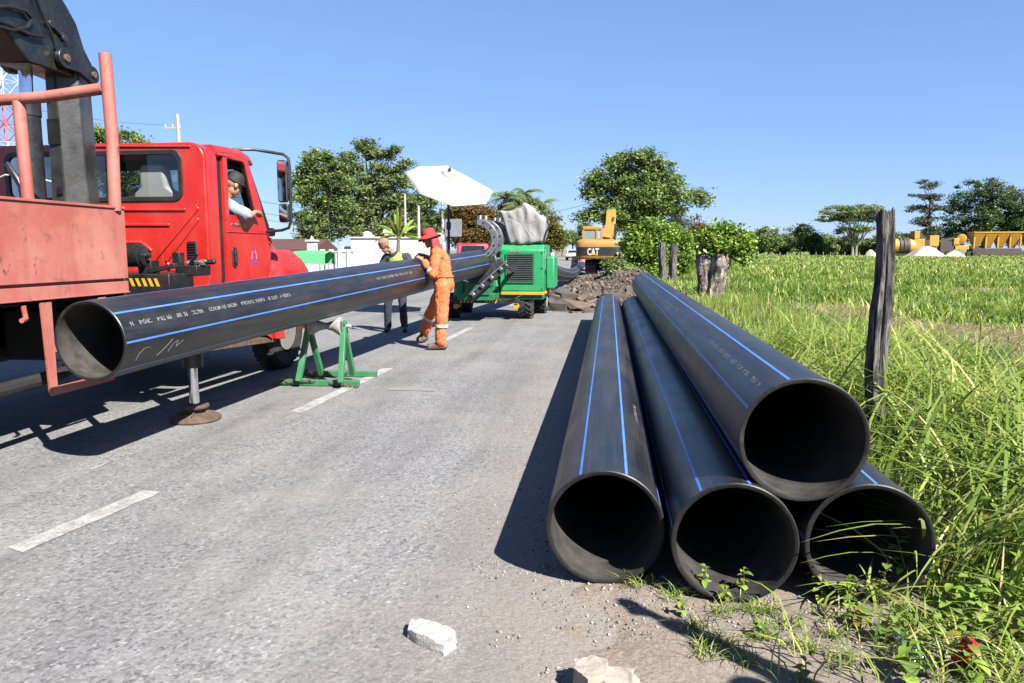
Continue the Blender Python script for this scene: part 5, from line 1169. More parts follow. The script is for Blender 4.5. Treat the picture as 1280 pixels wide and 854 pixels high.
blob(tr_, 'trousers', JEAN, W2, 0.014, 3, 0.010, 9); blob(sh_, 'shirt', DSHIRT, W2, 0.014, 3, 0.008, 9)
blob([(J['wai'] - Vector((0, 0, 0.04)), 0.146, J['che'], 0.152), (J['che'], 0.135, J['shon'].lerp(J['che'], 0.25), 0.082), (J['che'], 0.135, J['shof'].lerp(J['che'], 0.25), 0.082)], 'vest', VEST, W2, 0.014, 3, 0.006, 9)
boot(J, 'n', W2, BLKPL); boot(J, 'f', W2, BLKPL)
part(MB().lathe([(0.094, -0.03), (0.096, 0.0), (0.088, 0.05), (0.05, 0.082), (0.0, 0.088)], HP(0, -0.006, 0.055), HP(0, -0.2, 1) - HP(0, 0, 0), 24), 'cap', M('tan_cap', (0.34, 0.22, 0.12), 0.85), W2)

# driver leaning out of the cab window
hp_ = at_x(299, 231, -3.93)
W3 = thing('person', 'driver in pale shirt and black cap leaning out of the red cab window', 'person', (-4.35, 7.35, 1.46))
hy, hz_ = hp_.y, hp_.z
J = J_(hipn=(-4.36, 7.36, 1.52), kneen=(-4.40, 7.80, 1.55), ankn=(-4.40, 7.84, 1.18), toen=(-4.40, 7.98, 1.13), hipf=(-4.62, 7.36, 1.52), kneef=(-4.66, 7.80, 1.55), ankf=(-4.66, 7.84, 1.18), toef=(-4.66, 7.98, 1.13),
       pel=(-4.48, 7.34, 1.54), wai=(-4.42, 7.34, 1.66), che=(-4.22, 7.36, 1.86), nec=(-4.02, hy - 0.02, hz_ - 0.15), hea=(-3.95, hy, hz_ - 0.05), shon=(-4.02, 7.36, 1.96), elbn=(-3.80, 7.46, 1.80), wrin=(-3.83, 7.66, 1.85), shof=(-4.36, 7.42, 1.93), elbf=(-4.38, 7.66, 1.75), wrif=(-4.24, 7.84, 1.84))
for a_ in ('che', 'nec', 'hea', 'shon', 'shof', 'wai'): J[a_].x -= 0.06
hc, HP = head_caps((-3.995, hy, hz_), (0.45, 0.75, -0.48), (0.2, 0.2, 1))
bd = blob(body_caps(J, 0.84) + hc + hand_caps(J['wrin'], (-0.1, 1, -0.05), (0, 0.2, -1), 0.95, 0.5, 1) + hand_caps(J['wrif'], (0.3, 1, 0), (0, 0, -1), 0.95, 0.5, -1), 'body', SKIN, W3, 0.0085, 2); eyes(HP, bd)
sh_ = []; tr_ = []
for s in ('n', 'f'):
    kn, an = J['knee' + s], J['ank' + s]; tr_ += [(J['hip' + s], 0.095, kn, 0.07), (kn, 0.07, an, 0.055), (J['pel'], 0.12, J['hip' + s], 0.095)]
    sh_ += [(J['che'], 0.115, J['sho' + s], 0.075), (J['sho' + s], 0.076, J['sho' + s].lerp(J['elb' + s], 0.9), 0.066)]
sh_ += [(J['wai'] - Vector((0, 0, 0.06)), 0.13, J['che'], 0.135), (J['che'], 0.11, J['nec'].lerp(J['che'], 0.35), 0.07)]
blob(tr_, 'trousers', JEAN, W3, 0.015, 3, 0.006); blob(sh_, 'shirt', LBLUE, W3, 0.012, 3, 0.009, 10)
boot(J, 'n', W3, BLKPL); boot(J, 'f', W3, BLKPL)
cp_ = part(MB().lathe([(0.095, -0.035), (0.098, 0.0), (0.090, 0.05), (0.055, 0.085), (0.0, 0.092)], HP(0, -0.008, 0.05), HP(0, 0, 1) - HP(0, 0, 0), 24), 'cap', BCAP, W3)
pk = MB(); pv = []
for i in range(13):
    t = -1.15 + 2.3 * i / 12
    for r, h in ((0.094, 0.025), (0.155 - 0.045 * abs(t), 0.012 - 0.01 * t * t)): pv.append(HP(r * math.sin(t) * 0.95, r * math.cos(t), 0.028 + h))
pk.add(pv, [(2 * i, 2 * i + 1, 2 * i + 3, 2 * i + 2) for i in range(12)]); po = part(pk, 'cap_peak', BCAP, cp_); sd = po.modifiers.new('s', 'SOLIDIFY'); sd.thickness = 0.005
for a in (-0.03, 0.0, 0.03): part(MB().box(HP(-0.097, -0.01 + a, 0.06), (0.012, 0.016, 0.02)), 'cap_badge', WHITEP, cp_)

# bystander beside the camera pointing at the pipes: the shadow of the outstretched arm falls across the shoulder
W4 = thing('person', 'bystander in white shirt pointing with outstretched arm towards the pipe mouths', 'person', (1.84, 1.10, 0))
fx, fy = -0.73, 0.68
def bl(r, f, z): return Vector((1.84 + r * 0.68 + f * fx, 1.10 + r * 0.73 + f * fy, z))
J = dict(hipn=bl(0.09, 0, 0.92), kneen=bl(0.10, 0.02, 0.50), ankn=bl(0.11, 0, 0.09), toen=bl(0.13, 0.16, 0.045), hipf=bl(-0.09, 0, 0.92), kneef=bl(-0.10, 0.02, 0.50), ankf=bl(-0.11, 0, 0.09), toef=bl(-0.13, 0.16, 0.045), pel=bl(0, 0, 0.98), wai=bl(0, 0, 1.1), che=bl(0, 0, 1.32), nec=bl(0, 0.01, 1.50), hea=bl(0, 0.02, 1.58), shon=bl(0.18, 0.02, 1.42), elbn=bl(0.16, 0.30, 1.55), wrin=bl(0.14, 0.56, 1.68), shof=bl(-0.18, 0, 1.42), elbf=bl(-0.22, -0.03, 1.13), wrif=bl(-0.20, 0.05, 0.88))
hc, HP = head_caps(bl(0, 0.02, 1.62), (fx, fy, -0.1))
hd_ = (J['wrin'] - J['elbn']).normalized()
bd = blob(body_caps(J, 0.9) + hc + hand_caps(J['wrin'], hd_, (0, 0, -1), 1.0, 0.12, 1) + hand_caps(J['wrif'], (0, 0, -1), (fx, fy, 0), 1.0, 0.35, -1), 'body', SKIN, W4, 0.009, 2); eyes(HP, bd)
tr_ = []; sh_ = []
for s in ('n', 'f'):
    kn, an = J['knee' + s], J['ank' + s]; tr_ += [(J['hip' + s], 0.098, kn, 0.076), (kn, 0.076, an + (kn - an) * 0.05, 0.068), (J['pel'], 0.13, J['hip' + s], 0.10)]
    sh_ += [(J['che'], 0.125, J['sho' + s], 0.074), (J['sho' + s], 0.074, J['elb' + s], 0.060), (J['elb' + s], 0.060, J['elb' + s].lerp(J['wri' + s], 0.8), 0.048)]
tr_ += [(J['pel'], 0.132, J['wai'] - Vector((0, 0, 0.03)), 0.122)]; sh_ += [(J['wai'] - Vector((0, 0, 0.10)), 0.135, J['che'], 0.145), (J['che'], 0.12, J['nec'].lerp(J['che'], 0.3), 0.08)]
blob(tr_, 'trousers', JEAN, W4, 0.015, 3, 0.006); blob(sh_, 'shirt', WHITEP, W4, 0.015, 3, 0.006); boot(J, 'n', W4); boot(J, 'f', W4)
part(MB().ball(HP(0, -0.015, 0.045), (0.088, 0.10, 0.085), 16, 10), 'hair', HAIR, W4)
# ------------------------------------------------------------------ trees and plants far off
G_MID = [(0.0, (0.048, 0.080, 0.020)), (0.5, (0.112, 0.165, 0.042)), (1.0, (0.215, 0.265, 0.085))]
G_DARK = [(0.0, (0.024, 0.042, 0.015)), (0.5, (0.056, 0.090, 0.026)), (1.0, (0.11, 0.155, 0.045))]
G_GREY = [(0.0, (0.035, 0.045, 0.030)), (0.5, (0.065, 0.080, 0.045)), (1.0, (0.11, 0.125, 0.07))]
G_OLIVE = [(0.0, (0.052, 0.076, 0.028)), (0.5, (0.115, 0.155, 0.052)), (1.0, (0.205, 0.245, 0.09))]
G_BRIGHT = [(0.0, (0.045, 0.088, 0.010)), (0.5, (0.125, 0.205, 0.026)), (1.0, (0.25, 0.34, 0.06))]
G_AUT = [(0.0, (0.040, 0.040, 0.012)), (0.4, (0.075, 0.072, 0.020)), (0.7, (0.16, 0.085, 0.022)), (1.0, (0.24, 0.10, 0.028))]
G_YEL = [(0.0, (0.045, 0.050, 0.010)), (0.5, (0.11, 0.105, 0.018)), (1.0, (0.19, 0.165, 0.03))]
LM = {n: leaf_mat('leaves_' + n, s, 0.32) for n, s in (('mid', G_MID), ('dark', G_DARK), ('grey', G_GREY), ('olive', G_OLIVE), ('bright', G_BRIGHT), ('autumn', G_AUT), ('yellow', G_YEL))}
BARK = M('grey_bark', (0.20, 0.17, 0.14), 0.95, col2=(0.10, 0.085, 0.07), scale=8, bump=0.5, bscale=12)
BARKP = M('pale_bark', (0.36, 0.33, 0.29), 0.95, col2=(0.20, 0.17, 0.14), scale=8, bump=0.5, bscale=12)
def leaves(cen, length, width, rng, tone, up=0.5, droop=0.0):
    """one folded leaf blade (two triangles meeting along the midrib... as one rhombus) for each centre"""
    n = len(cen); a = rng.normal(size=(n, 3)); a[:, 2] = a[:, 2] * (1 - up) - droop; a /= np.linalg.norm(a, axis=1)[:, None] + 1e-9
    nr = rng.normal(size=(n, 3)) * 0.8; nr[:, 2] += up * 1.6; b = np.cross(nr, a); b /= np.linalg.norm(b, axis=1)[:, None] + 1e-9
    L = (length * rng.uniform(0.65, 1.3, n))[:, None]; Wd = (width * rng.uniform(0.7, 1.25, n))[:, None]
    v = np.empty((n, 4, 3)); v[:, 0] = cen - a * L * 0.5; v[:, 1] = cen + b * Wd * 0.5 - a * L * 0.05; v[:, 2] = cen + a * L * 0.5; v[:, 3] = cen - b * Wd * 0.5 - a * L * 0.05
    f = np.arange(n * 4).reshape(n, 4); return v.reshape(-1, 3), f, np.repeat(tone, 4)
def make_tree(name, label, base, blobs, mat, seed, nleaf=14000, clump=0.55, leaf=0.22, trunk_r=0.22, bark=BARK, group=None, flat=0.55, trunk_top=None, stems=1, shell=0.45, cat='tree', nlimb=16, per_=95):
    """base: place on the ground; blobs: crown masses (centre, radii) in metres relative to the base"""
    rng = np.random.default_rng(seed); root = thing(name, label, cat, base, group)
    vol = np.array([r[0] * r[1] * r[2] for _, r in blobs]); share = vol ** 0.67 / np.sum(vol ** 0.67); C = []; T = []
    per = per_; nc = max(12, nleaf // per)
    for (c, r), s in zip(blobs, share):
        k = max(3, int(nc * s)); d = rng.normal(size=(k, 3)); d /= np.linalg.norm(d, axis=1)[:, None]; rad = rng.uniform(0, 1, k) ** shell
        C.append(np.array(c) + d * rad[:, None] * np.array(r))
    C = np.concatenate(C); ct = np.clip(rng.normal(0.48, 0.17, len(C)), 0.05, 0.95); cr = 1.25 * clump * rng.uniform(0.45, 1.25, len(C))
    off = rng.normal(size=(len(C), per, 3)) * 0.5; off[:, :, 2] *= flat
    P = (C[:, None, :] + off * cr[:, None, None]).reshape(-1, 3); tone = np.clip(np.repeat(ct, per) + rng.normal(0, 0.13, len(P)), 0, 1)
    v, f, t = leaves(P, leaf, leaf * 0.5, rng, tone)
    co = bpy.data.objects.new('crown', numpy_mesh('crown', v, f, mat, t)); link(co, root, False)
    # trunk and limbs
    m = MB(); cen = np.mean(C, 0); zt = trunk_top if trunk_top is not None else max(0.8, min(p[0][2] - p[1][2] * 0.6 for p in blobs)); tips = C[rng.permutation(len(C))[:nlimb]]
    for s in range(stems):
        ox = (s - (stems - 1) / 2) * trunk_r * 2.2; lean = rng.normal(0, 0.12, 2) * zt * 0.3
        p0 = Vector((ox, 0, -0.15)); p1 = Vector((ox + lean[0] * 0.5, lean[1] * 0.5, zt * 0.5)); p2 = Vector((ox * 1.3 + lean[0] + cen[0] * 0.3, lean[1] + cen[1] * 0.3, zt))
        m.path([p0, p0.lerp(p1, 0.15), p1, p2], [trunk_r * 1.35, trunk_r * 1.05, trunk_r * 0.9, trunk_r * 0.7], 10)
        for tip in tips[s::stems]:
            tp_ = Vector(tip); q = p2.lerp(p1, rng.uniform(0, 0.5)); mid = q.lerp(tp_, 0.5) + Vector((rng.normal(0, 0.1), rng.normal(0, 0.1), 0.12 * (tp_ - q).length))
            r0 = trunk_r * rng.uniform(0.30, 0.5); m.path([q, q.lerp(mid, 0.5), mid, mid.lerp(tp_, 0.6), tp_], [r0, r0 * 0.8, r0 * 0.6, r0 * 0.35, r0 * 0.15], 6)
    part(m, 'trunk', bark, root, world=False); return root
def px_blobs(pxs, Y, dy=0.85, X0=None):
    """crown masses read off the picture at distance Y -> (base, blobs)"""
    out = []; x0 = X0
    for (x, y, rx, ry) in pxs:
        c = at_y(x, y, Y); out.append((c, (rx * Y / F, rx * dy * Y / F, ry * Y / F)))
    bx = x0 if x0 is not None else sum(c.x for c, _ in out) / len(out); b = Vector((bx, Y, gz(bx, Y)))
    return b, [((c.x - b.x, 0.0, c.z - b.z), r) for c, r in out]
def ptree(name, label, pxs, Y, mat, seed, X0px=None, jitter=0.35, **k):
    b, bl = px_blobs(pxs, Y, X0=at_y(X0px, 312, Y).x if X0px else None); rng = random.Random(seed)
    bl = [((c[0], rng.uniform(-jitter, jitter) * r[1], c[2]), r) for c, r in bl]
    return make_tree(name, label, b, bl, LM[mat], seed, **k)

ptree('broadleaf_tree', 'large spreading tree rising behind the yellow excavator', [(800, 197, 26, 11), (772, 208, 22, 12), (825, 210, 20, 12), (748, 224, 16, 11), (762, 232, 26, 14), (800, 228, 34, 18), (838, 230, 16, 12), (740, 240, 14, 9), (800, 250, 40, 16), (845, 246, 18, 9), (866, 243, 13, 7), (878, 252, 9, 6), (736, 268, 14, 8), (752, 258, 14, 10), (785, 274, 40, 16), (828, 262, 26, 13)], 50, 'mid', 1, X0px=792, nleaf=40000, clump=0.52, leaf=0.22, trunk_r=0.42, nlimb=30)
ptree('broadleaf_tree', 'tall tree with open top standing behind the white house', [(455, 183, 16, 8), (472, 192, 20, 9), (437, 198, 14, 8), (495, 190, 12, 6), (440, 214, 24, 10), (480, 212, 24, 10), (508, 205, 10, 6), (465, 232, 34, 13), (503, 228, 18, 10), (432, 240, 16, 12), (490, 250, 30, 14), (452, 262, 36, 16), (515, 250, 14, 10), (500, 276, 28, 16), (465, 288, 45, 16)], 58, 'olive', 2, X0px=470, nleaf=40000, clump=0.52, leaf=0.24, trunk_r=0.35, nlimb=30)
ptree('broadleaf_tree', 'bushy round tree beyond the truck bonnet', [(400, 197, 18, 8), (385, 210, 16, 9), (415, 209, 18, 9), (376, 226, 12, 9), (398, 226, 24, 12), (424, 228, 16, 12), (382, 248, 18, 13), (410, 252, 24, 14), (435, 262, 14, 14), (388, 276, 22, 15), (420, 280, 30, 16), (390, 300, 24, 10)], 54, 'mid', 3, X0px=402, nleaf=32000, clump=0.50, leaf=0.23, trunk_r=0.32, nlimb=26)
ptree('broadleaf_tree', 'dark leafy tree between the tall tree and the umbrella pole', [(525, 255, 18, 14), (512, 280, 22, 18), (540, 276, 18, 16), (530, 295, 26, 12)], 62, 'dark', 4, nleaf=20000, clump=0.6, leaf=0.26)
ptree('broadleaf_tree', 'green tree showing above the red cab roof beside the crane', [(130, 166, 24, 10), (115, 172, 20, 14), (160, 172, 20, 10), (140, 195, 40, 20), (140, 225, 35, 25)], 62, 'mid', 5, nleaf=14000, clump=0.7, leaf=0.28)
ptree('broadleaf_tree', 'dark tree at the foot of the lattice tower', [(-5, 215, 26, 18), (-12, 240, 34, 26)], 66, 'dark', 55, nleaf=9000, clump=0.7, leaf=0.28)
ptree('flame_tree', 'tree with rust-orange seed pods behind the umbrella pole', [(575, 268, 18, 14), (598, 270, 22, 18), (585, 292, 28, 18), (612, 290, 16, 16)], 48, 'autumn', 6, nleaf=20000, clump=0.5, leaf=0.20, flat=0.7)
ptree('broadleaf_tree', 'yellow-green tree to the right of the canvas cover', [(688, 280, 12, 16), (695, 298, 10, 16), (680, 300, 12, 16)], 70, 'yellow', 7, nleaf=12000, clump=0.55, leaf=0.24)
ptree('broadleaf_tree', 'green tree between the palms above the canvas cover', [(650, 262, 30, 14), (672, 272, 20, 18), (640, 280, 26, 18)], 66, 'olive', 8, nleaf=15000, clump=0.55, leaf=0.24)
for i, (pxs, Y, mt, lb) in enumerate([([(703, 300, 9, 10)], 150, 'olive', 'far tree where the road meets the horizon, beside the yellow-green tree'), ([(716, 298, 8, 12)], 170, 'mid', 'far tree over the white car on the road'), ([(731, 294, 9, 14)], 150, 'mid', 'far tree close behind the excavator cab mirror')]):
    ptree('broadleaf_tree', lb, pxs, Y, mt, 60 + i, nleaf=5000, clump=0.8, leaf=0.4, trunk_r=0.2)
# field side, middle distance
ptree('bare_tree', 'thin grey half-bare tree beside the large spreading tree', [(850, 268, 16, 12), (838, 282, 18, 16), (862, 290, 16, 14)], 62, 'grey', 9, nleaf=5000, clump=0.5, leaf=0.16, nlimb=40, trunk_r=0.16)
ptree('broadleaf_tree', 'brownish shrubby tree behind the leafy stump', [(872, 285, 14, 14), (885, 298, 18, 14), (858, 302, 16, 14)], 58, 'autumn', 10, nleaf=9000, clump=0.45, leaf=0.18)
ptree('roadside_shrub', 'bright green shrub hiding the excavator boom side', [(795, 287, 9, 5), (812, 282, 10, 5), (800, 297, 20, 7), (832, 291, 12, 6), (824, 303, 18, 9), (786, 306, 10, 7), (800, 316, 18, 10), (788, 330, 14, 9), (820, 322, 14, 9), (806, 338, 20, 8), (780, 344, 10, 6)], 33, 'bright', 11, nleaf=20000, clump=0.30, leaf=0.15, trunk_r=0.08, trunk_top=0.7, stems=3, cat='shrub', flat=0.8)
ptree('roadside_shrub', 'dense green shrub growing round the twin grey trunks', [(852, 296, 9, 6), (842, 288, 8, 4), (850, 310, 11, 9), (840, 322, 10, 8), (855, 330, 10, 8)], 34, 'bright', 12, nleaf=9000, clump=0.26, leaf=0.15, trunk_r=0.06, trunk_top=0.6, stems=2, cat='shrub', flat=0.8)
ptree('roadside_shrub', 'low dark bush behind the green shrubs by the rubble', [(770, 335, 14, 10), (785, 345, 16, 10)], 30, 'mid', 13, nleaf=6000, clump=0.3, leaf=0.13, trunk_r=0.05, trunk_top=0.3, cat='shrub')
# far side of the field
FL = ['dark', 'olive', 'dark', 'mid']
far = [(1122, 301, 16, 10), (1076, 304, 16, 9), (945, 300, 14, 10), (960, 297, 14, 12), (978, 302, 16, 9), (995, 297, 15, 12), (1012, 300, 14, 11), (1030, 303, 14, 10), (1050, 305, 18, 9), (1108, 302, 18, 9)]
FT = ['far tree in the line across the field, %s' % t for t in ('right behind the large gravel pile', 'under the right side of the flat-topped crown', 'next to the leafy stump', 'second from the leafy stump', 'third from the leafy stump', 'fourth from the leafy stump', 'fifth from the leafy stump', 'last before the flat-topped tree', 'under the flat-topped tree crown', 'behind the yellow drum of the plant')]
for i, (x, y, rx, ry) in enumerate(far):
    ptree('broadleaf_tree', FT[i], [(x, y, rx, ry), (x + 4, y + 8, rx, ry * 0.8)], 165 + 6 * (i % 3), FL[i % 4], 20 + i, nleaf=6500, clump=0.9, leaf=0.5, trunk_r=0.25, group=None)
ptree('palm_like_tree', 'small feathery tree poking above the far tree line', [(1003, 287, 7, 5)], 175, 'grey', 30, nleaf=1500, clump=0.7, leaf=0.6, trunk_r=0.15)
ptree('flat_topped_tree', 'wide flat-topped tree standing alone across the field', [(1062, 262, 34, 7), (1040, 272, 20, 6), (1085, 265, 24, 7), (1064, 274, 36, 6), (1098, 274, 16, 6), (1068, 288, 24, 6)], 160, 'olive', 31, X0px=1068, nleaf=14000, clump=1.0, leaf=0.42, flat=0.28, trunk_r=0.3, trunk_top=2.2, stems=2, bark=BARKP, nlimb=30)
ptree('layered_tree', 'tall pale tree with layered branches beside the dense dark tree', [(1157, 231, 12, 6), (1152, 245, 14, 4), (1166, 246, 14, 5), (1145, 261, 16, 4), (1168, 262, 16, 5), (1155, 276, 16, 7), (1160, 290, 14, 8)], 172, 'grey', 32, X0px=1160, nleaf=9000, clump=0.9, leaf=0.42, flat=0.3, trunk_r=0.28, trunk_top=11, nlimb=34)
ptree('broadleaf_tree', 'large dense dark tree behind the yellow hopper', [(1225, 240, 26, 16), (1250, 250, 26, 18), (1205, 262, 24, 20), (1235, 268, 34, 22), (1268, 272, 22, 24), (1190, 288, 18, 16), (1230, 290, 40, 18)], 178, 'dark', 33, X0px=1230, nleaf=30000, clump=1.1, leaf=0.5, trunk_r=0.6)
ptree('broadleaf_tree', 'dark green tree at the far right behind the hopper end', [(1290, 265, 26, 30), (1282, 290, 24, 20), (1310, 280, 24, 30)], 176, 'mid', 34, nleaf=14000, clump=1.1, leaf=0.5, trunk_r=0.5)
ptree('broadleaf_tree', 'low dark tree behind the towers of the yellow plant', [(1150, 300, 26, 9), (1130, 305, 20, 8), (1172, 300, 16, 10)], 180, 'dark', 35, nleaf=8000, clump=0.9, leaf=0.5)
for i, (x, y, rx, ry) in enumerate([(1330, 296, 26, 16), (1375, 292, 30, 20)]): ptree('broadleaf_tree', ['tree outside the plant, past the hopper end', 'last tree of the line, well past the hopper'][i], [(x, y, rx, ry)], 176, 'dark', 36 + i, nleaf=6000, clump=1.1, leaf=0.55)
# palms
def palm(label, px, py, Y, seed, r=2.3, nf=15, name='palm_tree'):
    rng = random.Random(seed); c = at_y(px, py, Y); root = thing(name, label, 'palm', (c.x, Y, gz(c.x, Y))); h = c.z - root.location.z
    m = MB(); pts_ = [(0.12 * math.sin(t * 2), 0.0, h * t - 0.1) for t in (0, 0.15, 0.4, 0.7, 1.0)]; m.path(pts_, [0.22, 0.17, 0.14, 0.13, 0.12], 10); part(m, 'trunk', BARKP, root, world=False)
    top = Vector(pts_[-1])
    for i in range(nf):
        a = 2 * math.pi * i / nf + rng.uniform(-0.2, 0.2); e = rng.uniform(0.1, 1.2); L = r * rng.uniform(0.8, 1.15); d = Vector((math.cos(a), math.sin(a), 0)); pr = []
        for k_ in range(9): t = k_ / 8; pr.append(top + d * (L * t * math.cos(e * (1 - t * 0.4)) * 1.0) + Vector((0, 0, L * (t * math.sin(e) - 0.75 * t * t))))
        V_ = []; F_ = []; T_ = []
        for k_ in range(8):
            for sd in (-1, 1):
                for q in (0.0, 0.5):
                    p = pr[k_].lerp(pr[k_ + 1], q); fw = (pr[k_ + 1] - pr[k_]).normalized(); s = fw.cross(Vector((0, 0, 1))).normalized() * sd; ll = 0.55 * math.sin(math.pi * min(0.97, 0.12 + 0.85 * (k_ + q) / 8)) * r / 2.3
                    tip = p + s * ll + fw * ll * 0.6 - Vector((0, 0, ll * 0.45)); o = len(V_); V_ += [p - fw * 0.06, p + fw * 0.06, tip]; F_.append((o, o + 1, o + 2)); T_ += [rng.uniform(0.2, 0.8)] * 3
        ob = bpy.data.objects.new('frond', numpy_mesh('frond', V_, F_, LM['olive'], T_)); link(ob, root, False)
for i, (x, y, Y, lb) in enumerate([(630, 247, 64, 'palm with crown beside the right tip of the umbrella'), (655, 243, 70, 'tallest palm above the canvas cover'), (676, 255, 72, 'palm right of the tallest palm'), (648, 262, 60, 'low palm just above the canvas cover')]): palm(lb, x, y, Y, i)
# broad-fronded plant by the house
def fan_plant(label, px, py, Y, seed):
    rng = random.Random(seed); c = at_y(px, py, Y); root = thing('banana_plant', label, 'plant', (c.x, Y, gz(c.x, Y))); h = c.z - root.location.z
    part(MB().path([(0, 0, -0.1), (0, 0, h * 0.5), (0.05, 0, h)], [0.14, 0.12, 0.09], 8), 'trunk', BARK, root, world=False)
    for i in range(11):
        a = -1.35 + 2.7 * i / 10 + rng.uniform(-0.1, 0.1); d = Vector((math.sin(a), rng.uniform(-0.3, 0.3), math.cos(a) + 0.25)).normalized(); L = rng.uniform(1.3, 1.9); s = d.cross(Vector((0, 1, 0))).normalized(); V_ = []; F_ = []
        for k_ in range(9):
            t = k_ / 8; p = Vector((0.05, 0, h)) + d * (L * t) - Vector((0, 0, 0.55 * t * t * L * abs(math.sin(a)))); w = 0.085 * math.sin(math.pi * min(1, 0.05 + 0.95 * t)) ** 0.6 if t > 0.3 else 0.012
            V_ += [p - s * w + Vector((0, 0.03, 0)), p, p + s * w + Vector((0, 0.03, 0))]
            if k_: o = 3 * k_; F_ += [(o - 3, o - 2, o + 1, o), (o - 2, o - 1, o + 2, o + 1)]
        ob = bpy.data.objects.new('leaf', numpy_mesh('leaf', V_, F_, LM['bright' if i % 3 else 'yellow'], np.repeat(rng.uniform(0.3, 0.8), len(V_)), smooth=True)); link(ob, root, False)
fan_plant('plant with long paddle leaves in front of the white house', 497, 298, 38, 3)

# ------------------------------------------------------------------ buildings, walls, poles
PLAST = M('white_plaster', (0.80, 0.79, 0.75), 0.9, col2=(0.64, 0.62, 0.57), scale=1.2, bump=0.1)
BLUEW = M('weathered_blue_wall', (0.46, 0.50, 0.56), 0.9, col2=(0.60, 0.61, 0.62), scale=1.5, lo=0.4, hi=0.6)
CONC = M('grey_concrete', (0.50, 0.48, 0.45), 0.9, col2=(0.40, 0.385, 0.36), scale=2)
TARP = M('green_tarp', (0.12, 0.62, 0.22), 0.7, col2=(0.09, 0.5, 0.17)); TILE = M('brown_red_roof', (0.12, 0.045, 0.035), 0.8, col2=(0.08, 0.03, 0.025), scale=4)
TANKB = M('white_tank', (0.72, 0.72, 0.70), 0.6)
Yh = 43.0
a, b = at_y(438, 297, Yh), at_y(524, 297, Yh)
hs = thing('white_house', 'low white flat-roofed house beyond the long pipe', 'house', ((a.x + b.x) / 2, Yh + 2, 0))
part(MB().bx(a.x, b.x, Yh, Yh + 5, -0.1, a.z - 0.06), 'wall', PLAST, hs, 0.02)
part(MB().bx(a.x - 0.08, b.x + 0.08, Yh - 0.08, Yh + 5.1, a.z - 0.06, a.z + 0.04), 'roof', PLAST, hs, 0.02)
c0 = at_y(424, 308, Yh); part(MB().bx(c0.x, a.x - 0.002, Yh + 0.4, Yh + 4, -0.1, c0.z), 'annex', PLAST, hs, 0.02)
for x in ():
    p = at_y(x, 305, Yh); wn = part(MB().bx(p.x - 0.45, p.x + 0.45, Yh - 0.03, Yh - 0.002, 0.85, 1.75), 'window', BLKPL, hs)
    part(MB().bx(p.x - 0.55, p.x + 0.55, Yh - 0.09, Yh - 0.032, 0.76, 0.84), 'sill', PLAST, wn)
tk = at_y(459, 295, Yh + 1); t_ = thing('water_tank', 'white water tank standing on the flat house roof', 'water tank', (tk.x, Yh + 1, a.z + 0.04))
part(MB().lathe([(0, 0), (0.28, 0), (0.29, 0.04), (0.29, 0.24), (0.22, 0.30), (0.1, 0.33), (0.1, 0.36), (0, 0.36)], (0, 0, 0), (0, 0, 1), 24), 'shell', TANKB, t_, world=False); part(MB().tube((0.29, 0, 0.1), (0.42, 0, 0.1), 0.025).tube((0.42, 0, 0.12), (0.42, 0, 0.0), 0.025), 'outlet_pipe', TANKB, t_, world=False)
tk = at_y(484, 296, Yh + 1); t_ = thing('dish_antenna', 'small white dish on a stub mast on the house roof', 'antenna', (tk.x, Yh + 1, a.z + 0.04)); part(MB().tube((0, 0, 0), (0, 0, 0.25), 0.03), 'mast', TANKB, t_, world=False); part(MB().lathe([(0.0, 0.0), (0.16, 0.03), (0.26, 0.10), (0.27, 0.10), (0.16, 0.015), (0.0, -0.015)], (0, 0, 0.27), (0.5, -0.8, 0.4), 20), 'dish', TANKB, t_, world=False)
wl = thing('boundary_wall', 'weathered blue-white boundary wall left of the white house', 'wall', (at_y(410, 320, 41).x, 41, 0))
a, b = at_y(385, 314, 41), at_y(440, 312, 41)
part(MB().bx(a.x, b.x, 41, 41.16, -0.1, a.z - 0.08), 'panel', BLUEW, wl)
part(MB().bx(a.x - 0.05, b.x + 0.05, 40.97, 41.2, a.z - 0.08, a.z), 'coping', CONC, wl, 0.01)
for x in np.linspace(a.x + 0.3, b.x - 0.2, 5): part(MB().bx(x - 0.1, x + 0.1, 40.94, 41.22, -0.1, a.z + 0.10), 'pillar', PLAST, wl, 0.01)
p = at_y(390, 300, 39); pil = thing('gate_pillar', 'white gate pillar with a cap beside the green tarp', 'pillar', (p.x, 39, 0)); part(MB().bx(-0.22, 0.22, -0.22, 0.22, -0.1, p.z - 0.1), 'shaft', PLAST, pil, 0.02, world=False); part(MB().bx(-0.3, 0.3, -0.3, 0.3, p.z - 0.1, p.z).lathe([(0.1, 0), (0.1, 0.1), (0.0, 0.2)], (0, 0, p.z), (0, 0, 1), 10), 'cap', PLAST, pil, 0.02, world=False)
p = at_y(390, 316, 34); tpn = thing('green_tarp', 'bright green tarp over a low stall beyond the bonnet', 'tarp', (p.x, 34, 0)); n = 16
vs = [(-0.9 + 1.8 * i / n, y, p.z - 0.1 * abs(i - n / 2) / n + z) for y, z in ((-0.7, -0.5), (-0.65, -0.02), (0.0, 0.12), (0.65, -0.02), (0.7, -0.5)) for i in range(n + 1)]
part(MB().add(vs, [(j * (n + 1) + i, j * (n + 1) + i + 1, (j + 1) * (n + 1) + i + 1, (j + 1) * (n + 1) + i) for j in range(4) for i in range(n)]), 'sheet', TARP, tpn, world=False)
for x in (-0.85, 0.85):
    for y in (-0.6, 0.6): part(MB().tube((x, y, -0.1), (x, y, p.z - 0.12), 0.03), 'post', GREYST, tpn, world=False)
p = at_y(366, 307, 46); hut = thing('tiled_hut', 'hut with a low brown-red roof beyond the truck bonnet', 'hut', (p.x, 46, 0))
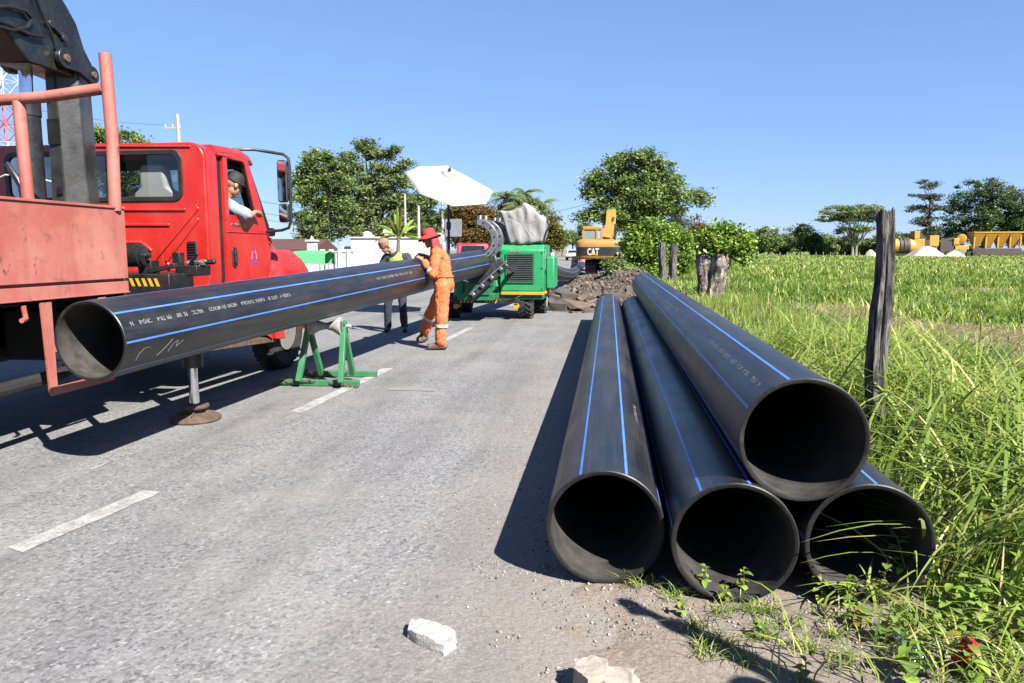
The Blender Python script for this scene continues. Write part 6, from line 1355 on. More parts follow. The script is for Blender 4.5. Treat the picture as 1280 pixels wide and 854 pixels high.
part(MB().bx(-2.0, 2.0, -1.5, 1.5, -0.1, p.z - 0.25), 'wall', PLAST, hut, 0.02, world=False)
part(MB().prism([(-2.0, p.z - 0.25), (0, p.z + 0.42), (2.0, p.z - 0.25), (2.0, p.z - 0.33), (-2.0, p.z - 0.33)], -2.3, 2.3, 'yz'), 'roof', TILE, hut, world=False)
part(MB().bx(-0.45, 0.45, -1.53, -1.502, 0, 1.5), 'door', BLKPL, hut, world=False)
# roadside board and small signs
p0, p1 = at_y(556, 274, 40), at_y(577, 296, 40); bd_ = thing('roadside_board', 'grey roadside board on two posts beside the flame tree', 'sign', ((p0.x + p1.x) / 2, 40, 0)); part(MB().bx(p0.x, p1.x, 40, 40.06, p1.z, p0.z), 'panel', M('grey_board', (0.22, 0.24, 0.27), 0.6, col2=(0.30, 0.32, 0.35), scale=3), bd_, 0.01)
for x in (p0.x + 0.1, p1.x - 0.1): part(MB().tube((x, 40.1, -0.1), (x, 40.1, p0.z), 0.05), 'post', GREYST, bd_)
p0 = at_y(548, 299, 30); sg = thing('small_sign', 'small white sign on a thin post behind the worker', 'sign', (p0.x, 30, 0)); part(MB().bx(p0.x - 0.14, p0.x + 0.14, 29.98, 30.0, p0.z - 0.2, p0.z + 0.25), 'panel', WHITEP, sg, 0.004); part(MB().tube((p0.x, 30.03, -0.1), (p0.x, 30.03, p0.z + 0.2), 0.025), 'post', GREYST, sg)
def pole(label, px, py, Y, r=0.13, arms=True):
    p = at_y(px, py, Y); root = thing('utility_pole', label, 'utility pole', (p.x, Y, 0)); h = p.z
    part(MB().lathe([(r * 1.4, -0.2), (r * 0.85, h), (0, h)], (0, 0, 0), (0, 0, 1), 12), 'shaft', CONC, root, world=False)
    if arms:
        for z, L in ((h - 0.65, 1.1), (h - 2.2, 1.5)):
            ar_ = part(MB().box((-L * 0.35, 0, z), (L, 0.09, 0.1)), 'cross_arm', CONC, root, world=False)
            for x in (-L * 0.8, -L * 0.35, 0.1): part(MB().lathe([(0.03, 0), (0.06, 0.05), (0.035, 0.1), (0.06, 0.15), (0.0, 0.2)], (x, 0, z + 0.05), (0, 0, 1), 10), 'insulator', TANKB, ar_, world=False)
        part(MB().lathe([(0.09, -0.1), (0.10, 0.05), (0.07, 0.25), (0, 0.3)], (0, 0, h - 0.05), (0, 0, 1), 12), 'pole_cap', TANKB, root, world=False)
    return Vector((p.x, Y, h))
A0 = pole('concrete utility pole with white insulators above the red cab', 222, 147, 46)
A1 = pole('bare concrete pole in front of the tall tree', 506, 243, 52, 0.09, False)
A2 = pole('short concrete pole above the red hat', 523, 257, 46, 0.09, False)
A3 = pole('concrete pole under the umbrella edge', 553, 252, 58, 0.12, False)
WIREM = M('wire', (0.05, 0.05, 0.05), 0.6)
def wire(label, p, q, sag, r=0.012):
    p, q = Vector(p), Vector(q); pts_ = [p.lerp(q, i / 24) - Vector((0, 0, sag * 4 * (i / 24) * (1 - i / 24))) for i in range(25)]
    o = part(MB().path(pts_, r, 5), 'overhead_wire', WIREM); tag(o, label, 'wire'); return o
wire('overhead wire running left from the utility pole above the cab', A0 + Vector((-0.9, 0, -0.45)), at_y(-60, 112, 40), 0.4, 0.014)
wire('overhead wire in front of the bushy tree', at_y(368, 286, 45), at_y(506, 272, 52), 0.3, 0.016)
wire('thin slanting guy wire left of the paddle-leaved plant', at_z(455, 318, 0.4) * 0 + at_y(470, 292, 40), at_y(523, 262, 46), 0.05, 0.014)
for i, (y0, y1) in enumerate(((236, 262), (250, 276), (258, 284))):
    wire(['upper', 'middle', 'lower'][i] + ' overhead wire seen between windscreen and mirror', at_y(235, y0, 50), at_y(440, y1 + 6, 50), 0.1, 0.014)
wire('overhead wire between the palms and the large spreading tree', at_y(660, 268, 70), at_y(760, 246, 64), 0.3, 0.016)
# lattice tower
TRED = M('tower_red', (0.52, 0.07, 0.05), 0.6, col2=(0.45, 0.08, 0.06)); TWH = M('tower_white', (0.70, 0.70, 0.70), 0.6)
p = at_y(14, 250, 66); tw = thing('lattice_tower', 'red and white lattice mast behind the crane at the truck', 'tower', (p.x, 66, 0))
hw0, H_ = 1.35, 27.0; lev = 14
def hw(t): return hw0 * (1 - 0.45 * t)
for i in range(lev):
    z0, z1 = H_ * i / lev, H_ * (i + 1) / lev; w0, w1 = hw(i / lev), hw((i + 1) / lev); mt = TRED if (i // 2) % 2 else TWH
    cs0 = [(-w0, -w0), (w0, -w0), (w0, w0), (-w0, w0)]; cs1 = [(-w1, -w1), (w1, -w1), (w1, w1), (-w1, w1)]
    for k_ in range(4):
        a, b = cs0[k_], cs1[k_]; part(MB().beam((a[0], a[1], z0), (b[0], b[1], z1), 0.09, 0.09), 'leg', mt, tw, world=False)
        a2, b2 = cs0[(k_ + 1) % 4], cs1[(k_ + 1) % 4]
        part(MB().beam((a[0], a[1], z0), (b2[0], b2[1], z1), 0.045, 0.045), 'brace', mt, tw, world=False); part(MB().beam((a2[0], a2[1], z0), (b[0], b[1], z1), 0.045, 0.045), 'brace', mt, tw, world=False); part(MB().beam((b[0], b[1], z1), (b2[0], b2[1], z1), 0.05, 0.05), 'rung', mt, tw, world=False)

# ------------------------------------------------------------------ asphalt plant across the field
PYEL = M('plant_yellow', (0.66, 0.34, 0.03), 0.55, col2=(0.58, 0.28, 0.03), scale=1.5, col3=(0.22, 0.11, 0.05), s3=3); PDK = M('plant_dark', (0.05, 0.04, 0.035), 0.7, col2=(0.10, 0.07, 0.05))
PY = 150.0
def pp_(x, y, Y=PY): return at_y(x, y, Y)
pl = thing('asphalt_plant', 'yellow asphalt plant with drum and box towers across the field', 'plant machine', (pp_(1140, 318).x, PY, 0))
a, b = pp_(1106, 308), pp_(1142, 308); r = 9 * PY / F
dr_ = part(MB().lathe([(0.3, 0), (r * 0.9, 0.1), (r, 0.4), (r, b.x - a.x - 0.3), (r * 0.9, b.x - a.x)], a, (1, 0, 0), 28), 'drum', PYEL, pl)
for x in (1122, 1127, 1131): q = pp_(x, 308); part(MB().lathe([(r + 0.01, 0), (r + 0.18, 0), (r + 0.18, 0.5), (r + 0.01, 0.5)], q, (1, 0, 0), 28, close=True), 'drum_ring', PDK, dr_)
for x0, x1, y0, y1, mt, nm in ((1140.5, 1153, 299, 311, PYEL, 'burner_box'), (1141, 1147, 289, 298.7, PYEL, 'stack_box'), (1153.3, 1159, 300, 313, PDK, 'dark_tower'), (1160, 1170.5, 294.5, 308, PYEL, 'control_cabin'), (1106, 1172, 315.5, 318.5, PDK, 'skid')):
    a, b = pp_(x0, y0), pp_(x1, y1); part(MB().bx(a.x, b.x, PY - 1.0, PY + 1.2, max(b.z, 0.05), a.z), nm, mt, pl, 0.05)
a = pp_(1147.5, 289); b = pp_(1157, 299); part(MB().prism([(a.x, a.z), (a.x, b.z), (b.x, b.z)], PY - 0.8, PY + 0.8, 'xz'), 'chute', PDK, pl)
part(MB().beam(pp_(1168, 303), pp_(1192, 298), 0.9, 0.5), 'conveyor', PDK, pl)
a, b = pp_(1174, 302), pp_(1190, 316); part(MB().bx(a.x, b.x, PY - 0.6, PY + 0.8, b.z, a.z), 'dark_bin', PDK, pl, 0.05)
part(MB().bx(pp_(1190, 300).x, pp_(1197, 300).x, PY - 0.8, PY + 0.8, pp_(1195, 306).z, pp_(1195, 298).z), 'engine_box', PYEL, pl, 0.08)
q = pp_(1202, 298.5); part(MB().lathe([(0.3, -0.7), (0.8, -0.6), (0.9, 0), (0.8, 0.6), (0.3, 0.7)], q, (0.3, 1, 0), 24), 'fan_housing', PYEL, pl)
part(MB().bx(pp_(1192, 308).x, pp_(1213, 308).x, PY - 0.7, PY + 0.7, pp_(1195, 312).z, pp_(1195, 307).z), 'chassis', PYEL, pl, 0.05)
for x in (1182, 1208, 1213): q = pp_(x, 313); part(MB().lathe([(0.1, -0.3), (0.55, -0.3), (0.6, 0), (0.55, 0.3), (0.1, 0.3)], (q.x, PY - 1.1, 0.6), (0, 1, 0), 20), 'wheel', RUBBER, pl)
ho = thing('aggregate_hopper', 'long yellow aggregate hopper with four bins beside the asphalt plant', 'hopper', (pp_(1244, 318).x, PY, 0))
xs4 = [1213.5, 1228, 1243, 1258, 1273]
for i in range(4):
    a, b = pp_(xs4[i], 291.5), pp_(xs4[i + 1], 291.5); zt, zm, zb = a.z, pp_(1244, 301).z, pp_(1244, 308).z; w = b.x - a.x
    part(MB().loft([[(a.x + k0, PY - h0, z), (b.x - k0, PY - h0, z), (b.x - k0, PY + h0, z), (a.x + k0, PY + h0, z)] for z, k0, h0 in ((zb, w * 0.30, 0.5), (zt - 0.25, 0.03, 1.4), (zt, 0.03, 1.5))], caps=False), 'bin', PYEL, ho)
    part(MB().bx(a.x + w * 0.3, b.x - w * 0.3, PY - 0.5, PY + 0.5, zb - 0.3, zb), 'gate', PDK, ho)
for x in (1214.5, 1229, 1244, 1259, 1272): q = pp_(x, 300); part(MB().bx(q.x - 0.12, q.x + 0.12, PY - 1.2, PY - 0.98, 0.3, pp_(1244, 293).z), 'support_post', PYEL, ho)
part(MB().bx(pp_(1213, 300).x, pp_(1274, 300).x, PY - 1.25, PY + 1.2, 0.45, pp_(1244, 310.5).z), 'base_frame', PDK, ho, 0.03)
part(MB().bx(pp_(1212, 300).x, pp_(1275, 300).x, PY - 1.56, PY + 1.56, pp_(1244, 291.4).z, pp_(1244, 290).z), 'rim', PYEL, ho, 0.03)
GRAV = M('pale_gravel', (0.56, 0.49, 0.41), 0.95, col2=(0.46, 0.40, 0.33), scale=3, bump=0.5, bscale=9)
def pile(label, x, y_top, rx, Y):
    c = at_y(x, y_top, Y); R = rx * Y / F; H = c.z; n, m_ = 40, 12; vs = []; rg = random.Random(int(x)); ph = [rg.uniform(0, 6) for _ in range(4)]
    for j in range(m_ + 1):
        t = j / m_
        for i in range(n): a_ = 2 * math.pi * i / n; rr = R * t * (1 + 0.10 * math.sin(2 * a_ + ph[0]) + 0.06 * math.sin(5 * a_ + ph[1])); vs.append((rr * math.cos(a_), rr * 0.7 * math.sin(a_), H * (0.5 + 0.5 * math.cos(math.pi * t)) ** 0.85 * (1 + 0.08 * math.sin(3 * a_ + ph[2]) * t) - 0.15 * t))
    o = part(MB().add(vs, [(j * n + i, j * n + (i + 1) % n, (j + 1) * n + (i + 1) % n, (j + 1) * n + i) for j in range(m_) for i in range(n)]), 'gravel_pile', GRAV); o.location = (c.x, Y, 0); tag(o, label, 'gravel pile')
pile('large pale gravel pile in front of the asphalt plant', 1158, 307.5, 32, 138); pile('low pale gravel pile between the large pile and the hopper', 1193, 313.5, 16, 138); pile('pale gravel pile at the far end of the hopper', 1290, 306, 18, 145); pile('small pale rubble pile left of the yellow drum', 1088, 312, 10, 146)
# far field fence: thin pale posts
FPM = M('pale_fence_post', (0.36, 0.34, 0.30), 0.9)
pr_ = None
for i, x in enumerate(range(948, 1090, 9)):
    q = at_y(x, 316, 140); o = part(MB().lathe([(0.07, -0.1), (0.06, 1.0), (0.0, 1.05)], (0, 0, 0), (0, 0, 1), 7), 'fence_post', FPM) if pr_ is None else pr_.copy()
    if pr_ is not None: COL.objects.link(o)
    pr_ = pr_ or o; o.location = (q.x, 140, 0); tag(o, 'thin pale post of the fence along the far field edge', 'fence post', 'posts of the far field fence')
# ------------------------------------------------------------------ fence posts and pollarded trunk
WOODP = NT('weathered_post_wood'); co = WOODP.coord('Object', (1, 1, 0.12)); n1 = WOODP.noise(co, 38, 7, 0.7)
WOODP.set(Base_Color=WOODP.mix(WOODP.ramp(n1, [(0.42, 0.0), (0.66, 1.0)]), (0.022, 0.019, 0.017), (0.33, 0.30, 0.28)), Roughness=0.95); WOODP.bump(n1, 1.0, 0.03); WOODP = WOODP.m
def gnarled(base, h, prof, seed, name, mat, parent=None, label=None, cat=None, lean=(0, 0), groove=0.25, n=40, m_=44, split=0.0):
    rng = random.Random(seed); ph = [rng.uniform(0, 9) for _ in range(8)]; vs = []; off = Vector((seed * 3.1, seed * 1.7, 0))
    for j in range(m_ + 1):
        t = j / m_; z = h * t - 0.12; r = np.interp(t, [p[0] for p in prof], [p[1] for p in prof])
        for i in range(n):
            a = 2 * math.pi * i / n; d = Vector((math.cos(a), math.sin(a), 0)); q = mnoise.noise(Vector((d.x * 2.4, d.y * 2.4, t * 1.1)) + off); q2 = mnoise.noise(Vector((d.x * 6, d.y * 6, t * 3)) + off)
            rr = r * (1 + groove * q + groove * 0.55 * q2 + 0.06 * mnoise.noise(Vector((d.x * 14, d.y * 14, t * 26)) + off)); 
            if split: rr *= 1 - split * max(0, math.cos(a + math.pi / 2 + 0.3)) ** 6 * t ** 0.5
            zz = z + (0.05 * q + 0.03 * q2) * (1 if j == m_ else 0) * (h if h < 1.5 else 1)
            vs.append((lean[0] * t + rr * d.x + 0.015 * math.sin(t * 7 + ph[0]), lean[1] * t + rr * d.y, zz))
    mb = MB().add(vs, [(j * n + i, j * n + (i + 1) % n, (j + 1) * n + (i + 1) % n, (j + 1) * n + i) for j in range(m_) for i in range(n)] + [tuple(range(m_ * n, (m_ + 1) * n))])
    o = part(mb, name, mat, parent, world=False, ang=70); o.location = base
    if label: tag(o, label, cat)
    return o
pb = at_z(1097, 556, 0.03)
gnarled((pb.x, pb.y, gz(pb.x, pb.y)), 1.83, [(0, 0.075), (0.2, 0.066), (0.5, 0.068), (0.62, 0.074), (0.7, 0.060), (1, 0.056)], 3, 'fence_post', WOODP, label='weathered grey wooden fence post among tall grass by the pipes', cat='fence post', lean=(-0.05, 0), groove=0.42)
for px, lb, s in ((828, 'slim grey trunk of the twin posts by the green shrub, left one', 5), (840.5, 'slim grey trunk of the twin posts by the green shrub, right one', 6)):
    q = at_y(px, 352, 30.5); gnarled((q.x, 30.5, gz(q.x, 30.5)), 1.72, [(0, 0.17), (0.4, 0.15), (1, 0.14)], s, 'trunk_post', WOODP, label=lb.replace('left', 'split at its top') if s == 5 else lb.replace(', right one', ', smooth one'), cat='post', lean=(-0.05 if s == 5 else 0.03, 0), n=24, m_=24)
sp = at_y(886, 372, 21.5); STUMPM = NT('pale_cracked_bark'); co = STUMPM.coord('Object', (1, 1, 0.3)); n1 = STUMPM.noise(co, 11, 8, 0.75, 0.6); STUMPM.set(Base_Color=STUMPM.mix(STUMPM.ramp(n1, [(0.42, 0.0), (0.58, 1.0)]), (0.07, 0.055, 0.045), (0.50, 0.44, 0.37)), Roughness=0.95); STUMPM.bump(n1, 1.0, 0.06); STUMPM = STUMPM.m
st_ = thing('pollarded_tree', 'stout pollarded trunk crowned with bright leaves at the field edge', 'tree', (sp.x, 21.5, gz(sp.x, 21.5)))
gnarled((0, 0, 0), 1.35, [(0, 0.36), (0.15, 0.31), (0.45, 0.33), (0.8, 0.44), (1, 0.43)], 11, 'trunk', STUMPM, st_, lean=(0.12, 0), groove=0.40, split=0.45, n=64, m_=50)
rng = np.random.default_rng(77); cc = []
for (x, y, rx, ry, k_) in ((905, 304, 26, 16, 60), (888, 297, 16, 9, 26), (925, 312, 14, 16, 34), (906, 289, 16, 7, 20), (934, 300, 8, 10, 12), (880, 308, 8, 7, 8)):
    c = at_y(x, y, 21.5) - st_.location; d = rng.normal(size=(k_, 3)); d /= np.linalg.norm(d, axis=1)[:, None]; cc.append(np.array(c) + d * (rng.uniform(0, 1, k_) ** 0.5)[:, None] * np.array((rx, rx * 0.9, ry)) * 21.5 / F)
cc = np.concatenate(cc); tone = np.clip(rng.normal(0.68, 0.2, len(cc)), 0, 1); P = (cc[:, None, :] + rng.normal(size=(len(cc), 30, 3)) * 0.10).reshape(-1, 3)
v, f, t = leaves(P, 0.135, 0.075, rng, np.clip(np.repeat(tone, 30) + rng.normal(0, 0.12, len(P)), 0, 1), up=0.45, droop=0.25); link(bpy.data.objects.new('crown', numpy_mesh('crown', v, f, LM['bright'], t)), st_, False)
tw_ = MB()
for c in cc[::9]: tw_.path([(c[0] * 0.3, c[1] * 0.3, 1.15), (c[0] * 0.7, c[1] * 0.7, 1.15 + (c[2] - 1.15) * 0.6), tuple(c)], [0.035, 0.02, 0.006], 5)
part(tw_, 'branches', BARK, st_, world=False)

# ------------------------------------------------------------------ grass
GR = leaf_mat('grass_blades', [(0.0, (0.035, 0.075, 0.010)), (0.30, (0.10, 0.165, 0.024)), (0.55, (0.20, 0.27, 0.045)), (0.78, (0.34, 0.37, 0.10)), (0.90, (0.40, 0.34, 0.16)), (1.0, (0.46, 0.38, 0.21))], 0.45, 0.45)
def blades(xy, h, w, lean, tone, rng, curl=1.0, lev=((0.0, 0.8), (0.4, 1.0), (0.75, 0.7), (1.0, 0.0)), away=None):
    return _blades(xy, h, w, lean, tone, rng, curl, lev, away)
def _blades(xy, h, w, lean, tone, rng, curl, lev, away):
    n = len(xy); az = rng.uniform(0, 2 * math.pi, n)
    if away is not None: az = np.where(xy[:, 0] < away, rng.uniform(-1.3, 1.3, n), az)
    ld = np.stack([np.cos(az), np.sin(az), np.zeros(n)], 1); fa = az + math.pi / 2 + rng.normal(0, 0.4, n); wd = np.stack([np.cos(fa), np.sin(fa), np.zeros(n)], 1)
    base = np.stack([xy[:, 0], xy[:, 1], gh(xy[:, 0], xy[:, 1]) - 0.01], 1); nl = len(lev) - 1; nv = 2 * nl + 1; v = np.empty((n, nv, 3)); k = 0
    for t, ww in lev:
        c = base + ld * (lean * h * t ** 2)[:, None]; c[:, 2] += h * (t - 0.38 * np.minimum(lean, 1.3) * t ** 2.4 * curl)
        if ww: v[:, k] = c - wd * (w * ww * 0.5)[:, None]; v[:, k + 1] = c + wd * (w * ww * 0.5)[:, None]; k += 2
        else: v[:, k] = c
    b = np.arange(n)[:, None] * nv; tri = [q for j in range(nl - 1) for q in ((2 * j, 2 * j + 1, 2 * j + 3), (2 * j, 2 * j + 3, 2 * j + 2))] + [(2 * nl - 2, 2 * nl - 1, 2 * nl)]; f = np.concatenate([b + np.array(q) for q in tri]); return v.reshape(-1, 3), f, np.repeat(tone, nv)
LONG = ((0.0, 0.7), (0.15, 0.9), (0.3, 1.0), (0.45, 1.0), (0.6, 0.9), (0.75, 0.7), (0.88, 0.42), (1.0, 0.0))
def scatter(n, x0, x1, y0, y1, rng, keep):
    p = np.stack([rng.uniform(x0, x1, n), rng.uniform(y0, y1, n)], 1); return p[rng.uniform(0, 1, n) < keep(p[:, 0], p[:, 1])]
def left_edge(y): return np.interp(y, [0, 2.6, 3.1, 15.2, 16.5, 18, 40, 46, 300], [1.9, 1.75, 1.36, 1.26, 1.2, 1.7, 1.9, 1.2, 1.2])
def mk_grass(name, label, rng, parts):
    V_ = []; F_ = []; T_ = []; o = 0
    for v, f, t in parts: V_.append(v); F_.append(f + o); T_.append(t); o += len(v)
    ob = bpy.data.objects.new(name, numpy_mesh(name, np.concatenate(V_), np.concatenate(F_), GR, np.concatenate(T_))); tag(link(ob), label, 'grass', kind='stuff'); return ob
rng = np.random.default_rng(5)
def tones(p, rng, base=0.48, dry=0.08):
    t = base + 0.42 * (fbm(p[:, 0] * 0.9, p[:, 1] * 0.9, 81) - 0.5) + rng.normal(0, 0.10, len(p)); d = rng.uniform(0, 1, len(p)) < dry; t[d] = rng.uniform(0.82, 1.0, d.sum()); return np.clip(t, 0, 1)
# tall verge grass along the stack and the posts
p = scatter(40000, 1.1, 4.6, 2.9, 16, rng, lambda x, y: (x > left_edge(y)) * (x < 0.55 * y + 1.6) * (0.30 + 0.7 * sstep(0.3, 0.6, fbm(x * 2.2, y * 2.2, 91))) * (1 - 0.9 * bare(x, y)) * (1 - 0.45 * sstep(3.2, 4.5, x)))
strip = 1 - sstep(1.9, 3.3, p[:, 0] - 0.06 * (p[:, 1] - 4)); hh = (0.15 + 0.50 * strip * (0.5 + fbm(p[:, 0] * 1.3, p[:, 1] * 1.3, 92))) * rng.uniform(0.55, 1.25, len(p)) * (0.55 + 0.45 * sstep(2.9, 4.2, p[:, 1])) * (1 - 0.90 * np.exp(-(((p[:, 0] - 1.74) / 0.36) ** 2 + ((p[:, 1] - 4.9) / 1.1) ** 2)))
verge = blades(p, hh * 0.92, rng.uniform(0.006, 0.018, len(p)), rng.uniform(0.1, 0.9, len(p)) ** 1.2, tones(p, rng, 0.52, 0.10), rng, away=1.6)
p2 = scatter(2600, 1.3, 3.4, 3.0, 9, rng, lambda x, y: (x > left_edge(y) + 0.05) * 0.6 * (1 - 0.95 * np.exp(-(((x - 1.72) / 0.36) ** 2 + ((y - 4.85) / 1.0) ** 2)))); big = blades(p2, rng.uniform(0.6, 1.05, len(p2)), rng.uniform(0.013, 0.024, len(p2)), rng.uniform(0.4, 1.3, len(p2)), tones(p2, rng, 0.55, 0.05), rng, 1.0, LONG, 1.95)
mk_grass('tall_grass', 'tall bright green grass on the verge beside the pipes', rng, [verge, big])
# the field
def fkeep(x, y): return (x > left_edge(y)) * (x < 0.56 * y + 2.5) * (0.35 + 0.65 * sstep(0.3, 0.6, fbm(x * 0.8, y * 0.8, 95))) * (1 - 0.93 * bare(x, y))
p = scatter(150000, 1.2, 26, 6, 42, rng, lambda x, y: fkeep(x, y) * np.clip(16 / y, 0.35, 1)); d = p[:, 1]
mid = blades(p, (0.09 + 0.34 * fbm(p[:, 0] * 0.9, p[:, 1] * 0.9, 96) ** 1.6 + 0.16 * sstep(0.52, 0.66, fbm(p[:, 0] * 0.6, p[:, 1] * 0.35, 113))) * rng.uniform(0.5, 1.3, len(p)), 0.008 + 0.0011 * d * rng.uniform(0.6, 1.4, len(p)), rng.uniform(0.1, 0.9, len(p)), np.clip(tones(p, rng, 0.46, 0.10) - 0.20 * sstep(0.45, 0.65, fbm(p[:, 0] * 0.35, p[:, 1] * 0.25, 111)) + 0.14 * bare(p[:, 0], p[:, 1]), 0, 1), rng)
yy = 42 * (175 / 42) ** rng.uniform(0, 1, 70000); xx = rng.uniform(0, 1, 70000) * (0.56 * yy + 4) + 1.0; p = np.stack([xx, yy], 1); p = p[rng.uniform(0, 1, len(p)) < 0.35 + 0.65 * sstep(0.3, 0.6, fbm(p[:, 0] * 0.25, p[:, 1] * 0.25, 97))]; p = p[p[:, 0] > left_edge(p[:, 1])]
farg = blades(p, rng.uniform(0.15, 0.42, len(p)) * (0.6 + 0.9 * fbm(p[:, 0] * 0.15, p[:, 1] * 0.08, 114)), p[:, 1] * 0.0016 * rng.uniform(0.5, 1.4, len(p)), rng.uniform(0.1, 0.8, len(p)), tones(p, rng, 0.46, 0.10), rng)
cl = []
for _ in range(260):
    y_ = 7 + 34 * rng.uniform(0, 1) ** 1.3; x_ = rng.uniform(2.6, 0.55 * y_ + 2); n_ = int(rng.uniform(10, 26)); xy = np.stack([x_ + rng.normal(0, 0.12, n_), y_ + rng.normal(0, 0.12, n_)], 1)
    if bare(np.array([x_]), np.array([y_]))[0] > 0.3: continue
    cl.append(blades(xy, rng.uniform(0.25, 0.6, n_), rng.uniform(0.012, 0.03, n_), rng.uniform(0.4, 1.4, n_), np.clip(rng.normal(rng.uniform(0.12, 0.5), 0.1, n_), 0, 1), rng, 1.0, LONG))
mk_grass('field_grass', 'green pasture grass covering the field', rng, [mid, farg] + cl)
# dry thatch on the bare patches
p = scatter(9000, 2.6, 12, 6, 24, rng, lambda x, y: (0.15 + bare(x, y)) * (x < 0.56 * y + 2)); th = blades(p, rng.uniform(0.08, 0.26, len(p)), rng.uniform(0.008, 0.02, len(p)), rng.uniform(1.0, 2.4, len(p)), np.where(rng.uniform(0, 1, len(p)) < 0.5, rng.uniform(0.82, 1.0, len(p)), rng.uniform(0.2, 0.6, len(p))), rng, 1.1)
p = scatter(9000, 0.2, 3.2, 2.0, 3.6, rng, lambda x, y: sstep(0.45, 1.5, x + 0.9 * (fbm(x * 2.5, y * 2.5, 98) - 0.5) + 0.25 * (y - 2.6)) * sstep(0.35, 0.62, fbm(x * 4, y * 4, 99)) * (1 - ((y > 2.97) & (x < 1.32)) * 1.0)); lo_ = blades(p, rng.uniform(0.05, 0.22, len(p)), rng.uniform(0.004, 0.010, len(p)), rng.uniform(0.3, 1.6, len(p)), np.clip(rng.normal(0.55, 0.25, len(p)), 0, 1), rng)
mk_grass('dry_grass', 'dry and short grass on bare soil', rng, [th, lo_])
# low broadleaf ground cover at the verge
rng = np.random.default_rng(8)
p = scatter(5200, 0.7, 3.6, 2.1, 3.8, rng, lambda x, y: sstep(1.0, 2.2, x + 0.9 * (fbm(x * 2, y * 2, 101) - 0.5)) * sstep(0.42, 0.6, fbm(x * 3, y * 3, 102)))
cen = np.stack([p[:, 0], p[:, 1], gh(p[:, 0], p[:, 1]) + rng.uniform(0.01, 0.16, len(p))], 1); v, f, t = leaves(cen, 0.052, 0.040, rng, np.clip(rng.normal(0.42, 0.2, len(p)), 0, 0.95), up=0.75)
tag(link(bpy.data.objects.new('ground_cover', numpy_mesh('ground_cover', v, f, LM['bright'], t))), 'low broadleaf creepers covering the verge soil', 'ground cover', kind='stuff')
# small weeds with leaves of their own
def leaf_blade(L, w):
    m = MB(); n = 6; vs = []
    for i in range(n + 1): t = i / n; ww = w * math.sin(math.pi * min(0.985, 0.06 + 0.94 * t)) ** 0.8 if 0 < i < n else 0.002; z = 0.10 * L * math.sin(math.pi * t) - 0.22 * L * t * t; vs += [(L * t, -ww, z + 0.25 * ww), (L * t, 0, z), (L * t, ww, z + 0.25 * ww)]
    V_ = [tuple(q) for q in vs]; F_ = [q for i in range(n) for q in ((3 * i, 3 * i + 1, 3 * i + 4, 3 * i + 3), (3 * i + 1, 3 * i + 2, 3 * i + 5, 3 * i + 4))]; return V_, F_
LEAFS = []
for L, w, tn, mt in ((0.075, 0.022, 0.55, 'bright'), (0.06, 0.02, 0.75, 'bright'), (0.09, 0.03, 0.4, 'mid'), (0.07, 0.018, 0.8, 'yellow')):
    V_, F_ = leaf_blade(L, w); LEAFS.append(numpy_mesh('leaf', V_, F_, LM[mt], np.full(len(V_), tn), smooth=True))
STEMM = M('green_stem', (0.20, 0.28, 0.08), 0.7)
rw = random.Random(12)
def weed(px, py, h, nl, label, scale=1.0):
    q = at_z(px, py, 0.02); root = thing('weed', label, 'weed', (q.x, q.y, gz(q.x, q.y)), 'weeds before the pipe mouths'); a0 = rw.uniform(0, 6); bend = Vector((rw.uniform(-0.3, 0.3), rw.uniform(-0.3, 0.3), 1)) * h
    part(MB().path([(0, 0, -0.02), tuple(bend * 0.5 + Vector((0.01, 0, 0))), tuple(bend)], [0.004, 0.003, 0.0015], 5), 'stem', STEMM, root, world=False)
    for i in range(nl):
        t = 0.15 + 0.85 * (i + 0.5) / nl; o = bpy.data.objects.new('leaf', LEAFS[rw.choice((0, 0, 1, 1, 2, 3))]); o.location = bend * t; o.rotation_euler = (rw.uniform(-0.2, 0.2), rw.uniform(-0.75, 0.1) + 0.2, a0 + i * 2.4 + rw.uniform(-0.3, 0.3)); s = scale * rw.uniform(0.7, 1.2) * (1.05 - 0.4 * t); o.scale = (s, s, s); link(o, root, False)
for (x, y, h, nl, lb, sc) in [(878, 742, 0.13, 14, 'leafy weed growing against the middle pipe mouth, pale flowers on top', 0.6), (926, 738, 0.12, 14, 'leafy weed at the lower lip of the middle pipe', 0.6), (850, 765, 0.07, 9, None, 0.6), (905, 752, 0.08, 10, None, 0.6), (1028, 748, 0.12, 18, 'bushy dark weed between the middle and grass-side pipe mouths', 0.8), (1055, 755, 0.10, 14, None, 0.8), (1094, 752, 0.20, 12, 'tall thin weed standing in front of the grass-side pipe mouth', 0.8), (1135, 742, 0.24, 12, 'upright weed with drooping leaves before the grass-side pipe', 0.9), (1180, 775, 0.18, 16, None, 1.1), (1165, 800, 0.14, 14, None, 1.0), (1225, 790, 0.22, 16, None, 1.3), (1252, 740, 0.26, 16, None, 1.3), (1270, 815, 0.2, 16, None, 1.4), (1110, 800, 0.11, 12, None, 0.9), (1075, 785, 0.10, 12, None, 0.9), (1222, 850, 0.16, 14, None, 1.2), (1130, 850, 0.12, 12, None, 1.0), (1000, 845, 0.07, 9, None, 0.7), (945, 790, 0.06, 8, None, 0.6), (1240, 700, 0.3, 16, None, 1.3), (1205, 720, 0.24, 14, None, 1.2)]:
    weed(x, y, h, nl, lb or 'small broadleaf weed on the soil before the pipes', sc)
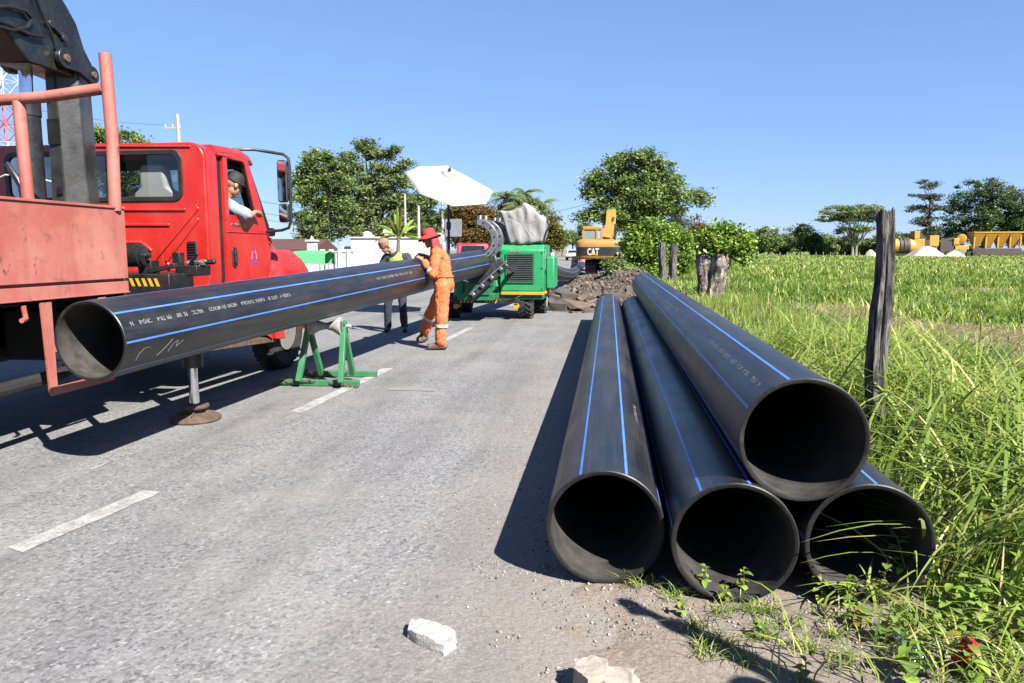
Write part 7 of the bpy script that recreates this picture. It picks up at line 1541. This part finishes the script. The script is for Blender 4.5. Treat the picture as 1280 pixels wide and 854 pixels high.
# seedling tufts of grass on the dirt
rng = np.random.default_rng(9); tf = []
for (x, y) in ((905, 805), (880, 820), (930, 830), (960, 800), (985, 785), (870, 790), (1010, 815), (800, 735), (1045, 800), (960, 770), (905, 770), (935, 765), (1060, 830), (845, 750)):
    q = at_z(x, y); n_ = 46; xy = np.stack([q.x + rng.normal(0, 0.028, n_), q.y + rng.normal(0, 0.022, n_)], 1); tf.append(blades(xy, rng.uniform(0.03, 0.11, n_), rng.uniform(0.0025, 0.006, n_), rng.uniform(0.4, 1.6, n_), np.clip(rng.normal(0.5, 0.25, n_), 0, 1), rng))
# arching long blades before the right-hand pipe mouth
for (x, y, n_, h0, h1) in ((1092, 760, 9, 0.2, 0.42), (1150, 745, 16, 0.35, 0.7), (1200, 730, 22, 0.4, 0.85), (1255, 720, 26, 0.4, 0.9), (1270, 790, 16, 0.3, 0.6), (1235, 650, 30, 0.5, 0.95), (1190, 655, 24, 0.5, 0.9)):
    q = at_z(x, y); xy = np.stack([q.x + rng.normal(0, 0.05, n_), q.y + rng.normal(0, 0.05, n_)], 1); tf.append(blades(xy, rng.uniform(h0, h1, n_), rng.uniform(0.008, 0.018, n_), rng.uniform(0.5, 1.6, n_), np.clip(rng.normal(0.62, 0.16, n_), 0, 1), rng, 1.0, LONG))
mk_grass('grass_tufts', 'grass tufts and long arching blades on the dirt before the pipes', rng, tf)

# ------------------------------------------------------------------ stones, rubble, litter
def hull(pts_):
    bm = bmesh.new()
    for q in pts_: bm.verts.new(q)
    r = bmesh.ops.convex_hull(bm, input=bm.verts); bmesh.ops.delete(bm, geom=[g for g in r['geom_interior'] if isinstance(g, bmesh.types.BMVert)], context='VERTS')
    me = bpy.data.meshes.new('stone'); bm.to_mesh(me); bm.free(); return me
CHALK = M('pale_concrete', (0.54, 0.52, 0.49), 0.95, col2=(0.40, 0.37, 0.33), scale=9, bump=0.6, bscale=60, col3=(0.50, 0.40, 0.30), s3=14); CREAM = M('cream_stone', (0.46, 0.40, 0.33), 0.95, col2=(0.34, 0.285, 0.23), scale=10, bump=0.6, bscale=40)
def stone(name, label, corners, h, mat, seed, lift=0.0, sub=2):
    """stone from its outline on the ground (pixels), with thickness"""
    rg = random.Random(seed); P = [at_z(x, y, 0.01) for x, y in corners]; c = sum(P, Vector()) / len(P); bm = bmesh.new(); top = []; bot = []
    for q in P:
        d = q - c; bot.append(bm.verts.new((d.x, d.y, -0.012))); top.append(bm.verts.new((d.x * 0.93, d.y * 0.93, h * rg.uniform(0.8, 1.12))))
    n_ = len(P); bm.faces.new(top); bm.faces.new(bot[::-1])
    for i in range(n_): bm.faces.new((bot[i], bot[(i + 1) % n_], top[(i + 1) % n_], top[i]))
    bmesh.ops.recalc_face_normals(bm, faces=bm.faces); bmesh.ops.triangulate(bm, faces=bm.faces); bmesh.ops.subdivide_edges(bm, edges=bm.edges, cuts=sub, use_grid_fill=True)
    for v_ in bm.verts:
        q = v_.co * 26 + Vector((seed, 0, 0)); v_.co += Vector((mnoise.noise(q), mnoise.noise(q + Vector((9, 0, 0))), mnoise.noise(q + Vector((0, 9, 0))))) * 0.006 + Vector((0, 0, 0.004 * mnoise.noise(q * 3))) + Vector((mnoise.noise(q * 4), mnoise.noise(q * 4 + Vector((3, 3, 0))), mnoise.noise(q * 4 + Vector((0, 3, 3))))) * 0.0028
    me = bpy.data.meshes.new(name); bm.to_mesh(me); bm.free(); o = part(me, name, mat, ang=45); o.location = (c.x, c.y, gz(c.x, c.y) + lift if c.x > -0.4 else lift + 0.004); return tag(o, label, 'stone')
stone('concrete_chunk', 'flat white chunk of broken concrete lying on the asphalt', [(508, 795), (512, 782), (530, 782), (558, 792), (571, 800), (570, 808), (556, 817), (528, 807)], 0.040, CHALK, 3, sub=5)
stone('concrete_chunk', 'angular cream block of stone on the gravel shoulder', [(716, 862), (718, 850), (740, 846), (760, 852), (758, 872), (735, 880)], 0.075, CREAM, 5, sub=5)
stone('concrete_chunk', 'rounded cream stone leaning on the angular block', [(738, 872), (746, 856), (770, 850), (792, 856), (802, 868), (792, 882), (760, 886)], 0.06, CREAM, 8, sub=5)
# gravel
rng = np.random.default_rng(4); n_ = 9000; px_ = np.concatenate([rng.normal(-0.1, 0.42, n_ // 2), rng.uniform(-0.6, 1.5, n_ // 2)]); py_ = np.concatenate([rng.uniform(1.9, 7, n_ // 2), rng.uniform(1.9, 3.3, n_ // 2)]); ok = (fbm(px_ * 2.5, py_ * 2.5, 61) > 0.40) & (px_ > -1.0); px_, py_ = px_[ok], py_[ok]; n_ = len(px_)
s_ = 0.0022 + 0.0075 * rng.uniform(0, 1, n_) ** 4; oc = np.array([(1, 0, 0), (-1, 0, 0), (0, 1, 0), (0, -1, 0), (0, 0, 0.8), (0, 0, -0.8)]); v = oc[None] * s_[:, None, None] * rng.uniform(0.6, 1.35, (n_, 6, 3)); a_ = rng.uniform(0, 6.28, n_); ca, sa = np.cos(a_), np.sin(a_); vx = v[:, :, 0] * ca[:, None] - v[:, :, 1] * sa[:, None]; vy = v[:, :, 0] * sa[:, None] + v[:, :, 1] * ca[:, None]
v = np.stack([vx + px_[:, None], vy + py_[:, None], v[:, :, 2] + (np.maximum(gh(px_, py_), 0.0) + s_ * 0.3)[:, None]], 2).reshape(-1, 3)
of = np.array([(0, 2, 4), (2, 1, 4), (1, 3, 4), (3, 0, 4), (2, 0, 5), (1, 2, 5), (3, 1, 5), (0, 3, 5)]); f = (np.arange(n_)[:, None, None] * 6 + of[None]).reshape(-1, 3)
k = NT('gravel_stone'); at = k.n('ShaderNodeAttribute', attribute_name='tone'); k.set(Base_Color=k.ramp(at.outputs['Fac'], [(0.0, (0.13, 0.115, 0.10)), (0.5, (0.30, 0.26, 0.22)), (1.0, (0.55, 0.50, 0.45))]), Roughness=0.95)
tag(link(bpy.data.objects.new('gravel', numpy_mesh('gravel', v, f, k.m, np.repeat(rng.uniform(0, 1, n_), 6)))), 'loose gravel scattered on the shoulder', 'gravel', kind='stuff')
# broken asphalt before the excavator
RUB = [M('broken_asphalt_dark', (0.10, 0.082, 0.068), 0.95, col2=(0.055, 0.045, 0.038), scale=4, bump=0.7, bscale=12), M('broken_asphalt_brown', (0.17, 0.12, 0.088), 0.95, col2=(0.09, 0.066, 0.05), scale=4, bump=0.7, bscale=12), M('broken_asphalt_pale', (0.29, 0.22, 0.16), 0.95, col2=(0.16, 0.12, 0.09), scale=4, bump=0.7, bscale=12)]
rb = random.Random(21); RM = []
for i in range(12):
    fl_ = rb.uniform(0.25, 0.75); me = hull([(rb.uniform(-0.5, 0.5), rb.uniform(-0.4, 0.4), rb.choice((-0.5, 0.5)) * fl_ * rb.uniform(0.7, 1)) for _ in range(16)]); me.materials.append(RUB[(0, 1, 2, 0, 1, 1)[i % 6]]); RM.append(me)
cnt = 0
while cnt < 150:
    Y_ = rb.uniform(16.9, 34) if cnt > 60 else rb.uniform(16.9, 22); X_ = rb.uniform(-1.75, 1.0)
    if Y_ < 19 and X_ > -0.32 and X_ < 1.25 and Y_ < 15.8: continue
    s0 = rb.uniform(0.18, 0.5) * (0.70 if cnt > 16 else 1.5); o = bpy.data.objects.new('asphalt_chunk', RM[rb.randrange(12)]); o.location = (X_, Y_, gz(X_, Y_) + s0 * 0.07); o.rotation_euler = (rb.uniform(-0.3, 0.3), rb.uniform(-0.3, 0.3), rb.uniform(0, 6.28)); o.scale = (s0 * rb.uniform(0.8, 1.5), s0, s0 * rb.uniform(0.6, 1.0)); link(o)
    tag(o, 'large slab of broken asphalt on the rubble before the excavator' if cnt <= 16 else 'small lump of broken asphalt and earth on the rubble heap', 'rubble', 'large asphalt slabs' if cnt <= 16 else 'small rubble lumps'); cnt += 1
# earth crumbs over the dig
rng = np.random.default_rng(14); n_ = 14000; px_ = rng.uniform(-2.2, 1.7, n_); py_ = rng.uniform(16.4, 40, n_); s_ = 0.02 + 0.09 * rng.uniform(0, 1, n_) ** 3; v = oc[None] * s_[:, None, None] * rng.uniform(0.5, 1.4, (n_, 6, 3)); zz = gh(px_, py_); ok = zz > 0.02
v = np.stack([v[:, :, 0] + px_[:, None], v[:, :, 1] + py_[:, None], v[:, :, 2] + (zz + s_ * 0.2)[:, None]], 2)[ok].reshape(-1, 3); n_ = ok.sum(); f = (np.arange(n_)[:, None, None] * 6 + of[None]).reshape(-1, 3)
k = NT('dug_earth_crumbs'); at = k.n('ShaderNodeAttribute', attribute_name='tone'); k.set(Base_Color=k.ramp(at.outputs['Fac'], [(0.0, (0.05, 0.04, 0.032)), (0.6, (0.15, 0.11, 0.08)), (1.0, (0.24, 0.185, 0.14))]), Roughness=0.95)
tag(link(bpy.data.objects.new('dug_earth', numpy_mesh('dug_earth', v, f, k.m, np.repeat(rng.uniform(0, 1, n_) ** 1.6, 6)))), 'crumbs of dug earth over the heap', 'earth', kind='stuff')
# fallen leaf, crushed can, plastic bottle
q = at_z(628, 775, 0.012); o = bpy.data.objects.new('fallen_leaf', numpy_mesh('fallen_leaf', *leaf_blade(0.055, 0.014), M('orange_leaf', (0.62, 0.30, 0.04), 0.7, col2=(0.45, 0.42, 0.10), scale=30), smooth=True)); o.location = (q.x, q.y, gz(q.x, q.y) + 0.012); o.rotation_euler = (0.1, 0.1, 0.3); tag(link(o), 'small yellow-orange fallen leaf on the gravel', 'leaf')
q = at_z(1196, 832, 0.03); cn = MB(); n_ = 20
cn.loft([[(r * math.cos(2 * math.pi * i / n_) * (1 + 0.10 * math.sin(3 * i + z * 70)), r * math.sin(2 * math.pi * i / n_) * (0.72 + 0.1 * math.sin(2 * i + z * 50)), z + 0.004 * math.sin(i * 1.9)) for i in range(n_)] for r, z in ((0.020, 0), (0.026, 0.004), (0.030, 0.015), (0.027, 0.03), (0.031, 0.045), (0.028, 0.062), (0.031, 0.075), (0.026, 0.086), (0.022, 0.09))])
o = part(cn, 'drink_can', M('red_can', (0.62, 0.02, 0.03), 0.3, 0.3, col2=(0.48, 0.02, 0.03), scale=40), ang=50); o.location = (q.x, q.y, gz(q.x, q.y) + 0.035); o.rotation_euler = (0.25, 0.35, 0.4); tag(o, 'crushed red drink can among the verge weeds', 'can')
q = at_z(1158, 836, 0.03); o = part(MB().lathe([(0.0, 0), (0.028, 0.002), (0.031, 0.01), (0.031, 0.03), (0.028, 0.035), (0.031, 0.04), (0.031, 0.06), (0.028, 0.065), (0.031, 0.07), (0.030, 0.11), (0.013, 0.145), (0.012, 0.165), (0.0, 0.166)], (0, 0, 0), (0, 0, 1), 24), 'plastic_bottle', glass_mat('clear_plastic', (0.80, 0.86, 0.92), rough=0.12)); o.location = (q.x, q.y - 0.03, gz(q.x, q.y) + 0.03); o.rotation_euler = (-1.25, 0.1, 0.5); tag(o, 'clear plastic bottle lying among the verge weeds', 'bottle')
